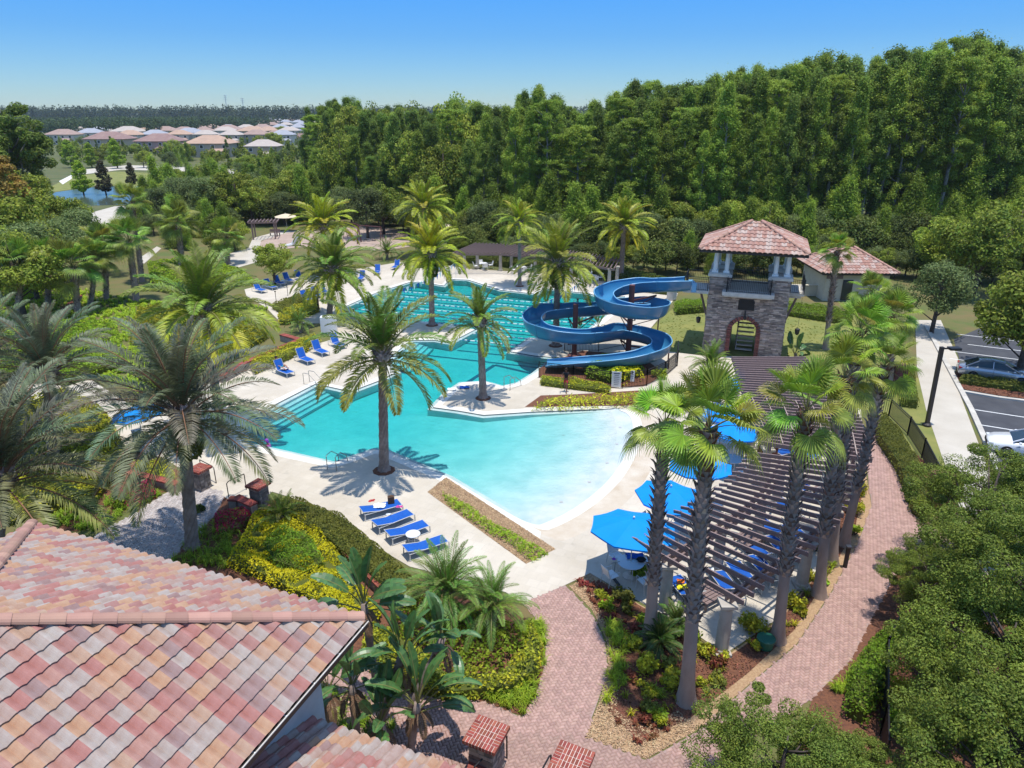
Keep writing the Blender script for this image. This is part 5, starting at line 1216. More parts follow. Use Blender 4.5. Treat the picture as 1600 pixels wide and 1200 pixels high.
for i, (b_, c_, s_, n_, l_) in enumerate([((590, 1085), (565, 905), 1.0, 12, "giant bird of paradise with tall upright leaf behind the roof corner"), ((590, 1150), (625, 985), .95, 13, "giant bird of paradise in the middle of the clump by the roof"), ((640, 1180), (650, 1060), 1.0, 14, "giant bird of paradise with broad dark leaves nearest the brick pillar"),
                                          ((560, 1170), (545, 1030), .9, 10, "giant bird of paradise closest to the lower roof"), ((510, 1150), (508, 1040), .7, 8, "thin bird of paradise in the shade by the clubhouse wall"), ((615, 1190), (590, 1090), .85, 12, "low bird of paradise at the clump's foot"), ((640, 1110), (690, 960), .8, 11, "bird of paradise beside the feathery palm"),
                                          ((1245, 560), (1245, 535), 1.0, 9, "low bird of paradise on the lawn right of the tower"), ((940, 515), (935, 505), .7, 10, "low bird of paradise planted under the slide's upper loop"), ((915, 520), (905, 512), .6, 8, "second low leafy plant under the slide")]): bird(b_, c_, s_, n_, l_, i)
# ---- hedges, shrubs, ground cover
def volume_hedge(name, px, z, h, m, label, cat="hedge", dens=260, lf=.09, asp=.6, lumpy=.12, group=None, rag=.0, core=True, seed=0, zb=0):
    poly = [(p.x, p.y) for p in PL(px, z)]; rg = np.random.default_rng(seed + len(px)); xs = [p[0] for p in poly]; ys = [p[1] for p in poly]
    A = abs(sum(poly[i][0] * poly[(i + 1) % len(poly)][1] - poly[(i + 1) % len(poly)][0] * poly[i][1] for i in range(len(poly)))) / 2
    n = int(A * dens); n = min(n, 60000); X = []; Y = []
    while len(X) < n:
        x = rg.uniform(min(xs), max(xs), n * 2); y = rg.uniform(min(ys), max(ys), n * 2); k = inside(x, y, poly); X += list(x[k]); Y += list(y[k])
    X = np.array(X[:n]); Y = np.array(Y[:n])
    bump_ = np.sin(X * 3.1 + np.sin(Y * 2.3)) * np.sin(Y * 2.7 + 1) * lumpy + rg.normal(size=n) * rag
    # lower towards the outline
    dmin = np.full(n, 9.0)
    for i in range(len(poly)):
        a = np.array(poly[i]); b = np.array(poly[(i + 1) % len(poly)]); ab = b - a; t = np.clip(((X - a[0]) * ab[0] + (Y - a[1]) * ab[1]) / (ab @ ab + 1e-9), 0, 1); dmin = np.minimum(dmin, np.hypot(X - a[0] - t * ab[0], Y - a[1] - t * ab[1]))
    edge = np.clip(dmin / (h * .3 + .05), 0, 1) ** .5; Z = (h + bump_) * (.25 + .75 * edge)
    low = rg.random(n) < .28; Z = np.where(low & (dmin < .35), Z * rg.uniform(.1, 1, n), Z)
    C = np.stack([X, Y, Z + zb], 1); out_ = np.stack([np.zeros(n), np.zeros(n), np.ones(n)], 1) * .5 + rg.normal(size=(n, 3)) * .5
    c0 = Vector((sum(xs) / len(xs), sum(ys) / len(ys), 0)); C[:, :2] -= np.array(c0.xy)
    o = empty(name, c0, 0, label, cat, group); put("foliage", leafcloud("foliage", C, out_, lf, lf * asp, m, rg), o)
    if core:
        q = B(); ins_ = inset(poly, min(.16, h * .25)) if A > 1 else poly; q.prism([(p[0] - c0.x, p[1] - c0.y) for p in ins_], zb - .03, zb + h * .72); q.obj("branches", "leaf_dark", o)
    return o
VH = volume_hedge
VH("clipped_hedge", [(425, 770), (480, 775), (540, 800), (600, 850), (665, 905), (640, 935), (600, 915), (560, 880), (500, 830), (430, 790)], .8, .8, "leaf_olive", "olive clipped hedge along the deck by the near loungers", dens=420, lf=.10, seed=1)
VH("yellow_hedge", [(395, 795), (440, 780), (490, 805), (540, 870), (600, 950), (560, 975), (480, 930), (400, 890), (350, 870), (365, 850)], .6, .55, "leaf_yellow", "golden yellow shrub bed beside the clubhouse roof", dens=420, lf=.11, lumpy=.2, seed=2)
VH("yellow_hedge", [(830, 960), (850, 1000), (845, 1040), (800, 1070), (700, 1080), (620, 1060), (560, 1020), (570, 960), (620, 980), (700, 1040), (780, 1040), (815, 1005)], .6, .6, "leaf_gold", "yellow green shrubs curving round the pygmy date palms", dens=300, lf=.13, lumpy=.25, rag=.08, seed=3)
VH("bed_fill", [(610, 960), (660, 930), (760, 950), (815, 975), (822, 1015), (780, 1045), (700, 1045), (630, 1000)], .3, .4, "leaf_lime", "low green planting under the pygmy date palms", "plants", dens=170, lf=.16, lumpy=.15, rag=.06, core=False, seed=33)
VH("juniper_bed", [(405, 838), (445, 812), (490, 830), (510, 870), (470, 885), (420, 868)], .9, .85, "leaf_hedge", "dark green spiky shrub mound in the yellow bed", "shrub", dens=340, lf=.2, asp=.2, rag=.12, seed=4)
VH("flower_bed", [(185, 760), (240, 750), (245, 770), (200, 790), (178, 780)], .3, .35, "leaf_pink", "crimson foliage patch beside the low brick wall", "flower bed", dens=260, lf=.16, asp=.35, rag=.06, seed=5)
VH("flower_bed", [(335, 800), (380, 788), (395, 805), (375, 825), (335, 830)], .3, .4, "leaf_pink", "crimson foliage patch beside the entry pillar", "flower bed", dens=260, lf=.16, asp=.35, rag=.06, seed=6)
VH("low_hedge", [(205, 715), (260, 715), (280, 745), (250, 748), (210, 730)], .5, .5, "leaf_gold", "low olive hedge behind the brick wall left of the entry", dens=300, lf=.1, seed=7)
VH("low_hedge", [(388, 566), (440, 544), (492, 524), (503, 532), (480, 546), (440, 563), (396, 582)], .3, .65, "leaf_gold", "yellow green hedge along the long brick wall", dens=240, lf=.12, seed=8)
VH("low_hedge", [(422, 475), (470, 455), (500, 445), (500, 455), (440, 485)], .5, .55, "leaf_olive", "curved hedge between the two left lounger rows", dens=200, lf=.14, seed=9)
VH("low_hedge", [(433, 486), (495, 462), (500, 480), (450, 500), (435, 500)], .5, .5, "leaf_gold", "golden shrubs below the curved hedge", dens=160, lf=.16, seed=10)
VH("slide_garden", [(910, 560), (960, 550), (1000, 556), (1010, 575), (960, 590), (915, 580)], .6, .65, "leaf_hedge", "green shrubs planted inside the slide's lowest loop", "shrub", dens=180, lf=.16, lumpy=.2, seed=11)
VH("croton_patch", [(950, 572), (1000, 565), (1008, 578), (960, 588)], .9, .75, "leaf_yellow", "yellow shrub patch in front of the slide's tall post", "shrub", dens=80, lf=.18, core=False, seed=12)
VH("low_hedge", [(845, 586), (900, 590), (955, 600), (955, 610), (890, 602), (843, 596)], .35, .4, "leaf_gold", "low hedge along the slide fence", dens=200, lf=.12, seed=13)
VH("pool_side_plants", [(830, 634), (860, 620), (930, 617), (1010, 612), (1060, 614), (1040, 628), (960, 630), (880, 634)], .4, .4, "leaf_gold", "yellow green plants in the bed between walk and beach pool", "plants", dens=130, lf=.2, asp=.4, rag=.12, core=False, seed=14)
VH("planter_grass", [(690, 768), (712, 775), (760, 808), (858, 860), (830, 875), (800, 850), (750, 820), (700, 785)], .2, .22, "leaf_lime", "strip of green tufts in the gravel planter", "grass", dens=300, lf=.24, asp=.16, rag=.06, core=False, seed=15)
VH("walkside_hedge", [(1365, 648), (1385, 640), (1410, 665), (1450, 730), (1455, 800), (1425, 780), (1400, 715), (1370, 672)], .8, .8, "leaf_olive", "olive hedge between the curved walk and the black fence", dens=360, lf=.1, seed=16)
VH("walkside_hedge", [(1330, 1030), (1362, 985), (1395, 965), (1415, 975), (1400, 1040), (1360, 1110), (1320, 1090)], .8, .9, "leaf_hedge", "glossy green hedge beside the walk at the lower right", dens=480, lf=.11, seed=17)
VH("lawn_hedge", [(1052, 470), (1100, 466), (1105, 478), (1056, 482)], .7, .8, "leaf_hedge", "clipped hedge in front of the tower's left side", dens=260, lf=.13, seed=18)
VH("lawn_hedge", [(1225, 470), (1300, 476), (1335, 490), (1330, 500), (1228, 484)], .6, .6, "leaf_hedge", "clipped hedge in front of the pool house", dens=220, lf=.13, seed=19)
VH("back_hedge", [(630, 412), (735, 402), (960, 428), (1000, 445), (1060, 452), (1060, 440), (960, 412), (735, 388), (640, 396)], .8, 1.0, "leaf_dark", "dark hedge behind the back pergola", dens=90, lf=.2, seed=20)
VH("side_shrub", [(1412, 560), (1430, 560), (1434, 600), (1440, 625), (1405, 620)], .7, .8, "leaf_olive", "shrubs beside the sidewalk near the lamp post", dens=240, lf=.12, seed=21)
VH("side_shrub", [(1405, 560), (1422, 562), (1424, 592), (1408, 590)], 1.0, 1.2, "leaf_yellow", "bright yellow shrub beside the brick pier", "shrub", dens=260, lf=.13, seed=22)
VH("island_shrub", [(1497, 592), (1600, 606), (1700, 600), (1600, 592), (1505, 580)], .4, .45, "leaf_olive", "low shrubs on the parking island beside the silver car", dens=180, lf=.14, seed=23)
VH("left_shrubs", [(0, 640), (100, 600), (170, 640), (200, 700), (150, 760), (0, 800)], .9, 1.0, "leaf_gold", "yellow green shrubs under the grey date palms", "shrub", dens=200, lf=.16, lumpy=.3, seed=24)
VH("left_shrubs", [(215, 480), (300, 470), (420, 520), (360, 560), (260, 560), (200, 530)], .5, .6, "leaf_gold", "golden shrubs beyond the brick wall left of the pool", "shrub", dens=90, lf=.22, lumpy=.3, seed=25)
VH("left_shrubs", [(230, 410), (300, 400), (380, 420), (400, 440), (300, 450), (235, 440)], .4, .5, "leaf_lime", "lime ground shrubs among the left fan palms", "shrub", dens=70, lf=.24, lumpy=.2, core=False, seed=26)
VH("left_shrubs", [(0, 520), (60, 500), (180, 500), (200, 560), (100, 590), (0, 580)], .7, .8, "leaf_lime", "green shrubs below the left fan palm group", "shrub", dens=110, lf=.2, lumpy=.3, seed=27)
# tufted grasses and loose ground cover: uncountable
def tufts(name, px, m, label, dens=14, bl=24, h=.34, w=.022, seed=0, kind="stuff"):
    poly = [(p.x, p.y) for p in PL(px)]; rg = np.random.default_rng(seed); xs = [p[0] for p in poly]; ys = [p[1] for p in poly]
    A = abs(sum(poly[i][0] * poly[(i + 1) % len(poly)][1] - poly[(i + 1) % len(poly)][0] * poly[i][1] for i in range(len(poly)))) / 2; n = int(A * dens); x = rg.uniform(min(xs), max(xs), n * 6); y = rg.uniform(min(ys), max(ys), n * 6); k = inside(x, y, poly); x, y = x[k][:n], y[k][:n]; n = len(x)
    X = np.repeat(x, bl); Y = np.repeat(y, bl); m_ = len(X); a = rg.uniform(0, 6.28, m_); l = h * rg.uniform(.6, 1.2, m_); lean = rg.uniform(.3, 1.1, m_); X = X + rg.normal(size=m_) * .04; Y = Y + rg.normal(size=m_) * .04
    dx, dy = np.cos(a), np.sin(a); b0 = np.stack([X, Y, np.full(m_, -.01)], 1); mid = b0 + np.stack([dx * l * lean * .4, dy * l * lean * .4, l * .65], 1); tip = b0 + np.stack([dx * l * lean, dy * l * lean, l * (.85 - .35 * lean)], 1); sd = np.stack([-dy, dx, np.zeros(m_)], 1) * w / 2
    V = np.stack([b0 - sd, b0 + sd, mid + sd, mid - sd, tip], 1).reshape(-1, 3); i = np.arange(m_) * 5; Fq = np.concatenate([np.stack([i, i + 1, i + 2, i + 3], 1), np.stack([i + 3, i + 2, i + 4, i + 4], 1)])
    q4 = np.stack([i + 3, i + 2, i + 4], 1)
    me = bpy.data.meshes.new(name); me.vertices.add(len(V)); me.vertices.foreach_set("co", V.astype(np.float32).ravel()); nq = m_
    lv_ = np.concatenate([Fq[:nq].ravel(), q4.ravel()]).astype(np.int32); me.loops.add(len(lv_)); me.loops.foreach_set("vertex_index", lv_); me.polygons.add(2 * nq)
    me.polygons.foreach_set("loop_start", np.concatenate([np.arange(nq) * 4, nq * 4 + np.arange(nq) * 3]).astype(np.int32)); me.polygons.foreach_set("loop_total", np.concatenate([np.full(nq, 4), np.full(nq, 3)]).astype(np.int32)); me.materials.append(MATS[m]); me.update()
    return tag(put(name, me), label, "grass", None, kind)
tufts("liriope_grass", [(800, 985), (845, 975), (852, 1010), (848, 1050), (825, 1105), (790, 1100), (740, 1088), (700, 1075), (800, 1065), (830, 1020)], "leaf_lime", "lime green grass border on the walk's inner curve", 22, 26, .42, seed=1)
tufts("liriope_grass", [(945, 965), (968, 975), (985, 1010), (980, 1060), (960, 1090), (945, 1105), (952, 1040), (950, 1000)], "leaf_lime", "lime grass strip along the mulch point's left edge", 18, 26, .38, seed=2)
tufts("liriope_grass", [(1010, 1100), (1080, 1105), (1130, 1060), (1180, 1035), (1240, 985), (1290, 910), (1310, 880), (1300, 870), (1265, 915), (1215, 985), (1150, 1040), (1090, 1080), (1000, 1080)], "leaf_lime", "lime grass tufts along the right walk's edge", 9, 26, .40, seed=3)
tufts("dark_grass", [(110, 790), (200, 772), (262, 768), (215, 795), (150, 830), (60, 825)], "leaf_hedge", "dark green grass left of the entry walk", 12, 22, .35, seed=12)
tufts("dark_grass", [(215, 470), (420, 480), (415, 500), (350, 570), (215, 620), (60, 540), (-60, 500), (60, 440)], "leaf_lime", "rough greenery under the left palms", 5, 22, .4, .04, seed=13)
tufts("ground_cover", [(900, 905), (925, 905), (990, 950), (1010, 970), (960, 985), (930, 950)], "leaf_red", "reddish ground cover at the tip of the mulch point", 12, 14, .2, .05, seed=4)
tufts("ground_cover", [(960, 1130), (1000, 1100), (1070, 1110), (1040, 1150), (1000, 1165)], "leaf_red", "reddish ground cover near the mulch point's lower end", 8, 12, .18, .05, seed=5)
tufts("dark_grass", [(285, 862), (330, 812), (420, 850), (520, 930), (400, 890), (255, 885)], "leaf_hedge", "dark green grass under the nearest date palm", 10, 22, .4, seed=6)
tufts("lawn_grass", [(1058, 480), (1014, 520), (1022, 545), (1090, 552), (1240, 558), (1330, 630), (1400, 620), (1380, 510), (1200, 475)], "leaf_olive", "short dry grass of the lawn around the tower", 3, 8, .07, .03, seed=7)
tufts("roof_side_grass", [(480, 1060), (560, 1090), (620, 1130), (600, 1200), (500, 1200)], "leaf_hedge", "grass in the shade between the roofs and plants", 14, 22, .35, seed=8)
tufts("liriope_grass", [(742, 1090), (800, 1108), (818, 1120), (840, 1085), (800, 1085)], "leaf_lime", "lime grass at the pointed end of the bed by the bottom pillars", 22, 24, .34, seed=19)
tufts("mulch_weeds", [(930, 925), (960, 985), (975, 1045), (970, 1105), (1010, 1150), (1080, 1115), (1170, 1048), (1240, 985), (1290, 905), (1132, 1030), (1000, 946)], "leaf_gold", "thin yellow green weeds dotting the mulch point", 2.2, 18, .28, .03, seed=18)
tufts("walk_grass", [(1300, 1080), (1340, 1030), (1370, 1060), (1330, 1110)], "leaf_lime", "grass tufts beside the walk near the glossy hedge", 12, 22, .35, seed=9)
# single shrubs in the mulch beds
def shrub(px, r, m, label, cat="shrub", lf=.12, n=900, asp=.55, seed=0, h=1.0):
    rg = np.random.default_rng(seed); b = P(*px); k = rg.integers(0, 9, n); ca_ = rg.uniform(0, 6.28, 9); cr_r = rg.uniform(.1, .75, 9) * r; cz_ = rg.uniform(.25, .95, 9) * r * h; cs_ = rg.uniform(.22, .5, 9) * r
    v = rg.normal(size=(n, 3)); v /= np.linalg.norm(v, axis=1, keepdims=True)
    C = np.stack([np.cos(ca_) * cr_r, np.sin(ca_) * cr_r, cz_], 1)[k] + v * (cs_[k] * rg.uniform(.5, 1.25, n))[:, None]; C[:, 2] = np.maximum(C[:, 2], .02); lf = lf * rg.uniform(.5, 1.4, n); o = empty("shrub", b, 0, label, cat); put("foliage", leafcloud("foliage", C, v, lf, lf * asp, m, rg), o)
    q = B()
    for k in range(5): a = k * 1.26; q.tube([Vector((0, 0, -.03)), Vector((math.cos(a) * r * .6, math.sin(a) * r * .6, r * .7 * h))], [.03, .012], 5)
    q.obj("stem", "bark", o); return o
SH = [((1010, 1045), .55, "leaf_gold", "yellow shrub in the mulch point, left of the tall palm"), ((985, 1010), .4, "leaf_gold", "small yellow shrub behind the grass strip"), ((1045, 1075), .45, "leaf_gold", "yellow shrub at the foot of the tall fan palm"), ((1000, 900), .45, "leaf_hedge", "green shrub at the deck corner near the bicycle"),
      ((975, 940), .5, "leaf_olive", "olive shrub at the edge of the mulch point"), ((1105, 1025), .4, "leaf_gold", "yellow sprig beside the pergola's corner column"), ((1240, 950), .5, "leaf_gold", "yellow shrub right of the pot's palm"), ((1275, 860), .45, "leaf_gold", "yellow shrub between the two walkside palms"),
      ((1175, 985), .6, "leaf_gold", "yellow croton bush growing beside the green pot"), ((1330, 800), .5, "leaf_gold", "yellow shrub beside the walk above the bollard"), ((1335, 835), .4, "leaf_lime", "green tuft shrub next to the bollard light"), ((1260, 905), .35, "leaf_gold", "small yellow shrub at the deck's right edge"), ((1340, 770), .6, "leaf_gold", "reddish yellow shrub at the pergola's outer edge"),
      ((1150, 610), .9, "leaf_gold", "yellow shrub beside the upper pergola's column"), ((1440, 800), .6, "leaf_lime", "green shrub at the foot of the brick pier by the walk"), ((1030, 590), .6, "leaf_lime", "green shrub at the slide fence's right corner"), ((195, 790), .6, "leaf_hedge", "dark green bush beside the entry walk"), ((140, 800), .7, "leaf_dark", "dark bush under the left date palm's fronds"),
      ((310, 800), .3, "leaf_dark", "small dark plant at the nearest palm's foot"), ((870, 572), .5, "leaf_lime", "small palm-like plant at the slide's short post"), ((1400, 1100), .7, "leaf_gold", "yellow shrub behind the black fence at lower right"), ((1440, 1010), .8, "leaf_red", "reddish bush behind the black fence at lower right"), ((1420, 1150), .8, "leaf_hedge", "green bush behind the black fence near the bottom edge"), ((1480, 1090), 1.0, "leaf_near", "tall green bush between the black fence and the corner oak"), ((1475, 960), .9, "leaf_near", "green bush under the loose oak beside the fence")]
for i, (p_, r_, m_, l_) in enumerate(SH): shrub(p_, r_, m_, l_, seed=i, n=int(700 + 900 * r_))
cp_ = [(p.x, p.y) for p in PL([(930, 925), (960, 985), (975, 1045), (970, 1105), (1010, 1150), (1080, 1115), (1170, 1048), (1240, 985), (1290, 905), (1320, 850), (1300, 850), (1216, 972), (1132, 1030), (1065, 982), (1000, 946)])]
k = 0
for i in range(400):
    px, py = rnd.uniform(930, 1330), rnd.uniform(900, 1150); p = P(px, py)
    if not inside(np.array([p.x]), np.array([p.y]), cp_)[0] or k >= 30: continue
    side_ = "by the curved walk's edge" if px < 990 else ("near the tall fan palm's foot" if px < 1110 else ("beside the green pot" if px < 1225 else "along the right walk"))
    kd, m_ = rnd.choice([("golden", "leaf_gold"), ("lime", "leaf_lime"), ("olive", "leaf_olive"), ("reddish", "leaf_red")]); o = shrub((px, py), rnd.uniform(.2, .38), m_, "small %s bedding plant in the mulch %s" % (kd, side_), "plant", seed=100 + i, n=330, lf=.13); o["group"] = "small %s bedding plants %s" % (kd, side_); k += 1
clump("spiky_plant", (1030, 1010), 40, .42, FR, (.06, .12, .02), "dark spiky cycad between the two near fan palms", .25, "plant", seed=31, spread=.1)
clump("spiky_plant", (1055, 985), 30, .4, FR, (.12, .2, .03), "lighter green spiky plant beside the deck edge", .3, "plant", seed=32, spread=.1)
# ================================================================== PERGOLAS
def column(parent, p, h, r=.24, cap=True, m="column", n=14):
    q = B(); z = p.z; q.box((p.x, p.y, z + .06), (r * 2.5, r * 2.5, .12)); q.lathe([(r * 1.12, .12), (r * 1.12, .2), (r, .25), (r * .96, h * .5), (r * .84, h - .25), (r * 1.0, h - .2), (r * 1.0, h - .12)], (p.x, p.y, z), n); q.box((p.x, p.y, z + h - .06), (r * 2.4, r * 2.4, .12))
    return q.obj("column", m, parent)
def along(pts, t):
    pts = [Vector(p) for p in pts]; L = [0]
    for a, b in zip(pts[:-1], pts[1:]): L.append(L[-1] + (b - a).length)
    d = t * L[-1]
    for i in range(len(pts) - 1):
        if d <= L[i + 1] or i == len(pts) - 2: return pts[i].lerp(pts[i + 1], (d - L[i]) / (L[i + 1] - L[i] + 1e-9))
PZ = 2.3
pg = empty("pergola", (0, 0, 0), 0, "open brown slatted pergola on cream columns over the near dining deck", "pergola")
Lc = smooth(PL([(985, 840), (1044, 803), (1117, 764), (1147, 737), (1168, 708)], PZ + .2), 2); Rc = smooth(PL([(1148, 934), (1225, 880), (1292, 826), (1318, 775), (1326, 728)], PZ + .2), 2)
NSL = 22
for i in range(NSL):
    t = i / (NSL - 1); a, b = along(Lc, t), along(Rc, t); d = (b - a).normalized(); b2 = b + d * .35
    q = B(); q.beam(a + d * .35, b2, .065, .19); q.beam(a, a + d * .36 + Vector((0, 0, .06)), .07, .13); q.obj("slat", "pergola_wood", pg)
for f in (.34, .40, .93, .97):
    q = B()
    pts_ = [along(Lc, i / 12).lerp(along(Rc, i / 12), f) + Vector((0, 0, -.26)) for i in range(13)]
    for a, b in zip(pts_[:-1], pts_[1:]): q.beam(a, b, .08, .26)
    q.obj("beam", "pergola_wood", pg)
for f, ts in ((.37, (.02, .34, .66, .97)), (.95, (.0, .45, .75, 1.0))):
    for t in ts:
        p = along(Lc, t).lerp(along(Rc, t), f); p.z = 0; column(pg, p, PZ - .12)
pg2 = empty("pergola", (0, 0, 0), 0, "dense dark lattice pergola between the near pergola and the stone tower", "pergola")
L2 = smooth(PL([(1143, 560), (1152, 592), (1163, 628), (1176, 660), (1188, 692)], PZ + .35), 2); R2 = smooth(PL([(1252, 560), (1285, 585), (1322, 628), (1343, 668), (1352, 718)], PZ + .35), 2)
for i in range(34):
    t = i / 33; a, b = along(L2, t), along(R2, t); q = B(); q.beam(a, b + (b - a).normalized() * .3, .09, .22); q.obj("slat", "pergola_wood", pg2)
for k, f in enumerate((.08, .22, .36, .5, .64, .78, .92)):
    q = B(); pts_ = [along(L2, .55 + .45 * i / 8).lerp(along(R2, .55 + .45 * i / 8), f) + Vector((0, 0, .14)) for i in range(9)]
    for a, b in zip(pts_[:-1], pts_[1:]): q.beam(a, b, .05, .05)
    q.obj("lath", "trunk_smooth", pg2)
for f in (.1, .9):
    q = B(); pts_ = [along(L2, i / 12).lerp(along(R2, i / 12), f) + Vector((0, 0, -.24)) for i in range(13)]
    for a, b in zip(pts_[:-1], pts_[1:]): q.beam(a, b, .14, .26)
    q.obj("beam", "pergola_wood", pg2)
    for t in (.05, .33, .62, .97): p = along(L2, t).lerp(along(R2, t), f); p.z = 0; column(pg2, p, PZ - .02)
# back pergola
pb = empty("pergola", (0, 0, 0), 0, "long low brown pergola on paired cream columns behind the lap pool", "pergola")
cf = [(726, 425), (782, 423), (836, 432), (892, 441), (951, 453)]; cb = [(746, 419), (799, 419), (853, 426), (906, 435), (963, 449)]
fr_ = [P(*p) for p in cf]; bk_ = [P(p[0], p[1]) for p in cb]
for f_ in fr_ + bk_: column(pb, f_, 2.35, .2, n=10)
fc = PL([(720, 395), (783, 395), (838, 400), (895, 408), (960, 419)], 2.5); bc_ = PL([(742, 381), (800, 383), (856, 388), (910, 396), (968, 405)], 2.5)
fc[0] = fc[0] + (fc[0] - fc[1]).normalized() * .8
for i in range(44):
    t = i / 43; a, b = along(fc, t), along(bc_, t); d = (b - a).normalized(); q = B(); q.beam(a - d * .5, b + d * .5, .07, .2); q.obj("slat", "pergola_wood", pb)
for cc in (fc, bc_):
    q = B()
    for a, b in zip(cc[:-1], cc[1:]): q.beam(a + Vector((0, 0, -.2)), b + Vector((0, 0, -.2)), .12, .22)
    q.obj("beam", "pergola_wood", pb)
for c_, w_, lab in ((P(415, 372), 4.2, "small dark pergola at the playground path's left end"), (P(740, 374), 5.0, "dark pavilion pergola half hidden at the wood's edge")):
    o = empty("pergola", c_, .2, lab, "pergola")
    for i in range(9): q = B(); q.beam((-w_ / 2 + w_ * i / 8, -1.7, 2.6), (-w_ / 2 + w_ * i / 8, 1.7, 2.6), .1, .18); q.obj("slat", "pergola_wood", o)
    for x in (-w_ * .38, w_ * .38):
        for y in (-1.2, 1.2): q = B(); q.box((x, y, 1.2), (.2, .2, 2.4)); q.obj("post", "pergola_wood", o)
    for y in (-1.2, 1.2): q = B(); q.beam((-w_ / 2, y, 2.45), (w_ / 2, y, 2.45), .12, .18); q.obj("beam", "pergola_wood", o)
# ================================================================== WATER SLIDE
sd = empty("water_slide", (0, 0, 0), 0, "blue spiralling water slide from the stone tower into the pool", "water slide")
C1, C2 = P(981, 557), P(897, 556)
def W(x, y, z): return Vector((C1.x + x, C1.y + y, z))
ctl = [W(4.55, 1.35, 5.0), W(3.5, 1.25, 4.95), W(2.2, 1.55, 4.85), W(.6, 2.0, 4.65), W(-1.0, 1.6, 4.45), W(-2.1, .3, 4.2), W(-1.8, -1.3, 3.95), W(-.2, -2.2, 3.75), W(1.5, -1.6, 3.55), W(2.2, .1, 3.35), W(1.3, 1.7, 3.15), W(-.5, 2.25, 2.95), W(-2.6, 2.1, 2.75), W(-4.6, 2.2, 2.6),
       W(-6.8, 1.8, 2.4), W(-7.6, .2, 2.2), W(-6.9, -1.5, 2.0), W(-4.9, -2.1, 1.8), W(-3.3, -1.7, 1.65), W(-1.9, -.6, 1.5), W(-.6, .35, 1.35), W(1.0, .0, 1.2), W(2.1, -1.2, 1.05), W(1.9, -2.7, .9), W(.5, -3.7, .75), W(-1.4, -3.9, .62), W(-3.4, -3.65, .5), W(-5.2, -3.4, .4), W(-6.6, -3.2, .32)]
def cr_(P0, P1, P2, P3, t): return .5 * ((2 * P1) + (P2 - P0) * t + (2 * P0 - 5 * P1 + 4 * P2 - P3) * t * t + (3 * P1 - P0 - 3 * P2 + P3) * t ** 3)
path = []
for i in range(len(ctl) - 1):
    for k in range(6): path.append(cr_(ctl[max(i - 1, 0)], ctl[i], ctl[i + 1], ctl[min(i + 2, len(ctl) - 1)], k / 6))
path.append(ctl[-1])
TWd, TH = .72, .76
def prof(side_h0, side_h1, off):      # trough cross-section points (x across, z up)
    pts_ = []
    for k in range(13):
        a = math.pi * (k / 12); x = -math.cos(a) * (TWd + off); z = (1 - math.sin(a)) * TH - off * math.sin(a); s_ = side_h0 if x < 0 else side_h1
        pts_.append((x, z + (max(0, s_) * (abs(x) / TWd) ** 6)))
    return pts_
seg = 12; NP = len(path)
outer_side = []
for i, p in enumerate(path):
    a, b, c = path[max(i - 3, 0)], p, path[min(i + 3, NP - 1)]; cr2 = (b - a).cross(c - b).z; outer_side.append(cr2)
def trough(off, i0, i1, skin):
    vs = []
    for i in range(i0, i1 + 1):
        p = path[i]; d = (path[min(i + 1, NP - 1)] - path[max(i - 1, 0)]).normalized(); sidev = d.cross(Vector((0, 0, 1))).normalized()   # right of travel
        k = max(-1, min(1, outer_side[i] * 1.1)); fade = 1.0 if i < NP - 26 else max(.0, (NP - 1 - i) / 26)
        hl_, hr_ = .12 + .34 * max(0, -k), .12 + .34 * max(0, k)
        hl_ *= fade; hr_ *= fade
        for x, z in prof(hl_, hr_, off): vs.append(p + sidev * x + Vector((0, 0, z * (.35 + .65 * fade))))
    n = i1 - i0 + 1; fs = [(j * 13 + k, j * 13 + k + 1, (j + 1) * 13 + k + 1, (j + 1) * 13 + k) for j in range(n - 1) for k in range(12)]
    return vs, fs
for s0 in range(0, NP - 1, seg):
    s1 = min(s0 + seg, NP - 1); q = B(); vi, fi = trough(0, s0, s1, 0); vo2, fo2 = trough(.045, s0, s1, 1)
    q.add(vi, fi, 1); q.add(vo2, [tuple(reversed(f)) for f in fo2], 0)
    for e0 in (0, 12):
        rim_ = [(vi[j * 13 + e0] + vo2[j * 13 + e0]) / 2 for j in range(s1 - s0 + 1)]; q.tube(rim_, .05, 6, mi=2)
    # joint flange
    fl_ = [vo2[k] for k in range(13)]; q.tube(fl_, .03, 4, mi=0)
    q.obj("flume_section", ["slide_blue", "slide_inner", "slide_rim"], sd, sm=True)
for c_, h_, r_ in ((C1, 5.75, .22), (C2, 4.2, .2)):
    q = B(); q.lathe([(r_ * 2.6, -.02), (r_ * 2.6, .10), (r_ * 1.3, .14), (r_, .15), (r_, h_)], c_, 16); q.obj("post", "slide_post", sd)
for c_, z_, tg in ((C1, 4.5, W(2.2, 1.5, 4.6)), (C1, 3.6, W(0, -2.1, 3.65)), (C1, 3.2, W(2.2, .1, 3.2)), (C1, 2.7, W(-.5, 2.2, 2.9)), (C1, 4.0, W(-2.1, .3, 4.1)), (C2, 2.3, W(-4.6, 2.1, 2.55)), (C2, 1.7, W(-4.9, -2.1, 1.75)), (C2, 1.9, W(-7.1, .1, 2.15)), (C2, 2.6, W(-2.6, 2.1, 2.7)), (C1, .9, W(2.1, -1.2, 1.0)), (C1, .9, W(-.6, .35, 1.3))):
    q = B(); d = Vector((tg.x - c_.x, tg.y - c_.y, 0)); q.beam(Vector((c_.x, c_.y, z_)), tg + Vector((0, 0, -.05)), .08, .12); q.beam(Vector((c_.x, c_.y, z_ - .7)), tg + Vector((0, 0, -.1)), .05, .05); q.obj("bracket_arm", "slide_post", sd)
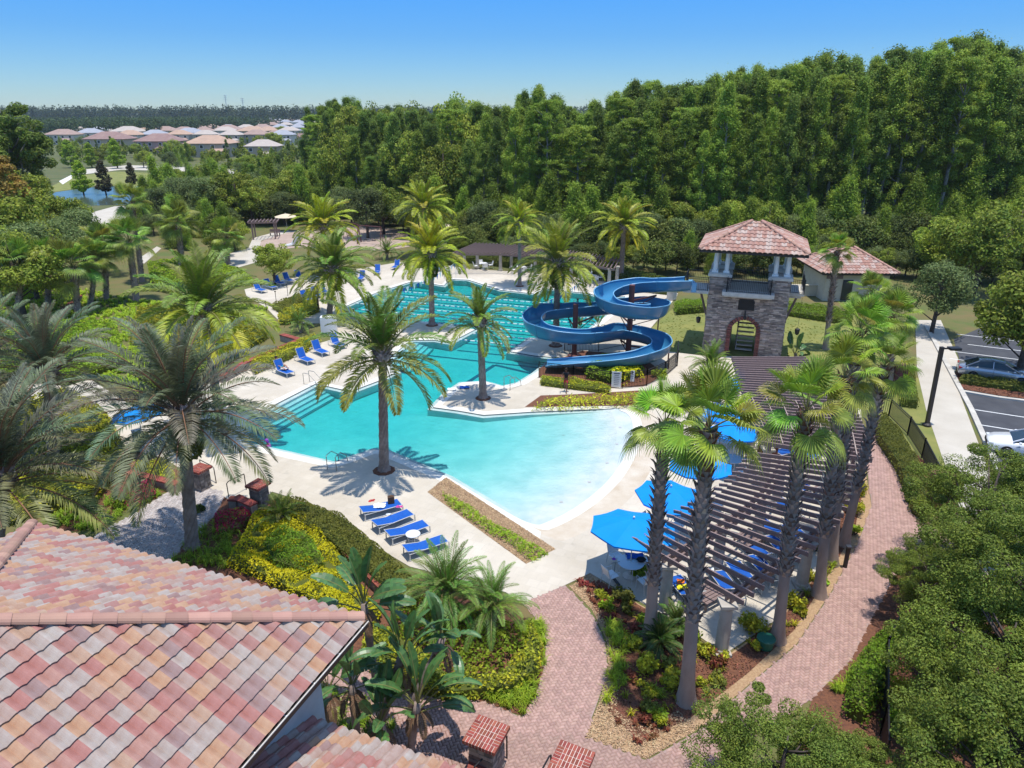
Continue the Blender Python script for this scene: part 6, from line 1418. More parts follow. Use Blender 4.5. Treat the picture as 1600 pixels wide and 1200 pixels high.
for x, y, h_ in ((2.9, -1.3, .7), (2.6, 1.9, 2.9), (-3.4, -3.6, .4), (.6, -4.2, .65), (2.6, -2.9, .8)):
    p = W(x, y, 0); q = B(); q.beam(p, p + Vector((0, 0, h_)), .09, .09); q.obj("support_leg", "slide_post", sd)
q = B(); q.box(W(4.9, 1.35, 5.35), (.35, 1.35, .7)); q.obj("start_tub", "slide_rim", sd)
# small pump box by slide's mid-post and round white planters
def cyl_thing(name, px, prof_, m, label, cat, z=0):
    p = P(*px); q = B(); q.lathe(prof_, (p.x, p.y, z), 16); o = q.obj(name, m, org=p); return tag(o, label, cat)
cyl_thing("planter_urn", (1049, 468), [(.42, 0), (.5, .1), (.5, .95), (.56, 1.0), (.56, 1.08), (.3, 1.08)], "cast_stone", "round pale planter urn at the lawn corner behind the slide", "planter")
cyl_thing("planter_urn", (955, 570), [(.36, 0), (.4, .7), (.46, .75), (.3, .78)], "cast_stone", "short pale urn among the shrubs inside the slide loop", "planter")
# ================================================================== FENCES, RAILS, PILLARS, WALLS
def fence(name, pts, label, h=1.2, sp=.115, cat="fence", r=.011):
    o = empty(name, (0, 0, 0), 0, label, cat)
    for a, b in zip(pts[:-1], pts[1:]): picket_rail(o, a, b, h=h, name="fence_panel", sp=sp, post=2.4, r=r, rail=.04)
    return o
fence("slide_fence", PL([(842, 590), (895, 597), (953, 606), (972, 607), (1010, 603), (1038, 590), (1058, 572), (1058, 556)]), "black picket fence curving round the bottom of the slide")
fence("slide_fence", PL([(882, 549), (935, 549), (975, 540)]), "short black picket fence behind the slide's short post")
for px0, px1, w_, h_, lab in ((955, 970, 0, 1.15, "large white notice sign hung on the slide fence"), (984, 990, 0, .8, "small white notice sign hung beside the large one")):
    a, b = P(px0, 606 if w_ == 0 and px0 < 980 else 605), P(px1, 607 if px0 < 980 else 605); d = (b - a); n_ = Vector((d.y, -d.x, 0)).normalized(); n_ = n_ if n_.y < 0 else -n_; c = (a + b) / 2
    o = empty("notice_sign", c, math.atan2(d.y, d.x), lab, "sign"); L_ = d.length
    B().box((0, -.05, 1.25 - h_ / 2), (L_, .02, h_)).obj("board", "sign_white", o)
    q = B()
    for k in range(7 if h_ > 1 else 4): q.box((0, -.064, 1.12 - k * .14), (L_ * rnd.uniform(.45, .75), .004, .03 if k else .07))
    q.obj("text_lines", "sign_ink", o)
fence("black_fence", PL([(1372, 645), (1388, 650), (1418, 680), (1440, 715), (1462, 760)]), "black picket fence between the hedge and the sidewalk grass", h=1.15)
fence("black_fence", PL([(1405, 985), (1378, 1045), (1376, 1150), (1376, 1210)]), "black picket fence behind the glossy hedge at the lower right", h=1.3)
def rail_obj(pts, label, m="rail_metal", r=.022, name="handrail"):
    c = pts[0]; q = B(); q.tube(pts, r, 8); o = q.obj(name, m, org=Vector((c.x, c.y, 0))); return tag(o, label, "handrail")
def loop_rail(px, dirpx, label, h=.85, l=1.0, m="rail_metal"):
    p = P(*px); d = P(*dirpx) - p; d.z = 0; d.normalize(); Z = Vector((0, 0, 1))
    o = empty("handrail", p, 0, label, "handrail")
    for s_ in (0, .55):
        e = Vector((-d.y, d.x, 0)) * s_; q = B(); q.tube([e, e + Z * h * .95, e + Z * h + d * .12, e + Z * h * 1.0 + d * l * .55, e + Z * h * .45 + d * l * 1.15, e + Z * -.2 + d * l * 1.25], .022, 8); q.obj("rail", m, o)
loop_rail((526, 736), (548, 716), "steel pool handrail left of the deck point palm"); loop_rail((797, 610), (815, 602), "steel pool handrail beside the middle palm's deck"); loop_rail((373, 705), (392, 690), "steel pool handrail at the pool's left corner")
loop_rail((475, 600), (500, 606), "steel pool handrail by the left steps"); loop_rail((620, 735 - 150), (640, 575), "steel pool handrail beyond the deck point palm")
def pillar(c, a, w_, h, label, capw=.3, brickcap=True, stone="stone", nb=5, z0=-.03):
    o = empty("stone_pillar", c, a, label, "pillar"); B().box((0, 0, (h + z0) / 2), (w_ - .06, w_ - .06, h - z0)).obj("core", "stone", o)
    q = B(); n = int(h / .14)
    for s_ in range(4):
        M = Matrix.Rotation(s_ * math.pi / 2, 4, 'Z')
        for k in range(n):
            z = h * k / n; x = -w_ / 2
            while x < w_ / 2 - .05:
                l = min(rnd.uniform(.12, .34), w_ / 2 - x); dd_ = rnd.uniform(.0, .035); q.box((x + l / 2, -w_ / 2 - dd_ / 2 + .015, z + h / n / 2), (l - .012, .05 + dd_, h / n - .012), M=M); x += l
    v = q.obj("stone", stone, o); v["kind"] = "stuff"
    W_ = w_ + capw; B().box((0, 0, h + .05), (W_ - .03, W_ - .03, .10)).obj("cap_bed", "mortar", o)
    g = W_ / nb; bw = g * .92; rim = .21
    me = B().box((0, 0, 0), (1, 1, 1)).mesh("brick", "brick"); z = h + .115
    def br(x, y, sx, sy): put("brick", me, o, Matrix.Translation((x, y, z - .062)) @ Matrix.Diagonal((sx, sy, .118, 1)))
    nr = max(4, round((W_) / .105)); s2 = W_ / nr
    for i in range(nr):
        x = -W_ / 2 + s2 * (i + .5); br(x, -W_ / 2 + rim / 2, s2 - .020, rim - .012); br(x, W_ / 2 - rim / 2, s2 - .020, rim - .012)
    inn = W_ - 2 * rim; nr2 = max(2, round(inn / .105)); s3 = inn / nr2
    for i in range(nr2):
        y = -inn / 2 + s3 * (i + .5); br(-W_ / 2 + rim / 2, y, rim - .01, s3 - .020); br(W_ / 2 - rim / 2, y, rim - .01, s3 - .020)
    nc = max(2, round(inn / .11)); ncr = max(1, round(inn / .215)); sx, sy = inn / nc, inn / ncr
    for i in range(nc):
        for j in range(ncr): br(-inn / 2 + sx * (i + .5), -inn / 2 + sy * (j + .5), sx - .022, sy - .022)
    return o
def ang(a, b, z=0): d = P(*b, z) - P(*a, z); return math.atan2(d.y, d.x)
pa = ang((725, 1152), (775, 1172), 1.5)
pillar(Vector((*P(760, 1146, 1.45).xy, 0)), pa, .74, 1.35, "stone pillar with square brick cap at the bottom edge, left one of the pair", capw=.30)
pillar(Vector((*P(893, 1188, 1.45).xy, 0)), pa, .74, 1.35, "stone pillar with square brick cap at the bottom edge, right one of the pair", capw=.30)
pp = ang((389, 757), (425, 752), 1.1)
pillar(Vector((*P(403, 756, 1.15).xy, 0)), ang((382, 757), (402, 763), 1.1), .62, 1.05, "stone entry pillar with brick cap nearer the loungers", capw=.26)
pillar(Vector((*P(311, 731, 1.15).xy, 0)), ang((382, 757), (402, 763), 1.1), .62, 1.05, "stone entry pillar with brick cap nearer the big grey palm", capw=.26)
def brick_wall(pts, h, w_, label, z0=-.03):
    c = pts[0]; o = empty("brick_wall", c, 0, label, "wall"); q = B(); cap = B()
    me = B().box((0, 0, 0), (1, 1, 1)).mesh("brick", "brick"); cnt_ = 0
    for a, b in zip(pts[:-1], pts[1:]):
        a2, b2 = a - c, b - c; q.beam(Vector((*a2.xy, h / 2)), Vector((*b2.xy, h / 2)), w_ * .8, h); L = (b - a).length; n = int(L / .105); d = (b - a).normalized(); an = math.atan2(d.y, d.x)
        for i in range(n):
            p = a2 + d * (L * (i + .5) / n); put("brick", me, o, Matrix.Translation((p.x, p.y, h + .04)) @ Matrix.Rotation(an, 4, 'Z') @ Matrix.Diagonal((L / n - .012, w_, .08, 1)))
    q.obj("core", "stone", o); return o
brick_wall([Vector((*P(*q_, .5).xy, 0)) for q_ in [(397, 790), (368, 777), (362, 784), (350, 768)]][:3], .5, .45, "low brick capped wall stepping down beside the lounger side entry pillar")
brick_wall([Vector((*P(*q_, .45).xy, 0)) for q_ in [(202, 738), (278, 757)]], .45, .42, "low brick capped wall left of the entry steps")
brick_wall([Vector((*P(*q_, .5).xy, 0)) for q_ in [(345, 588), (385, 566), (468, 531), (440, 523)]], .5, .5, "long low brick capped wall behind the left loungers' hedge")
brick_wall([Vector((*P(*q_, .5).xy, 0)) for q_ in [(80, 500), (125, 462)]], .5, .5, "low brick wall between the left palms")
brick_wall([Vector((*P(*q_, .55).xy, 0)) for q_ in [(752, 1178), (742, 1215)]], .55, .55, "low brick capped ledge in front of the left bottom pillar")
brick_wall([Vector((*P(*q_, .4).xy, 0)) for q_ in [(470, 797), (540, 860), (625, 945)]], .4, .38, "brick edging wall between the yellow shrubs and the olive hedge")
def brick_pier(px, w_, d_, h, a, label, flare=True):
    p = P(*px); o = empty("brick_pier", p, a, label, "pier"); q = B(); n = int(h / .085)
    B().box((0, 0, h / 2), (w_ - .05, d_ - .05, h)).obj("core", "mortar", o)
    for k in range(n):
        z = k * h / n; f = 1 + (.10 if k > n - 4 and flare else 0); ww, dd_ = w_ * f, d_ * f
        for s_, (L, off) in enumerate(((ww, dd_), (dd_, ww), (ww, dd_), (dd_, ww))):
            M = Matrix.Rotation(s_ * math.pi / 2, 4, 'Z'); m_ = max(1, round(L / .21)); sft = (.1 if k % 2 else 0)
            for i in range(m_): q.box((-L / 2 + L * (i + .5) / m_, -off / 2 + .02, z + h / n / 2), (L / m_ - .012, .06, h / n - .012), M=M)
    v = q.obj("bricks", "brick_dark", o); v["kind"] = "stuff"
    q = B(); W_ = w_ * 1.12
    m_ = round(W_ / .105)
    for i in range(m_): q.box((-W_ / 2 + W_ * (i + .5) / m_, 0, h + .05), (W_ / m_ - .012, d_ * 1.12, .10))
    v = q.obj("cap_bricks", "brick_dark", o); v["kind"] = "stuff"; return o
brick_pier((1467, 800), 1.15, .7, 2.0, .1, "tall red brick pier where the black fence meets the walk"); brick_pier((1398, 612), .8, .8, 1.9, .1, "brick pier behind the bushy fan palm"); brick_pier((1198, 712), .95, .6, 1.05, -.1, "brick counter block between the two pergolas")
brick_pier((85, 350), 1.4, 1.0, 1.8, .1, "small distant brick pier below the tall left trees")
# slanted handrails by the pillars
def step_rail(p0, p1, label, m="black_metal", h=.95):
    a, b = P(*p0), P(*p1); Z = Vector((0, 0, h)); q = B(); q.tube([a, a + Z * .92, a + Z + (b - a) * .1, b + Z * .95, b + Z * .85, b], .025, 8); return tag(q.obj("step_rail", m, org=a), label, "handrail")
step_rail((792, 1185), (742, 1235), "black step rail beside the left bottom pillar"); step_rail((860, 1215), (835, 1260), "black step rail beside the right bottom pillar"); step_rail((338, 755), (316, 742), "bronze step rail beside the far entry pillar", "bronze_metal"); step_rail((358, 780), (385, 765), "bronze step rail beside the near entry pillar", "bronze_metal")
# ================================================================== POOL FURNITURE
def lounger_proto(back=35):
    o = empty("lounger"); L, Wd, H = 1.95, .66, .34; ba = R_(back); bx = .62
    for s_ in (-1, 1):
        q = B(); y = s_ * Wd / 2; q.tube([(-L / 2 + .02, y, H * .12), (-L / 2 + .02, y, H), (L / 2 - .02, y, H), (L / 2, y, H * .12)], .018, 6); q.tube([(-L / 2, y, .03), (L / 2, y, .03)], .016, 6); q.obj("side_frame", "aluminium", o)
    for x in (-L / 2 + .05, L / 2 - .05): q = B(); q.tube([(x, -Wd / 2, .03), (x, -Wd / 2, H), (x, Wd / 2, H), (x, Wd / 2, .03)], .02, 6); q.obj("leg_frame", "aluminium", o)
    q = B(); hx = -L / 2 + bx + .1; z0 = H + .01; q.add([(hx, -Wd / 2 + .02, z0), (L / 2 - .04, -Wd / 2 + .02, z0), (L / 2 - .04, Wd / 2 - .02, z0), (hx, Wd / 2 - .02, z0), (hx, 0, z0 - .03), (L / 2 - .04, 0, z0 - .03)], [(0, 1, 5, 4), (4, 5, 2, 3)]); q.beam((L / 2 - .5, 0, z0 - .03), (L / 2 - .04, 0, z0 - .035), Wd - .1, .01); q.obj("seat_sling", "sling_blue", o)
    bl_ = .78; e = Vector((hx - bl_ * math.cos(ba), 0, z0 + bl_ * math.sin(ba)))
    q = B(); q.add([(hx, -Wd / 2 + .03, z0), (hx, Wd / 2 - .03, z0), (e.x, Wd / 2 - .03, e.z), (e.x, -Wd / 2 + .03, e.z)], [(0, 3, 2, 1)]); q.obj("back_sling", "sling_blue", o)
    q = B(); q.tube([(hx, -Wd / 2, z0), (e.x, -Wd / 2, e.z), (e.x, Wd / 2, e.z), (hx, Wd / 2, z0)], .018, 6)
    q.tube([(e.x * .6 + hx * .4, -Wd / 2, e.z * .6 + z0 * .4), (e.x * .9, -Wd / 2 + .02, H)], .012, 5); q.tube([(e.x * .6 + hx * .4, Wd / 2, e.z * .6 + z0 * .4), (e.x * .9, Wd / 2 - .02, H)], .012, 5); q.obj("back_frame", "aluminium", o); return o
LP, LF, LB_ = lounger_proto(38), lounger_proto(12), lounger_proto(62); used = set()
def lounger(px, head, label, group=None, kind=0):
    pr = (LP, LF, LB_)[kind]; o = pr if kind not in used else copy_tree(pr); used.add(kind)
    f = P(*px); hd = P(*head); d = f - hd; o.location = ((f + hd) / 2); o.rotation_euler = (0, 0, math.atan2(d.y, d.x)); o.name = "lounger"
    for k in ("label", "category", "group"):
        if k in o: del o[k]
    return tag(o, label, "lounger", group)
lounger((627, 793), (566, 810), "blue lounger with dark rucksack and white towel on it", kind=1); lounger((645, 808), (585, 832), "blue lounger with pink cloth on its seat", kind=1); lounger((668, 826), (607, 848), "empty blue lounger behind the little round table", kind=1); lounger((698, 850), (634, 872), "blue lounger nearest the clipped hedge corner, small table at its head", kind=1)
lounger((491, 572), (462, 560), "blue lounger with raised back between the hedge and left pool steps", kind=2); lounger((462, 592), (425, 578), "blue lounger a sunbather in teal sits on", kind=2); lounger((516, 560), (484, 546), "blue lounger behind the empty one near the left steps", kind=2); lounger((540, 548), (515, 536), "blue lounger partly behind the deck point palm's yellow fronds", kind=2)
for i, (f, h) in enumerate([((422, 461), (390, 452)), ((452, 450), (421, 441)), ((464, 446), (437, 436)), ((440, 456), (405, 447)), ((482, 441), (456, 432))]): lounger(f, h, ["blue lounger at the near end of the row below the round tree", "blue lounger with upright back third from the near end of the row", "blue lounger with upright back under the round tree", "flat backed lounger second in the row below the round tree", "blue lounger at the row's far end before the palm"][i], kind=2)
for i, (f, h) in enumerate([((492, 475), (466, 466)), ((506, 470), (483, 458)), ((515, 463), (498, 455))]): lounger(f, h, ["blue lounger next to the standing man, nearer the steps", "blue lounger just behind the standing man", "blue lounger hidden by the ferny palm trunk"][i], kind=2)
for i, (f, h) in enumerate([((640, 425), (655, 414)), ((690, 428), (676, 417)), ((588, 432), (592, 424)), ((560, 442), (570, 434)), ((612, 424), (626, 416))]): lounger(f, h, ["blue lounger with upright back left of the lap lane palm", "blue lounger with upright back right of the lap lane palm", "blue lounger behind the first rope of flags", "blue lounger at the lap pool's far left corner", "blue lounger between the two at the lap pool's far side"][i], kind=2)
# under the pergola
PGL = [((1120, 905), (1150, 945)), ((1145, 890), (1175, 928)), ((1175, 880), (1210, 915)), ((1165, 855), (1205, 890)), ((1200, 845), (1240, 885)), ((1230, 830), (1265, 862)), ((1190, 825), (1225, 850)), ((1055, 915), (1085, 950)), ((1215, 790), (1250, 812)), ((1240, 760), (1275, 782)), ((1218, 715), (1250, 708)), ((1262, 722), (1282, 706))]
PGN = ["blue lounger by the corner column of the near pergola", "blue lounger second from the pergola's corner column", "silver framed lounger third from the pergola's corner column", "blue lounger in the pergola's middle shade", "lounger beside the pergola's wide brown table", "lounger close to the second outer column", "lounger with blue sling under the middle slats", "blue lounger with yellow toy on it near the bicycle",
       "lounger under the far half of the near pergola", "lounger near the golden shrubs under the pergola", "lounger beside the brick counter block", "folded back lounger in the gap between the pergolas"]
for (f, h), l_ in zip(PGL, PGN): lounger(f, h, l_, kind=0)
# things on the near loungers
p = P(612, 795); q = B(); q.box((p.x, p.y, .52), (.3, .22, .34), .3); q.sphere((p.x, p.y, .68), (.14, .1, .08), 8); q.beam((p.x - .08, p.y - .12, .42), (p.x - .08, p.y - .14, .66), .05, .03); tag(q.obj("rucksack", "bag_brown", org=p), "dark brown rucksack standing on the first lounger", "bag")
def cloth(name, px, sx, sy, z, m, label, seed=0, cat="towel"):
    rg = np.random.default_rng(seed); p = P(*px); vs = []; n = 7
    for i in range(n):
        for j in range(n): vs.append((p.x + (i / (n - 1) - .5) * sx + rg.normal() * .02, p.y + (j / (n - 1) - .5) * sy + rg.normal() * .02, z + abs(rg.normal()) * .035 + .01))
    fs = [(i * n + j, (i + 1) * n + j, (i + 1) * n + j + 1, i * n + j + 1) for i in range(n - 1) for j in range(n - 1)]
    return tag(B().add(vs, fs).obj(name, m, sm=False, org=p), label, cat)
cloth("towel", (594, 801), .55, .4, .37, "towel_white", "crumpled white towel on the first lounger"); cloth("cap", (582, 796), .28, .2, .46, "cloth_red", "dark red cap and cloth at the first lounger's head", 1, "clothes"); cloth("towel", (625, 803), .3, .16, .37, "cloth_pink", "small pink cloth on the second lounger", 2); cloth("towel", (608, 815), .2, .1, .37, "towel_white", "little white label cloth on the second lounger", 3)
def round_table(px, label, r=.42, h=.45, m="table_top"):
    p = P(*px); o = empty("side_table", p, 0, label, "table"); q = B(); q.lathe([(r, h), (r, h + .025), (r * .98, h + .03)], n=24); q.obj("table_top", m, o)
    for k in range(4): a = k * math.pi / 2 + .4; q = B(); q.tube([(math.cos(a) * r * .8, math.sin(a) * r * .8, h), (math.cos(a) * r * .55, math.sin(a) * r * .55, .0)], .014, 6); q.obj("leg", "aluminium", o)
    q = B(); q.tube([(math.cos(a) * r * .7, math.sin(a) * r * .7, h * .55) for a in np.linspace(0, 6.28, 17)], .01, 5); q.obj("ring", "aluminium", o); return o
round_table((646, 848), "small round glass table between the third and last near loungers", .33); round_table((446, 584), "little round table between the sunbather and the empty lounger", .3)
round_table((445, 444), "little round table in the far left lounger row", .35, .4)
# patio chairs + tables + umbrellas
def chair_proto():
    o = empty("patio_chair")
    for s_ in (-1, 1): q = B(); y = s_ * .27; q.tube([(.26, y, 0), (.24, y, .64), (-.18, y, .66), (-.28, y, .0)], .015, 6); q.obj("side_frame", "aluminium", o)
    q = B(); q.tube([(-.2, -.25, .42), (-.34, -.25, .92), (-.34, .25, .92), (-.2, .25, .42)], .015, 6); q.obj("back_frame", "aluminium", o)
    B().beam((-.2, 0, .43), (.24, 0, .44), .5, .025).obj("seat", "white_plastic", o); B().add([(-.21, -.24, .46), (-.21, .24, .46), (-.34, .24, .9), (-.34, -.24, .9)], [(0, 1, 2, 3)]).obj("backrest", "white_plastic", o); return o
chp = chair_proto(); chused = [0]
def chair(p, a, label, group=None):
    o = chp if not chused[0] else copy_tree(chp); chused[0] = 1; o.name = "patio_chair"; o.location = p; o.rotation_euler = (0, 0, a)
    for k in ("label", "category", "group"):
        if k in o: del o[k]
    return tag(o, label, "chair", group)
def umbrella(px, label, r=1.45, h=2.3, m="umbrella_blue", tilt=(0, 0), seed=0, rot=0, edge=True):
    c = P(*px, h + .25); o = empty("umbrella", (c.x, c.y, 0), rot, label, "umbrella"); M = Matrix.Translation((0, 0, h)) @ Matrix.Rotation(tilt[0], 4, 'X') @ Matrix.Rotation(tilt[1], 4, 'Y')
    vs = [M @ Vector((0, 0, .48))]; n = 8; sub = 4
    for j in (1, 2, 3):
        for k in range(n * sub):
            a = 2 * math.pi * k / (n * sub); f = (k % sub) / sub; sc_ = math.cos(math.pi / n) / math.cos((f - .5) * 2 * math.pi / n) ; sc_ = sc_ * (1 - .006 * math.sin(math.pi * f) * j); rr = r * j / 3; z = .48 * (1 - (j / 3) ** 1.25) + .0 - .035 * math.sin(math.pi * f) * j / 3; vs.append(M @ Vector((rr * sc_ * math.cos(a), rr * sc_ * math.sin(a), z)))
    N_ = n * sub; fs = [(0, 1 + k, 1 + (k + 1) % N_) for k in range(N_)]
    for j in (0, 1): fs += [(1 + j * N_ + k, 1 + (j + 1) * N_ + k, 1 + (j + 1) * N_ + (k + 1) % N_, 1 + j * N_ + (k + 1) % N_) for k in range(N_)]
    q = B(); q.add(vs, fs); base_i = 1 + 2 * N_; hem = [Vector(vs[base_i + k]) for k in range(N_)]; q.add(hem + [v + Vector((0, 0, -.07)) for v in hem], [(k, k + N_, (k + 1) % N_ + N_, (k + 1) % N_) for k in range(N_)]); q.obj("canopy", m, o)
    for k in range(n): a = 2 * math.pi * k / n; q = B(); q.tube([M @ Vector((0, 0, .40)), M @ Vector((r * .97 * math.cos(a), r * .97 * math.sin(a), -.03))], .012, 4); q.obj("rib", "aluminium", o)
    q = B(); q.tube([(0, 0, 0), (0, 0, h + .5)], .024, 8); q.sphere((0, 0, h + .55), .05, 8); q.obj("pole", "aluminium", o); q = B(); q.lathe([(.3, 0), (.3, .06), (.06, .1), (.05, .25)], n=16); q.obj("base", "cast_stone", o); return o
UM = [((990, 818), "blue umbrella nearest the brick walk, over the table with scooter"), ((1048, 768), "blue umbrella in the middle of the beach side row"), ((1095, 722), "blue umbrella behind the two near fan palms"), ((1128, 592), "blue umbrella at the far end by the tower's feather palm"), ((1138, 640), "blue umbrella mostly hidden by the tall fan palm's crown"), ((1150, 668), "blue umbrella behind the tall fan palm's lower fronds"), ((214, 640), "blue umbrella seen through the big grey palm's fronds")]
ST = ["brick walk table", "middle umbrella table", "third umbrella table", "far umbrella table", "hidden umbrella table", "sixth umbrella table", "table under the left umbrella"]
for i, (px, lab) in enumerate(UM):
    u = umbrella(px, lab, r=(1.8, 1.55, 1.55)[i] if i < 3 else 1.45, tilt=(R_(3) if i % 2 else R_(-4), R_(4)), rot=.2 + i * .35); c = u.location
    t_ = empty("patio_table", c, 0, "round glass patio table under the " + ["umbrella nearest the brick walk", "middle beach side umbrella", "umbrella behind the near fan palms", "umbrella by the tower", "umbrella hidden by the tall fan palm", "umbrella behind the tall fan palm", "left umbrella"][i], "table")
    q = B(); q.lathe([(.55, .70), (.56, .715), (.56, .73), (.05, .73)], n=24); q.obj("table_top", "table_top", t_)
    for k in range(4): a = k * math.pi / 2; q = B(); q.tube([(math.cos(a) * .45, math.sin(a) * .45, .7), (math.cos(a) * .5, math.sin(a) * .5, 0)], .016, 6); q.obj("leg", "aluminium", t_)
    for k in range(4):
        a = k * math.pi / 2 + .5 + i * .3; chair(c + Vector((math.cos(a) * 1.0, math.sin(a) * 1.0, 0)), a + math.pi, "white patio chair at the " + ST[i], "chairs of the " + ST[i])
# back deck tables under the pergola
for i, px in enumerate([(755, 420), (815, 426), (868, 436), (925, 440)]):
    t_ = empty("patio_table", P(*px), 0, ["white patio table under the back pergola's left end", "white patio table behind the slender palm", "white patio table under the back pergola beside the ferny palm", "white patio table by the back flags"][i], "table"); q = B(); q.lathe([(.5, .70), (.52, .73), (.05, .74)], n=16); q.obj("table_top", "white_plastic", t_); q = B(); q.lathe([(.3, 0), (.05, .05), (.05, .7)], n=8); q.obj("leg", "white_plastic", t_)
    for k in range(4): a = k * math.pi / 2 + .3; chair(P(*px) + Vector((math.cos(a) * .95, math.sin(a) * .95, 0)), a + math.pi, "pale patio chair at " + ["the back pergola's first table", "the table behind the slender palm", "the back pergola's third table", "the table by the back flags"][i], "chairs at back table " + "abcd"[i])
for px, lab in (((242, 700), "pale patio chair in the sun left of the entry, nearer the palm trunk"), ((222, 692), "pale patio chair beside the one near the palm trunk")): chair(P(*px), 1.2, lab)
umbrella((690, 350), "tan umbrella beyond the playground near the far pavilion", m="umbrella_tan", r=1.8); umbrella((446, 336), "pale umbrella far behind the playground", m="umbrella_tan", r=1.8)
u = umbrella((925, 433 - 30), "closed thin umbrella pole by the back tables", m="white_plastic", r=.25)
# belongings on the near table
p = P(1000, 900); q = B(); q.sphere((p.x, p.y, .82), (.22, .16, .1), 8); tag(q.obj("clothes_pile", "cloth_black", org=p), "black clothes heaped on the table nearest the brick walk", "clothes"); cloth("towel", (990, 893), .7, .4, .75, "sling_blue", "blue towel on the table nearest the brick walk", 5); cloth("towel", (1000, 856), .35, .4, .95, "cloth_green", "lime towel hung behind the nearest table", 6)
cloth("beach_toy", (1068, 930), .6, .3, .38, "cloth_yellow", "yellow beach toy on the lounger by the bicycle", 7, "toy"); cloth("towel", (1062, 922), .3, .25, .40, "cloth_orange", "orange towel beside the yellow beach toy", 8)
cloth("towel", (1158, 715), .4, .3, .6, "cloth_teal", "turquoise towel on a chair at the pergola's edge", 9); cloth("towel", (1105, 905), .5, .3, .45, "towel_white", "white towel under the near pergola", 10)
# brown low tables under the pergola
for px, lab in (((1168, 852), "wide dark brown slatted table under the near pergola"), ((1105, 940), "dark brown bag chest under the pergola's corner"), ((1290, 775), "brown low table under the pergola's outer side")):
    p = P(*px); o = empty("low_table", p, .6, lab, "table")
    for k in range(6): B().box((0, -.4 + k * .16, .42), (1.2, .13, .04)).obj("slat", "pergola_wood", o)
    for x in (-.5, .5):
        for y in (-.35, .35): B().box((x, y, .2), (.07, .07, .4)).obj("leg", "pergola_wood", o)
# bicycle
def wheel(o, x, r=.33, name="wheel"):
    w_ = empty(name); w_.parent = o; w_.location = (x, 0, r); q = B(); q.tube([(math.cos(a) * r, 0, math.sin(a) * r) for a in np.linspace(0, 2 * math.pi, 29)], .02, 6, cap=False); q.obj("tyre", "rubber", w_); q = B()
    for k in range(16): a = k * math.pi / 8; q.beam((0, 0, 0), (math.cos(a) * r, 0, math.sin(a) * r), .004, .004)
    q.tube([(0, -.04, 0), (0, .04, 0)], .02, 6); q.obj("spokes", "aluminium", w_)
bk = P(1040, 938); o = empty("bicycle", bk, ang((1015, 925), (1058, 952)), "dark bicycle parked between the two near fan palms", "bicycle"); wheel(o, -.52); wheel(o, .52)
q = B(); f_ = lambda *p_: q.tube(p_, .018, 6); f_((-.52, 0, .33), (-.08, 0, .28)); f_((-.08, 0, .28), (-.2, 0, .82)); f_((-.08, 0, .28), (.36, 0, .72)); f_((-.17, 0, .72), (.34, 0, .8)); f_((-.52, 0, .33), (-.17, 0, .72)); q.obj("frame", "cloth_black", o)
q = B(); q.tube([(.52, 0, .33), (.34, 0, .8), (.32, 0, .98)], .018, 6); q.tube([(.36, -.28, 1.0), (.32, -.05, .98), (.32, .05, .98), (.36, .28, 1.0)], .014, 6); q.obj("handlebar", "black_metal", o); q = B(); q.sphere((-.22, 0, .86), (.14, .07, .03), 8); q.obj("saddle", "cloth_black", o)
# kick scooter
p = P(963, 912); o = empty("kick_scooter", p, 1.9, "purple and black kick scooter standing at the nearest table", "scooter"); q = B(); q.box((0, 0, .1), (.5, .12, .03)); q.obj("deck", "black_metal", o); q = B(); q.tube([(.27, 0, .08), (.2, 0, .9)], .017, 6); q.tube([(.2, -.2, .9), (.2, .2, .9)], .015, 6); q.obj("handlebar", "rail_metal", o)
for x in (-.28, .29): q = B(); q.lathe([(.06, -.015), (.06, .015)], n=12); w_ = q.obj("wheel", "cloth_purple", o, mtx=Matrix.Translation((x, 0, .06)) @ Matrix.Rotation(math.pi / 2, 4, 'X'))
cloth("towel", (958, 893), .14, .14, .6, "cloth_purple", "purple cloth on the kick scooter", 12)
# green lidded pot, bollards, posts
cyl_thing("irrigation_pot", (1195, 1012), [(.20, 0), (.26, .05), (.30, .38), (.33, .40), (.33, .44), (.26, .47), (.05, .49)], "pump_green", "dark green round lidded pot in the mulch at the pergola corner", "pot")
for px, lab in (((1320, 886), "black bollard light beside the walk behind the leaning palm"), ((1417, 784), "black bollard light at the walk's outer edge near the brick pier")):
    p = P(*px); o = empty("bollard_light", p, 0, lab, "bollard"); B().box((0, 0, .5), (.13, .13, 1.0)).obj("post", "black_metal", o); B().box((0, 0, 1.03), (.2, .2, .05)).obj("cap", "rim_metal", o)
p = P(1448, 665); tp_ = lift(1472, 542, p.y); o = empty("lamp_post", p, 0, "tall dark bronze lamp post beside the sidewalk", "lamp post"); q = B(); q.beam((0, 0, 0), (tp_.x - p.x, 0, tp_.z), .2, .2); q.obj("pole", "bronze_metal", o); B().lathe([(.25, 0), (.25, .1), (.14, .2)], n=12).obj("base", "bronze_metal", o)
top = Vector((tp_.x - p.x, 0, tp_.z)); B().beam(top + Vector((0, 0, -.1)), top + Vector((.5, 0, -.1)), .08, .08).obj("arm", "bronze_metal", o); B().box(top + Vector((.75, 0, -.1)), (.65, .42, .14)).obj("lamp_head", "black_metal", o)
p = P(1448, 668); 
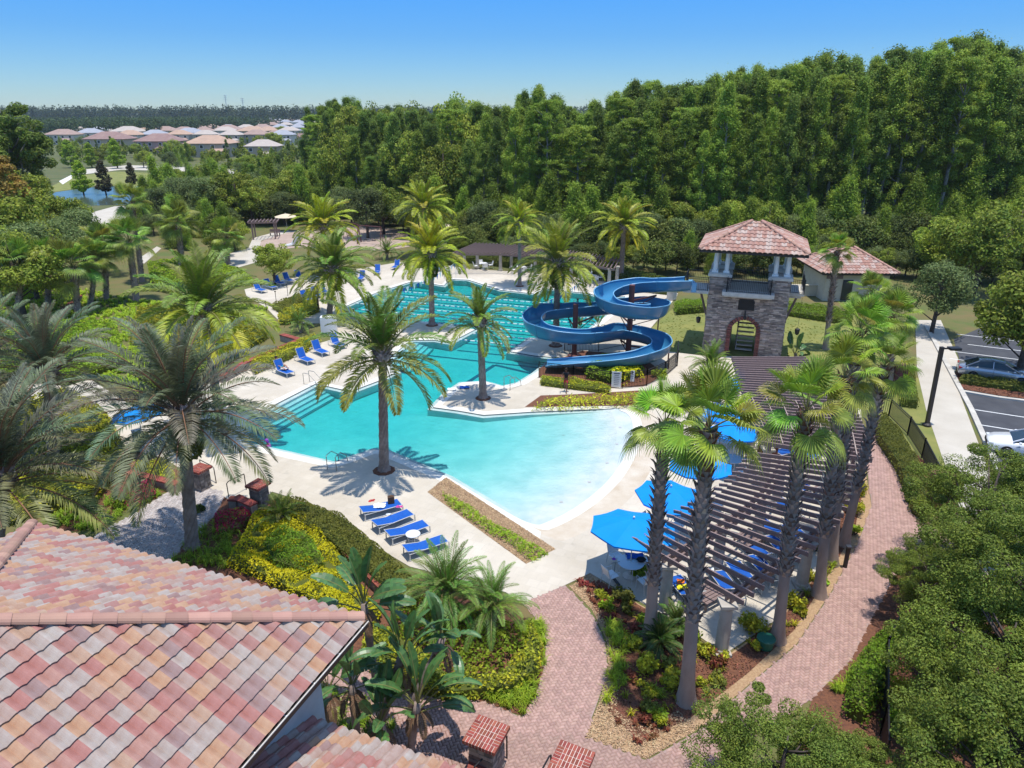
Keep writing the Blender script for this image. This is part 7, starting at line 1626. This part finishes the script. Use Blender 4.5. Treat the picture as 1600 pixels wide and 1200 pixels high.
# flags over the lap pool
def flags(a, b, z, n, label):
    a = P(*a, z); b = P(*b, z); o = empty("flag_line", (a.x, a.y, 0), 0, label, "flags"); A = Vector((0, 0, z)); Bv = b - Vector((a.x, a.y, 0)); sag = lambda t: Vector((0, 0, -.35 * 4 * t * (1 - t)))
    q = B(); q.tube([A.lerp(Bv, i / 12) + sag(i / 12) for i in range(13)], .012, 4); q.obj("line", "white_plastic", o)
    mats_ = ("white_plastic", "sling_blue")
    for i in range(n):
        t0, t1 = (i + .1) / n, (i + .9) / n; p0, p1 = A.lerp(Bv, t0) + sag(t0), A.lerp(Bv, t1) + sag(t1); m_ = (p0 + p1) / 2 + Vector((rnd.uniform(-.08, .08), rnd.uniform(-.08, .08), -.62)); q = B(); q.add([p0, p1, m_], [(0, 1, 2)]); q.obj("pennant", mats_[i % 2], o)
    for e in (A, Bv): q = B(); q.tube([(e.x, e.y, 0), (e.x, e.y, z + .05)], .025, 6); q.obj("pole", "white_plastic", o)
flags((622, 452), (712, 410), 1.9, 18, "line of blue and white pennants across the lap pool's far left end"); flags((855, 470), (925, 424), 1.9, 20, "line of blue and white pennants behind the ferny palm and slide")
# lane ropes
for i, c in enumerate(lanes[1:-2]):
    c = c + lp * 1.0; q = B(); o = empty("lane_rope", Vector((c.x, c.y, 0)), math.atan2(ld.y, ld.x), "", "lane rope", "floating lane ropes of the lap pool"); o["label"] = "floating white lane rope stretched across the lap pool"
    fl_, ln2 = B(), B(); x = -15.5; run = []
    while x < 19:
        g_ = c + ld * x
        if inside(np.array([g_.x]), np.array([g_.y]), pool)[0] and depth(g_.x, g_.y) > .6:
            ln2.box((x + .3, 0, -.035), (.6, .03, .03))
            fl_.box((x + .12, 0, -.03), (.42 if int(x * 1.6) % 3 else .2, .11, .09))
        x += .6
    if fl_.v: fl_.obj("floats", "white_plastic", o); ln2.obj("rope", "sling_blue", o)
    else: bpy.data.objects.remove(o)
# playground: swing frame, slide tube, bench
def swing(px0, px1, label):
    a, b = P(*px0), P(*px1); o = empty("swing_frame", a, 0, label, "swing"); B_ = b - a; q = B(); q.tube([(0, 0, 2.6), (B_.x, B_.y, 2.6)], .06, 8); q.obj("top_bar", "slide_post", o)
    for e in (Vector((0, 0, 0)), B_): q = B(); q.tube([e + Vector((-.1, -.9, 0)), e + Vector((0, 0, 2.6)), e + Vector((.1, .9, 0))], .05, 6); q.obj("leg", "slide_post", o)
    for t in (.3, .65):
        c = B_ * t; s_ = empty("swing_seat"); s_.parent = o; s_.location = c
        for dx in (-.22, .22): q = B(); q.tube([(dx, 0, .6), (dx, 0, 2.6)], .012, 4); q.obj("chain", "rail_metal", s_)
        B().box((0, 0, .58), (.5, .22, .06)).obj("seat", "rubber", s_)
swing((561, 380), (597, 383), "tall dark red swing frame on the playground"); swing((540, 372), (562, 379), "second swing bay on the playground's left side")
p = P(446, 385); o = empty("playground_slide", p, .4, "small grey playground slide beside the curved path", "slide"); q = B(); q.tube([(0, 0, 0), (1.0, 0, .2), (2.0, 0, 1.5)], .28, 8); q.obj("chute", "aluminium", o); q = B(); q.beam((2.1, -.3, 0), (2.1, -.3, 1.9), .08, .08); q.beam((2.1, .3, 0), (2.1, .3, 1.9), .08, .08); q.obj("ladder", "rail_metal", o)
for px, lab in (((430, 368), "bench by the playground path under the small pergola"), ((748, 376), "bench in front of the far pavilion"), ((658, 392), "dark bench by the playground's right end")):
    p = P(*px); o = empty("park_bench", p, .1, lab, "bench"); B().box((0, 0, .45), (1.6, .45, .06)).obj("seat", "pergola_wood", o); B().box((0, .22, .75), (1.6, .05, .4)).obj("backrest", "pergola_wood", o)
    for x in (-.7, .7): B().box((x, 0, .22), (.08, .4, .44)).obj("leg", "black_metal", o)
# white kiosk cube beside left path, skimmer pots
p = P(515, 520); q = B(); q.box((p.x, p.y, .75), (1.3, .8, 1.5), .1); tag(q.obj("towel_cabinet", "white_plastic", org=p), "white towel cabinet beside the left stairs palms", "cabinet")
for px, lab in (((417, 490), "black lamp stick at the left stairs, near one"), ((450, 462), "black lamp stick at the left stairs, far one"), ((432, 474), "black lamp stick at the left stairs, middle one")):
    p = P(*px); q = B(); q.tube([p, p + Vector((0, 0, 1.2))], .03, 6); q.box(p + Vector((0, 0, 1.22)), (.14, .14, .08)); tag(q.obj("path_light", "black_metal", org=p), lab, "path light")
# ================================================================== CARS
def car(c, a, label, paint, sedan=True):
    o = empty("parked_car", c, a, label, "car"); L = 4.75; st_ = [(-2.38, .48, .70, .62), (-2.30, .30, .82, .78), (-1.9, .22, .92, .88), (-1.2, .18, .97, .91), (-.2, .18, .98, .92), (.8, .18, .96, .92), (1.4, .20, .88, .90), (2.0, .22, .78, .84), (2.32, .30, .66, .72), (2.40, .42, .56, .55)]
    vs = []; K = 9
    for x, zb, zt, hw_ in st_:
        sec = [(-hw_ * .88, zb), (-hw_, zb + .15), (-hw_, zt - .18), (-hw_ * .9, zt - .02), (0, zt + .03), (hw_ * .9, zt - .02), (hw_, zt - .18), (hw_, zb + .15), (hw_ * .88, zb)]; vs += [(x, y, z) for y, z in sec]
    n = len(st_); fs = [(i * K + k, (i + 1) * K + k, (i + 1) * K + (k + 1) % K, i * K + (k + 1) % K) for i in range(n - 1) for k in range(K)] + [tuple(range(K)), tuple((n - 1) * K + k for k in range(K))[::-1]]
    q = B().add(vs, fs); q.obj("body", paint, o, sm=True)
    gs_ = [(-1.95, .92, .60, .70), (-1.15, 1.36, .56, .60), (-.35, 1.44, .56, .58), (.35, 1.38, .55, .58), (1.25, .93, .66, .74)]
    q = B(); vs = []
    for x, zt, hr_, hb in gs_: vs += [(x, -hb - .1, .90), (x, -hr_, zt), (x, hr_, zt), (x, hb + .1, .90)]
    fs = [(i * 4 + k, (i + 1) * 4 + k, (i + 1) * 4 + k + 1, i * 4 + k + 1) for i in range(4) for k in range(3)]; q.add(vs, fs); q.obj("windows", "dark_glass", o)
    q = B(); vs = []
    for x, zt, hr_ in ((-1.2, 1.37, .57), (-.35, 1.455, .575), (.4, 1.39, .565)): vs += [(x, -hr_ - .01, zt - .02), (x, -hr_ * .8, zt + .02), (x, hr_ * .8, zt + .02), (x, hr_ + .01, zt - .02)]
    q.add(vs, [(i * 4 + k, (i + 1) * 4 + k, (i + 1) * 4 + k + 1, i * 4 + k + 1) for i in range(2) for k in range(3)]); q.obj("roof_panel", paint, o, sm=True)
    for s_ in (-1, 1):
        q = B()
        for (x0, z0), (x1, z1) in (((-1.97, .93), (-1.18, 1.37)), ((-.3, .93), (-.33, 1.41)), ((1.27, .93), (.38, 1.37))): q.beam((x0, s_ * .80, z0), (x1, s_ * .585, z1), .05, .07)
        q.obj("door_pillar", paint, o); q = B(); q.sphere((.95, s_ * .98, .98), (.1, .09, .07), 8); q.obj("mirror", paint, o)
        B().box((-2.24, s_ * .62, .74), (.22, .3, .14)).obj("taillight", "lamp_red", o); B().box((2.2, s_ * .6, .62), (.3, .3, .12)).obj("headlight", "table_top", o)
        q = B(); q.beam((-1.2, s_ * .925, .72), (1.1, s_ * .93, .72), .01, .012); q.beam((-.25, s_ * .93, .3), (-.25, s_ * .93, .9), .012, .012); q.obj("door_seam", "rubber", o)
        for x in (-1.42, 1.45):
            wv = empty("wheel"); wv.parent = o; wv.location = (x, s_ * .80, .33); M = Matrix.Rotation(math.pi / 2, 4, 'X'); q = B(); q.lathe([(.24, -.13), (.33, -.11), (.34, 0), (.33, .11), (.24, .13)], n=20); q.v = [tuple(M @ Vector(v)) for v in q.v]; q.obj("tyre", "rubber", wv, sm=False)
            q = B(); q.lathe([(.23, .12), (.21, .15)], n=16) if s_ < 0 else q.lathe([(.21, -.15), (.23, -.12)], n=16); q.v = [tuple(M @ Vector(v)) for v in q.v]
            for k in range(5): t = k * 1.2566; q.beam((0, s_ * .15, 0), (math.cos(t) * .22, s_ * .15, math.sin(t) * .22), .02, .06)
            q.obj("rim", "rim_metal", wv)
    B().box((2.36, 0, .5), (.10, .9, .2)).obj("grille", "rubber", o); B().box((-2.36, 0, .62), (.05, .5, .12)).obj("number_plate", "white_plastic", o); return o
la = math.atan2(sd_.y, sd_.x) if isinstance(sd_, Vector) else None
lan = P(1600, 652) - P(1522, 640); la = math.atan2(lan.y, lan.x); ldv = Vector((math.cos(la), math.sin(la), 0))
c1_ = P(1499, 590) + ldv * 2.6; car(c1_ + Vector((0, .9, 0)), la, "silver grey sedan parked nose away from the sidewalk", "car_silver")
c2_ = P(1546, 707) + ldv * 2.5; car(c2_ + Vector((0, .7, 0)), la + math.pi, "white sedan parked nose to the kerb near the frame edge", "car_white")
car(P(1545, 520) + ldv * 2.0, la, "pale blue grey car parked far back under the oaks", "car_silver")
# ================================================================== PEOPLE
PSE = {"stand": dict(hip=(0, 0, .95), neck=(0, .0, 1.48), head=(0, .03, 1.66), kn=[(-.1, .03, .5), (.11, .02, .5)], ft=[(-.12, -.02, .05), (.12, .05, .05)], el=[(-.27, .05, 1.15), (.27, -.02, 1.17)], hd=[(-.26, .18, .92), (.28, .1, .92)]),
       "walk": dict(hip=(0, 0, .93), neck=(0, .05, 1.46), head=(0, .1, 1.64), kn=[(-.1, .2, .52), (.1, -.02, .50)], ft=[(-.1, .30, .05), (.1, -.38, .12)], el=[(-.25, -.12, 1.18), (.25, .12, 1.18)], hd=[(-.24, -.02, .95), (.25, .34, 1.02)]),
       "phone": dict(hip=(0, 0, .95), neck=(0, .02, 1.47), head=(0, .09, 1.64), kn=[(-.1, .04, .5), (.11, .0, .5)], ft=[(-.12, .0, .05), (.13, .0, .05)], el=[(-.28, .05, 1.15), (.28, .05, 1.15)], hd=[(-.12, .3, 1.2), (.12, .3, 1.2)]),
       "recline": dict(hip=(0, 0, .46), neck=(0, -.42, .86), head=(0, -.47, 1.04), kn=[(-.12, .42, .66), (.12, .45, .5)], ft=[(-.12, .78, .42), (.14, .92, .42)], el=[(-.3, -.15, .62), (.3, -.12, .62)], hd=[(-.24, .12, .58), (.22, .12, .6)]),
       "swim": dict(hip=(0, -.15, -.55), neck=(0, .0, -.08), head=(0, .04, .12), kn=[(-.1, -.2, -.95), (.1, -.1, -.95)], ft=[(-.1, -.3, -1.2), (.1, -.3, -1.2)], el=[(-.3, .12, -.1), (.3, .12, -.1)], hd=[(-.35, .35, -.05), (.35, .35, -.05)])}
def person(px, a, pose, top, bottom, label, skin="skin", hair="hair", s=1.0, z=0):
    J = PSE[pose]; c = P(*px); c.z = z; o = empty("person", c, a, label, "person"); o.scale = (s, s, s); V = {k: (Vector(v) if not isinstance(v, list) else [Vector(x) for x in v]) for k, v in J.items()}
    vs, es, rs = [], [], []
    def av(p, r): vs.append(tuple(p)); rs.append(r); return len(vs) - 1
    sp = V["neck"] - V["hip"]; h0 = av(V["hip"], .13); w0 = av(V["hip"] + sp * .4, .12); ch = av(V["hip"] + sp * .8, .145); nk = av(V["neck"], .055); hb = av(V["neck"].lerp(V["head"], .45), .055); hc = av(V["head"], .095); ht = av(V["head"] + (V["head"] - V["neck"]).normalized() * .10, .075)
    es += [(h0, w0), (w0, ch), (ch, nk), (nk, hb), (hb, hc), (hc, ht)]
    side_ = Vector((1, 0, 0))
    for i, s_ in enumerate((-1, 1)):
        hp = av(V["hip"] + side_ * s_ * .09 + Vector((0, 0, -.05)), .095); kn = av(V["kn"][i], .058); an_ = av(V["ft"][i] + Vector((0, -.02, .04)), .04); to = av(V["ft"][i] + (Vector((0, .16, -.02)) if pose != "recline" else Vector((0, .05, .14))), .032); es += [(h0, hp), (hp, kn), (kn, an_), (an_, to)]
        sh = av(V["neck"] + side_ * s_ * .17 + Vector((0, 0, -.06)), .055); el = av(V["el"][i], .04); wr = av(V["hd"][i], .028); d_ = (V["hd"][i] - V["el"][i]).normalized(); pm = av(V["hd"][i] + d_ * .08, .032); es += [(ch, sh), (sh, el), (el, wr), (wr, pm)]
        for f in (-1, 0, 1): fg = av(V["hd"][i] + d_ * .16 + side_ * f * .025, .010); es.append((pm, fg))
    me = bpy.data.meshes.new("body"); me.from_pydata(vs, es, []); me.materials.append(MATS[skin]); b = put("body", me, o); md = b.modifiers.new("skin", 'SKIN'); md.use_smooth_shade = True
    for i, r in enumerate(rs): me.skin_vertices[0].data[i].radius = (r, r * (.8 if i in (0, 1, 2) else 1))
    me.skin_vertices[0].data[0].use_root = True; b.modifiers.new("sub", 'SUBSURF').levels = 1; b.modifiers["sub"].render_levels = 1
    hd_ = V["head"]; up = (V["head"] - V["neck"]).normalized(); q = B(); q.sphere(hd_ + up * .05 + Vector((0, -.025, 0)), (.105, .112, .11), 12); q.sphere(hd_ + Vector((0, -.055, -.02)), (.10, .08, .12), 10); q.obj("hair", hair, o, sm=True)
    q = B(); q.sphere(hd_ + Vector((0, .105, .0)), (.014, .022, .02), 6)
    for s_ in (-1, 1): q.sphere(hd_ + Vector((s_ * .1, .0, 0)), (.012, .022, .03), 6)
    q.obj("nose_and_ears", skin, o); q = B()
    for s_ in (-1, 1): q.sphere(hd_ + Vector((s_ * .036, .092, .022)), .011, 6)
    q.obj("eyes", "hair", o)
    def garment(name, m, verts, edges):
        g = bpy.data.meshes.new(name); g.from_pydata([tuple(v) for v, r in verts], edges, []); g.materials.append(MATS[m]); x = put(name, g, o); k = x.modifiers.new("skin", 'SKIN'); k.use_smooth_shade = True
        for i, (v, r) in enumerate(verts): g.skin_vertices[0].data[i].radius = (r, r * .85)
        g.skin_vertices[0].data[0].use_root = True; x.modifiers.new("sub", 'SUBSURF').levels = 1
    if top: garment("shirt", top, [(V["hip"] + sp * .12, .145), (V["hip"] + sp * .45, .14), (V["hip"] + sp * .85, .16), (V["neck"] + Vector((-.17, 0, -.06)), .075), (V["neck"] + Vector((.17, 0, -.06)), .075), (V["el"][0].lerp(V["neck"], .35), .06), (V["el"][1].lerp(V["neck"], .35), .06)], [(0, 1), (1, 2), (2, 3), (2, 4), (3, 5), (4, 6)])
    if bottom: garment("shorts", bottom, [(V["hip"] + sp * .1, .145), (V["hip"], .15), (V["hip"] + Vector((-.09, 0, -.06)), .11), (V["hip"] + Vector((.09, 0, -.06)), .11), (V["kn"][0].lerp(V["hip"], .35) + Vector((-.03, 0, 0)), .09), (V["kn"][1].lerp(V["hip"], .35) + Vector((.03, 0, 0)), .09)], [(0, 1), (1, 2), (1, 3), (2, 4), (3, 5)])
    return o
person((884, 612), 2.9, "walk", "cloth_black", "cloth_red", "person in black shirt walking along the slide fence", "skin_dark")
person((498, 488), -1.2, "phone", None, "cloth_black", "shirtless man in dark shorts standing behind the left loungers", "skin_dark")
person((440, 582), ang((425, 578), (462, 592)) - math.pi / 2, "recline", "cloth_teal", "cloth_teal", "sunbather in teal swimwear reclining on the left lounger", "skin", z=.0)
person((500, 464), 1.0, "stand", "cloth_black", "sling_blue", "small figure in dark shirt by the far left loungers", "skin", s=.75)
person((418, 692), 1.5, "swim", "cloth_pink", None, "bather in pink cap standing in the pool's left corner", "skin", "cloth_purple")
person((903, 470), 1.5, "swim", "cloth_black", None, "dark haired swimmer behind the slide near the back flags", "skin_dark"); person((919, 469), 1.5, "swim", None, None, "second swimmer at the back flags, nearer the deck edge", "skin_dark"); person((770, 504), 1.0, "swim", "sling_blue", None, "swimmer in the lane right of the middle palm's crown", "skin_dark"); person((552, 487), 1.0, "swim", "cloth_black", None, "swimmer in the lap pool's left corner", "skin_dark")
# wet belongings on the middle deck point and by the deck point palm
cloth("towel", (726, 606), .7, .4, .02, "sling_blue", "blue towel dropped at the middle palm's deck point", 20); cloth("towel", (706, 609), .6, .4, .02, "towel_white", "white towel dropped beside the blue one on the deck point", 21)
# mulch rings at the feet of palms that stand in the deck
for px, r in (((600, 735), .62), ((755, 622), .55), ((675, 508), .6), ((812, 447), .5), ((868, 540), .6), ((347, 676), .55), ((514, 498), .6)):
    p = P(*px); q = B(); q.lathe([(r, 0), (r * .9, .03), (.2, .08)], (p.x, p.y, .0), 10); o = q.obj("mulch_ring", "mulch"); o["kind"] = "structure"
# mulch ring on bare soil: fallen chips, pebbles in the gravel beds
def scatter(name, px, m, label, dens, size, seed, z=.0):
    poly = [(p.x, p.y) for p in PL(px)]; rg = np.random.default_rng(seed); xs = [p[0] for p in poly]; ys = [p[1] for p in poly]; A = abs(sum(poly[i][0] * poly[(i + 1) % len(poly)][1] - poly[(i + 1) % len(poly)][0] * poly[i][1] for i in range(len(poly)))) / 2; n = int(A * dens)
    x = rg.uniform(min(xs), max(xs), n * 5); y = rg.uniform(min(ys), max(ys), n * 5); k = inside(x, y, poly); x, y = x[k][:n], y[k][:n]; C = np.stack([x, y, np.full(len(x), z + size * .25)], 1); N = rg.normal(size=C.shape) * .45 + [0, 0, 1]; V, Fq = quads_from(C, N, size * rg.uniform(.6, 1.5, len(C)), size * rg.uniform(.5, 1, len(C)), rg)
    return tag(put(name, fastmesh(name, V, Fq, [m])), label, "ground litter", None, "stuff")
scatter("gravel", planter_px, "pebble", "tan pebbles filling the long planter by the beach pool", 900, .05, 1, .01)
scatter("mulch", cen, "mulch_chip", "red brown mulch chips in the palm bed by the pergola", 260, .07, 2, -.008)
scatter("gravel", [(922, 895), (890, 916), (925, 952), (948, 1000), (951, 1045), (937, 1095), (914, 1152), (1010, 1185), (1092, 1138), (1060, 1110), (1000, 1135), (962, 1110), (972, 1045), (960, 990), (930, 940), (935, 915)], "pebble", "tan pebble border along the curved walk", 420, .06, 3, -.006)
scatter("mulch", [(1358, 660), (1368, 650), (1470, 745), (1500, 800), (1440, 830), (1418, 792), (1390, 712)], "mulch_chip", "red mulch chips beside the right walk", 160, .08, 4, -.012)
scatter("mulch", [(1490, 588), (1503, 608), (1560, 618), (1640, 628), (1700, 600), (1600, 590), (1500, 570)], "mulch_chip", "red mulch chips on the parking island", 60, .11, 5, .014)

# ================================================================== AIR
hz = bpy.data.materials.new("haze"); hz.use_nodes = True; N = hz.node_tree.nodes; N.remove(N["Principled BSDF"]); pv_ = N.new("ShaderNodeVolumePrincipled")
pv_.inputs["Color"].default_value = (.78, .88, 1, 1); pv_.inputs["Density"].default_value = .00011; pv_.inputs["Anisotropy"].default_value = .2
hz.node_tree.links.new(pv_.outputs[0], N["Material Output"].inputs["Volume"]); MATS["haze"] = hz
q = B(); q.box((0, 850, 20), (4200, 2000, 46)); tag(q.obj("haze", "haze"), "thin summer haze over the whole place", "haze", None, "stuff")
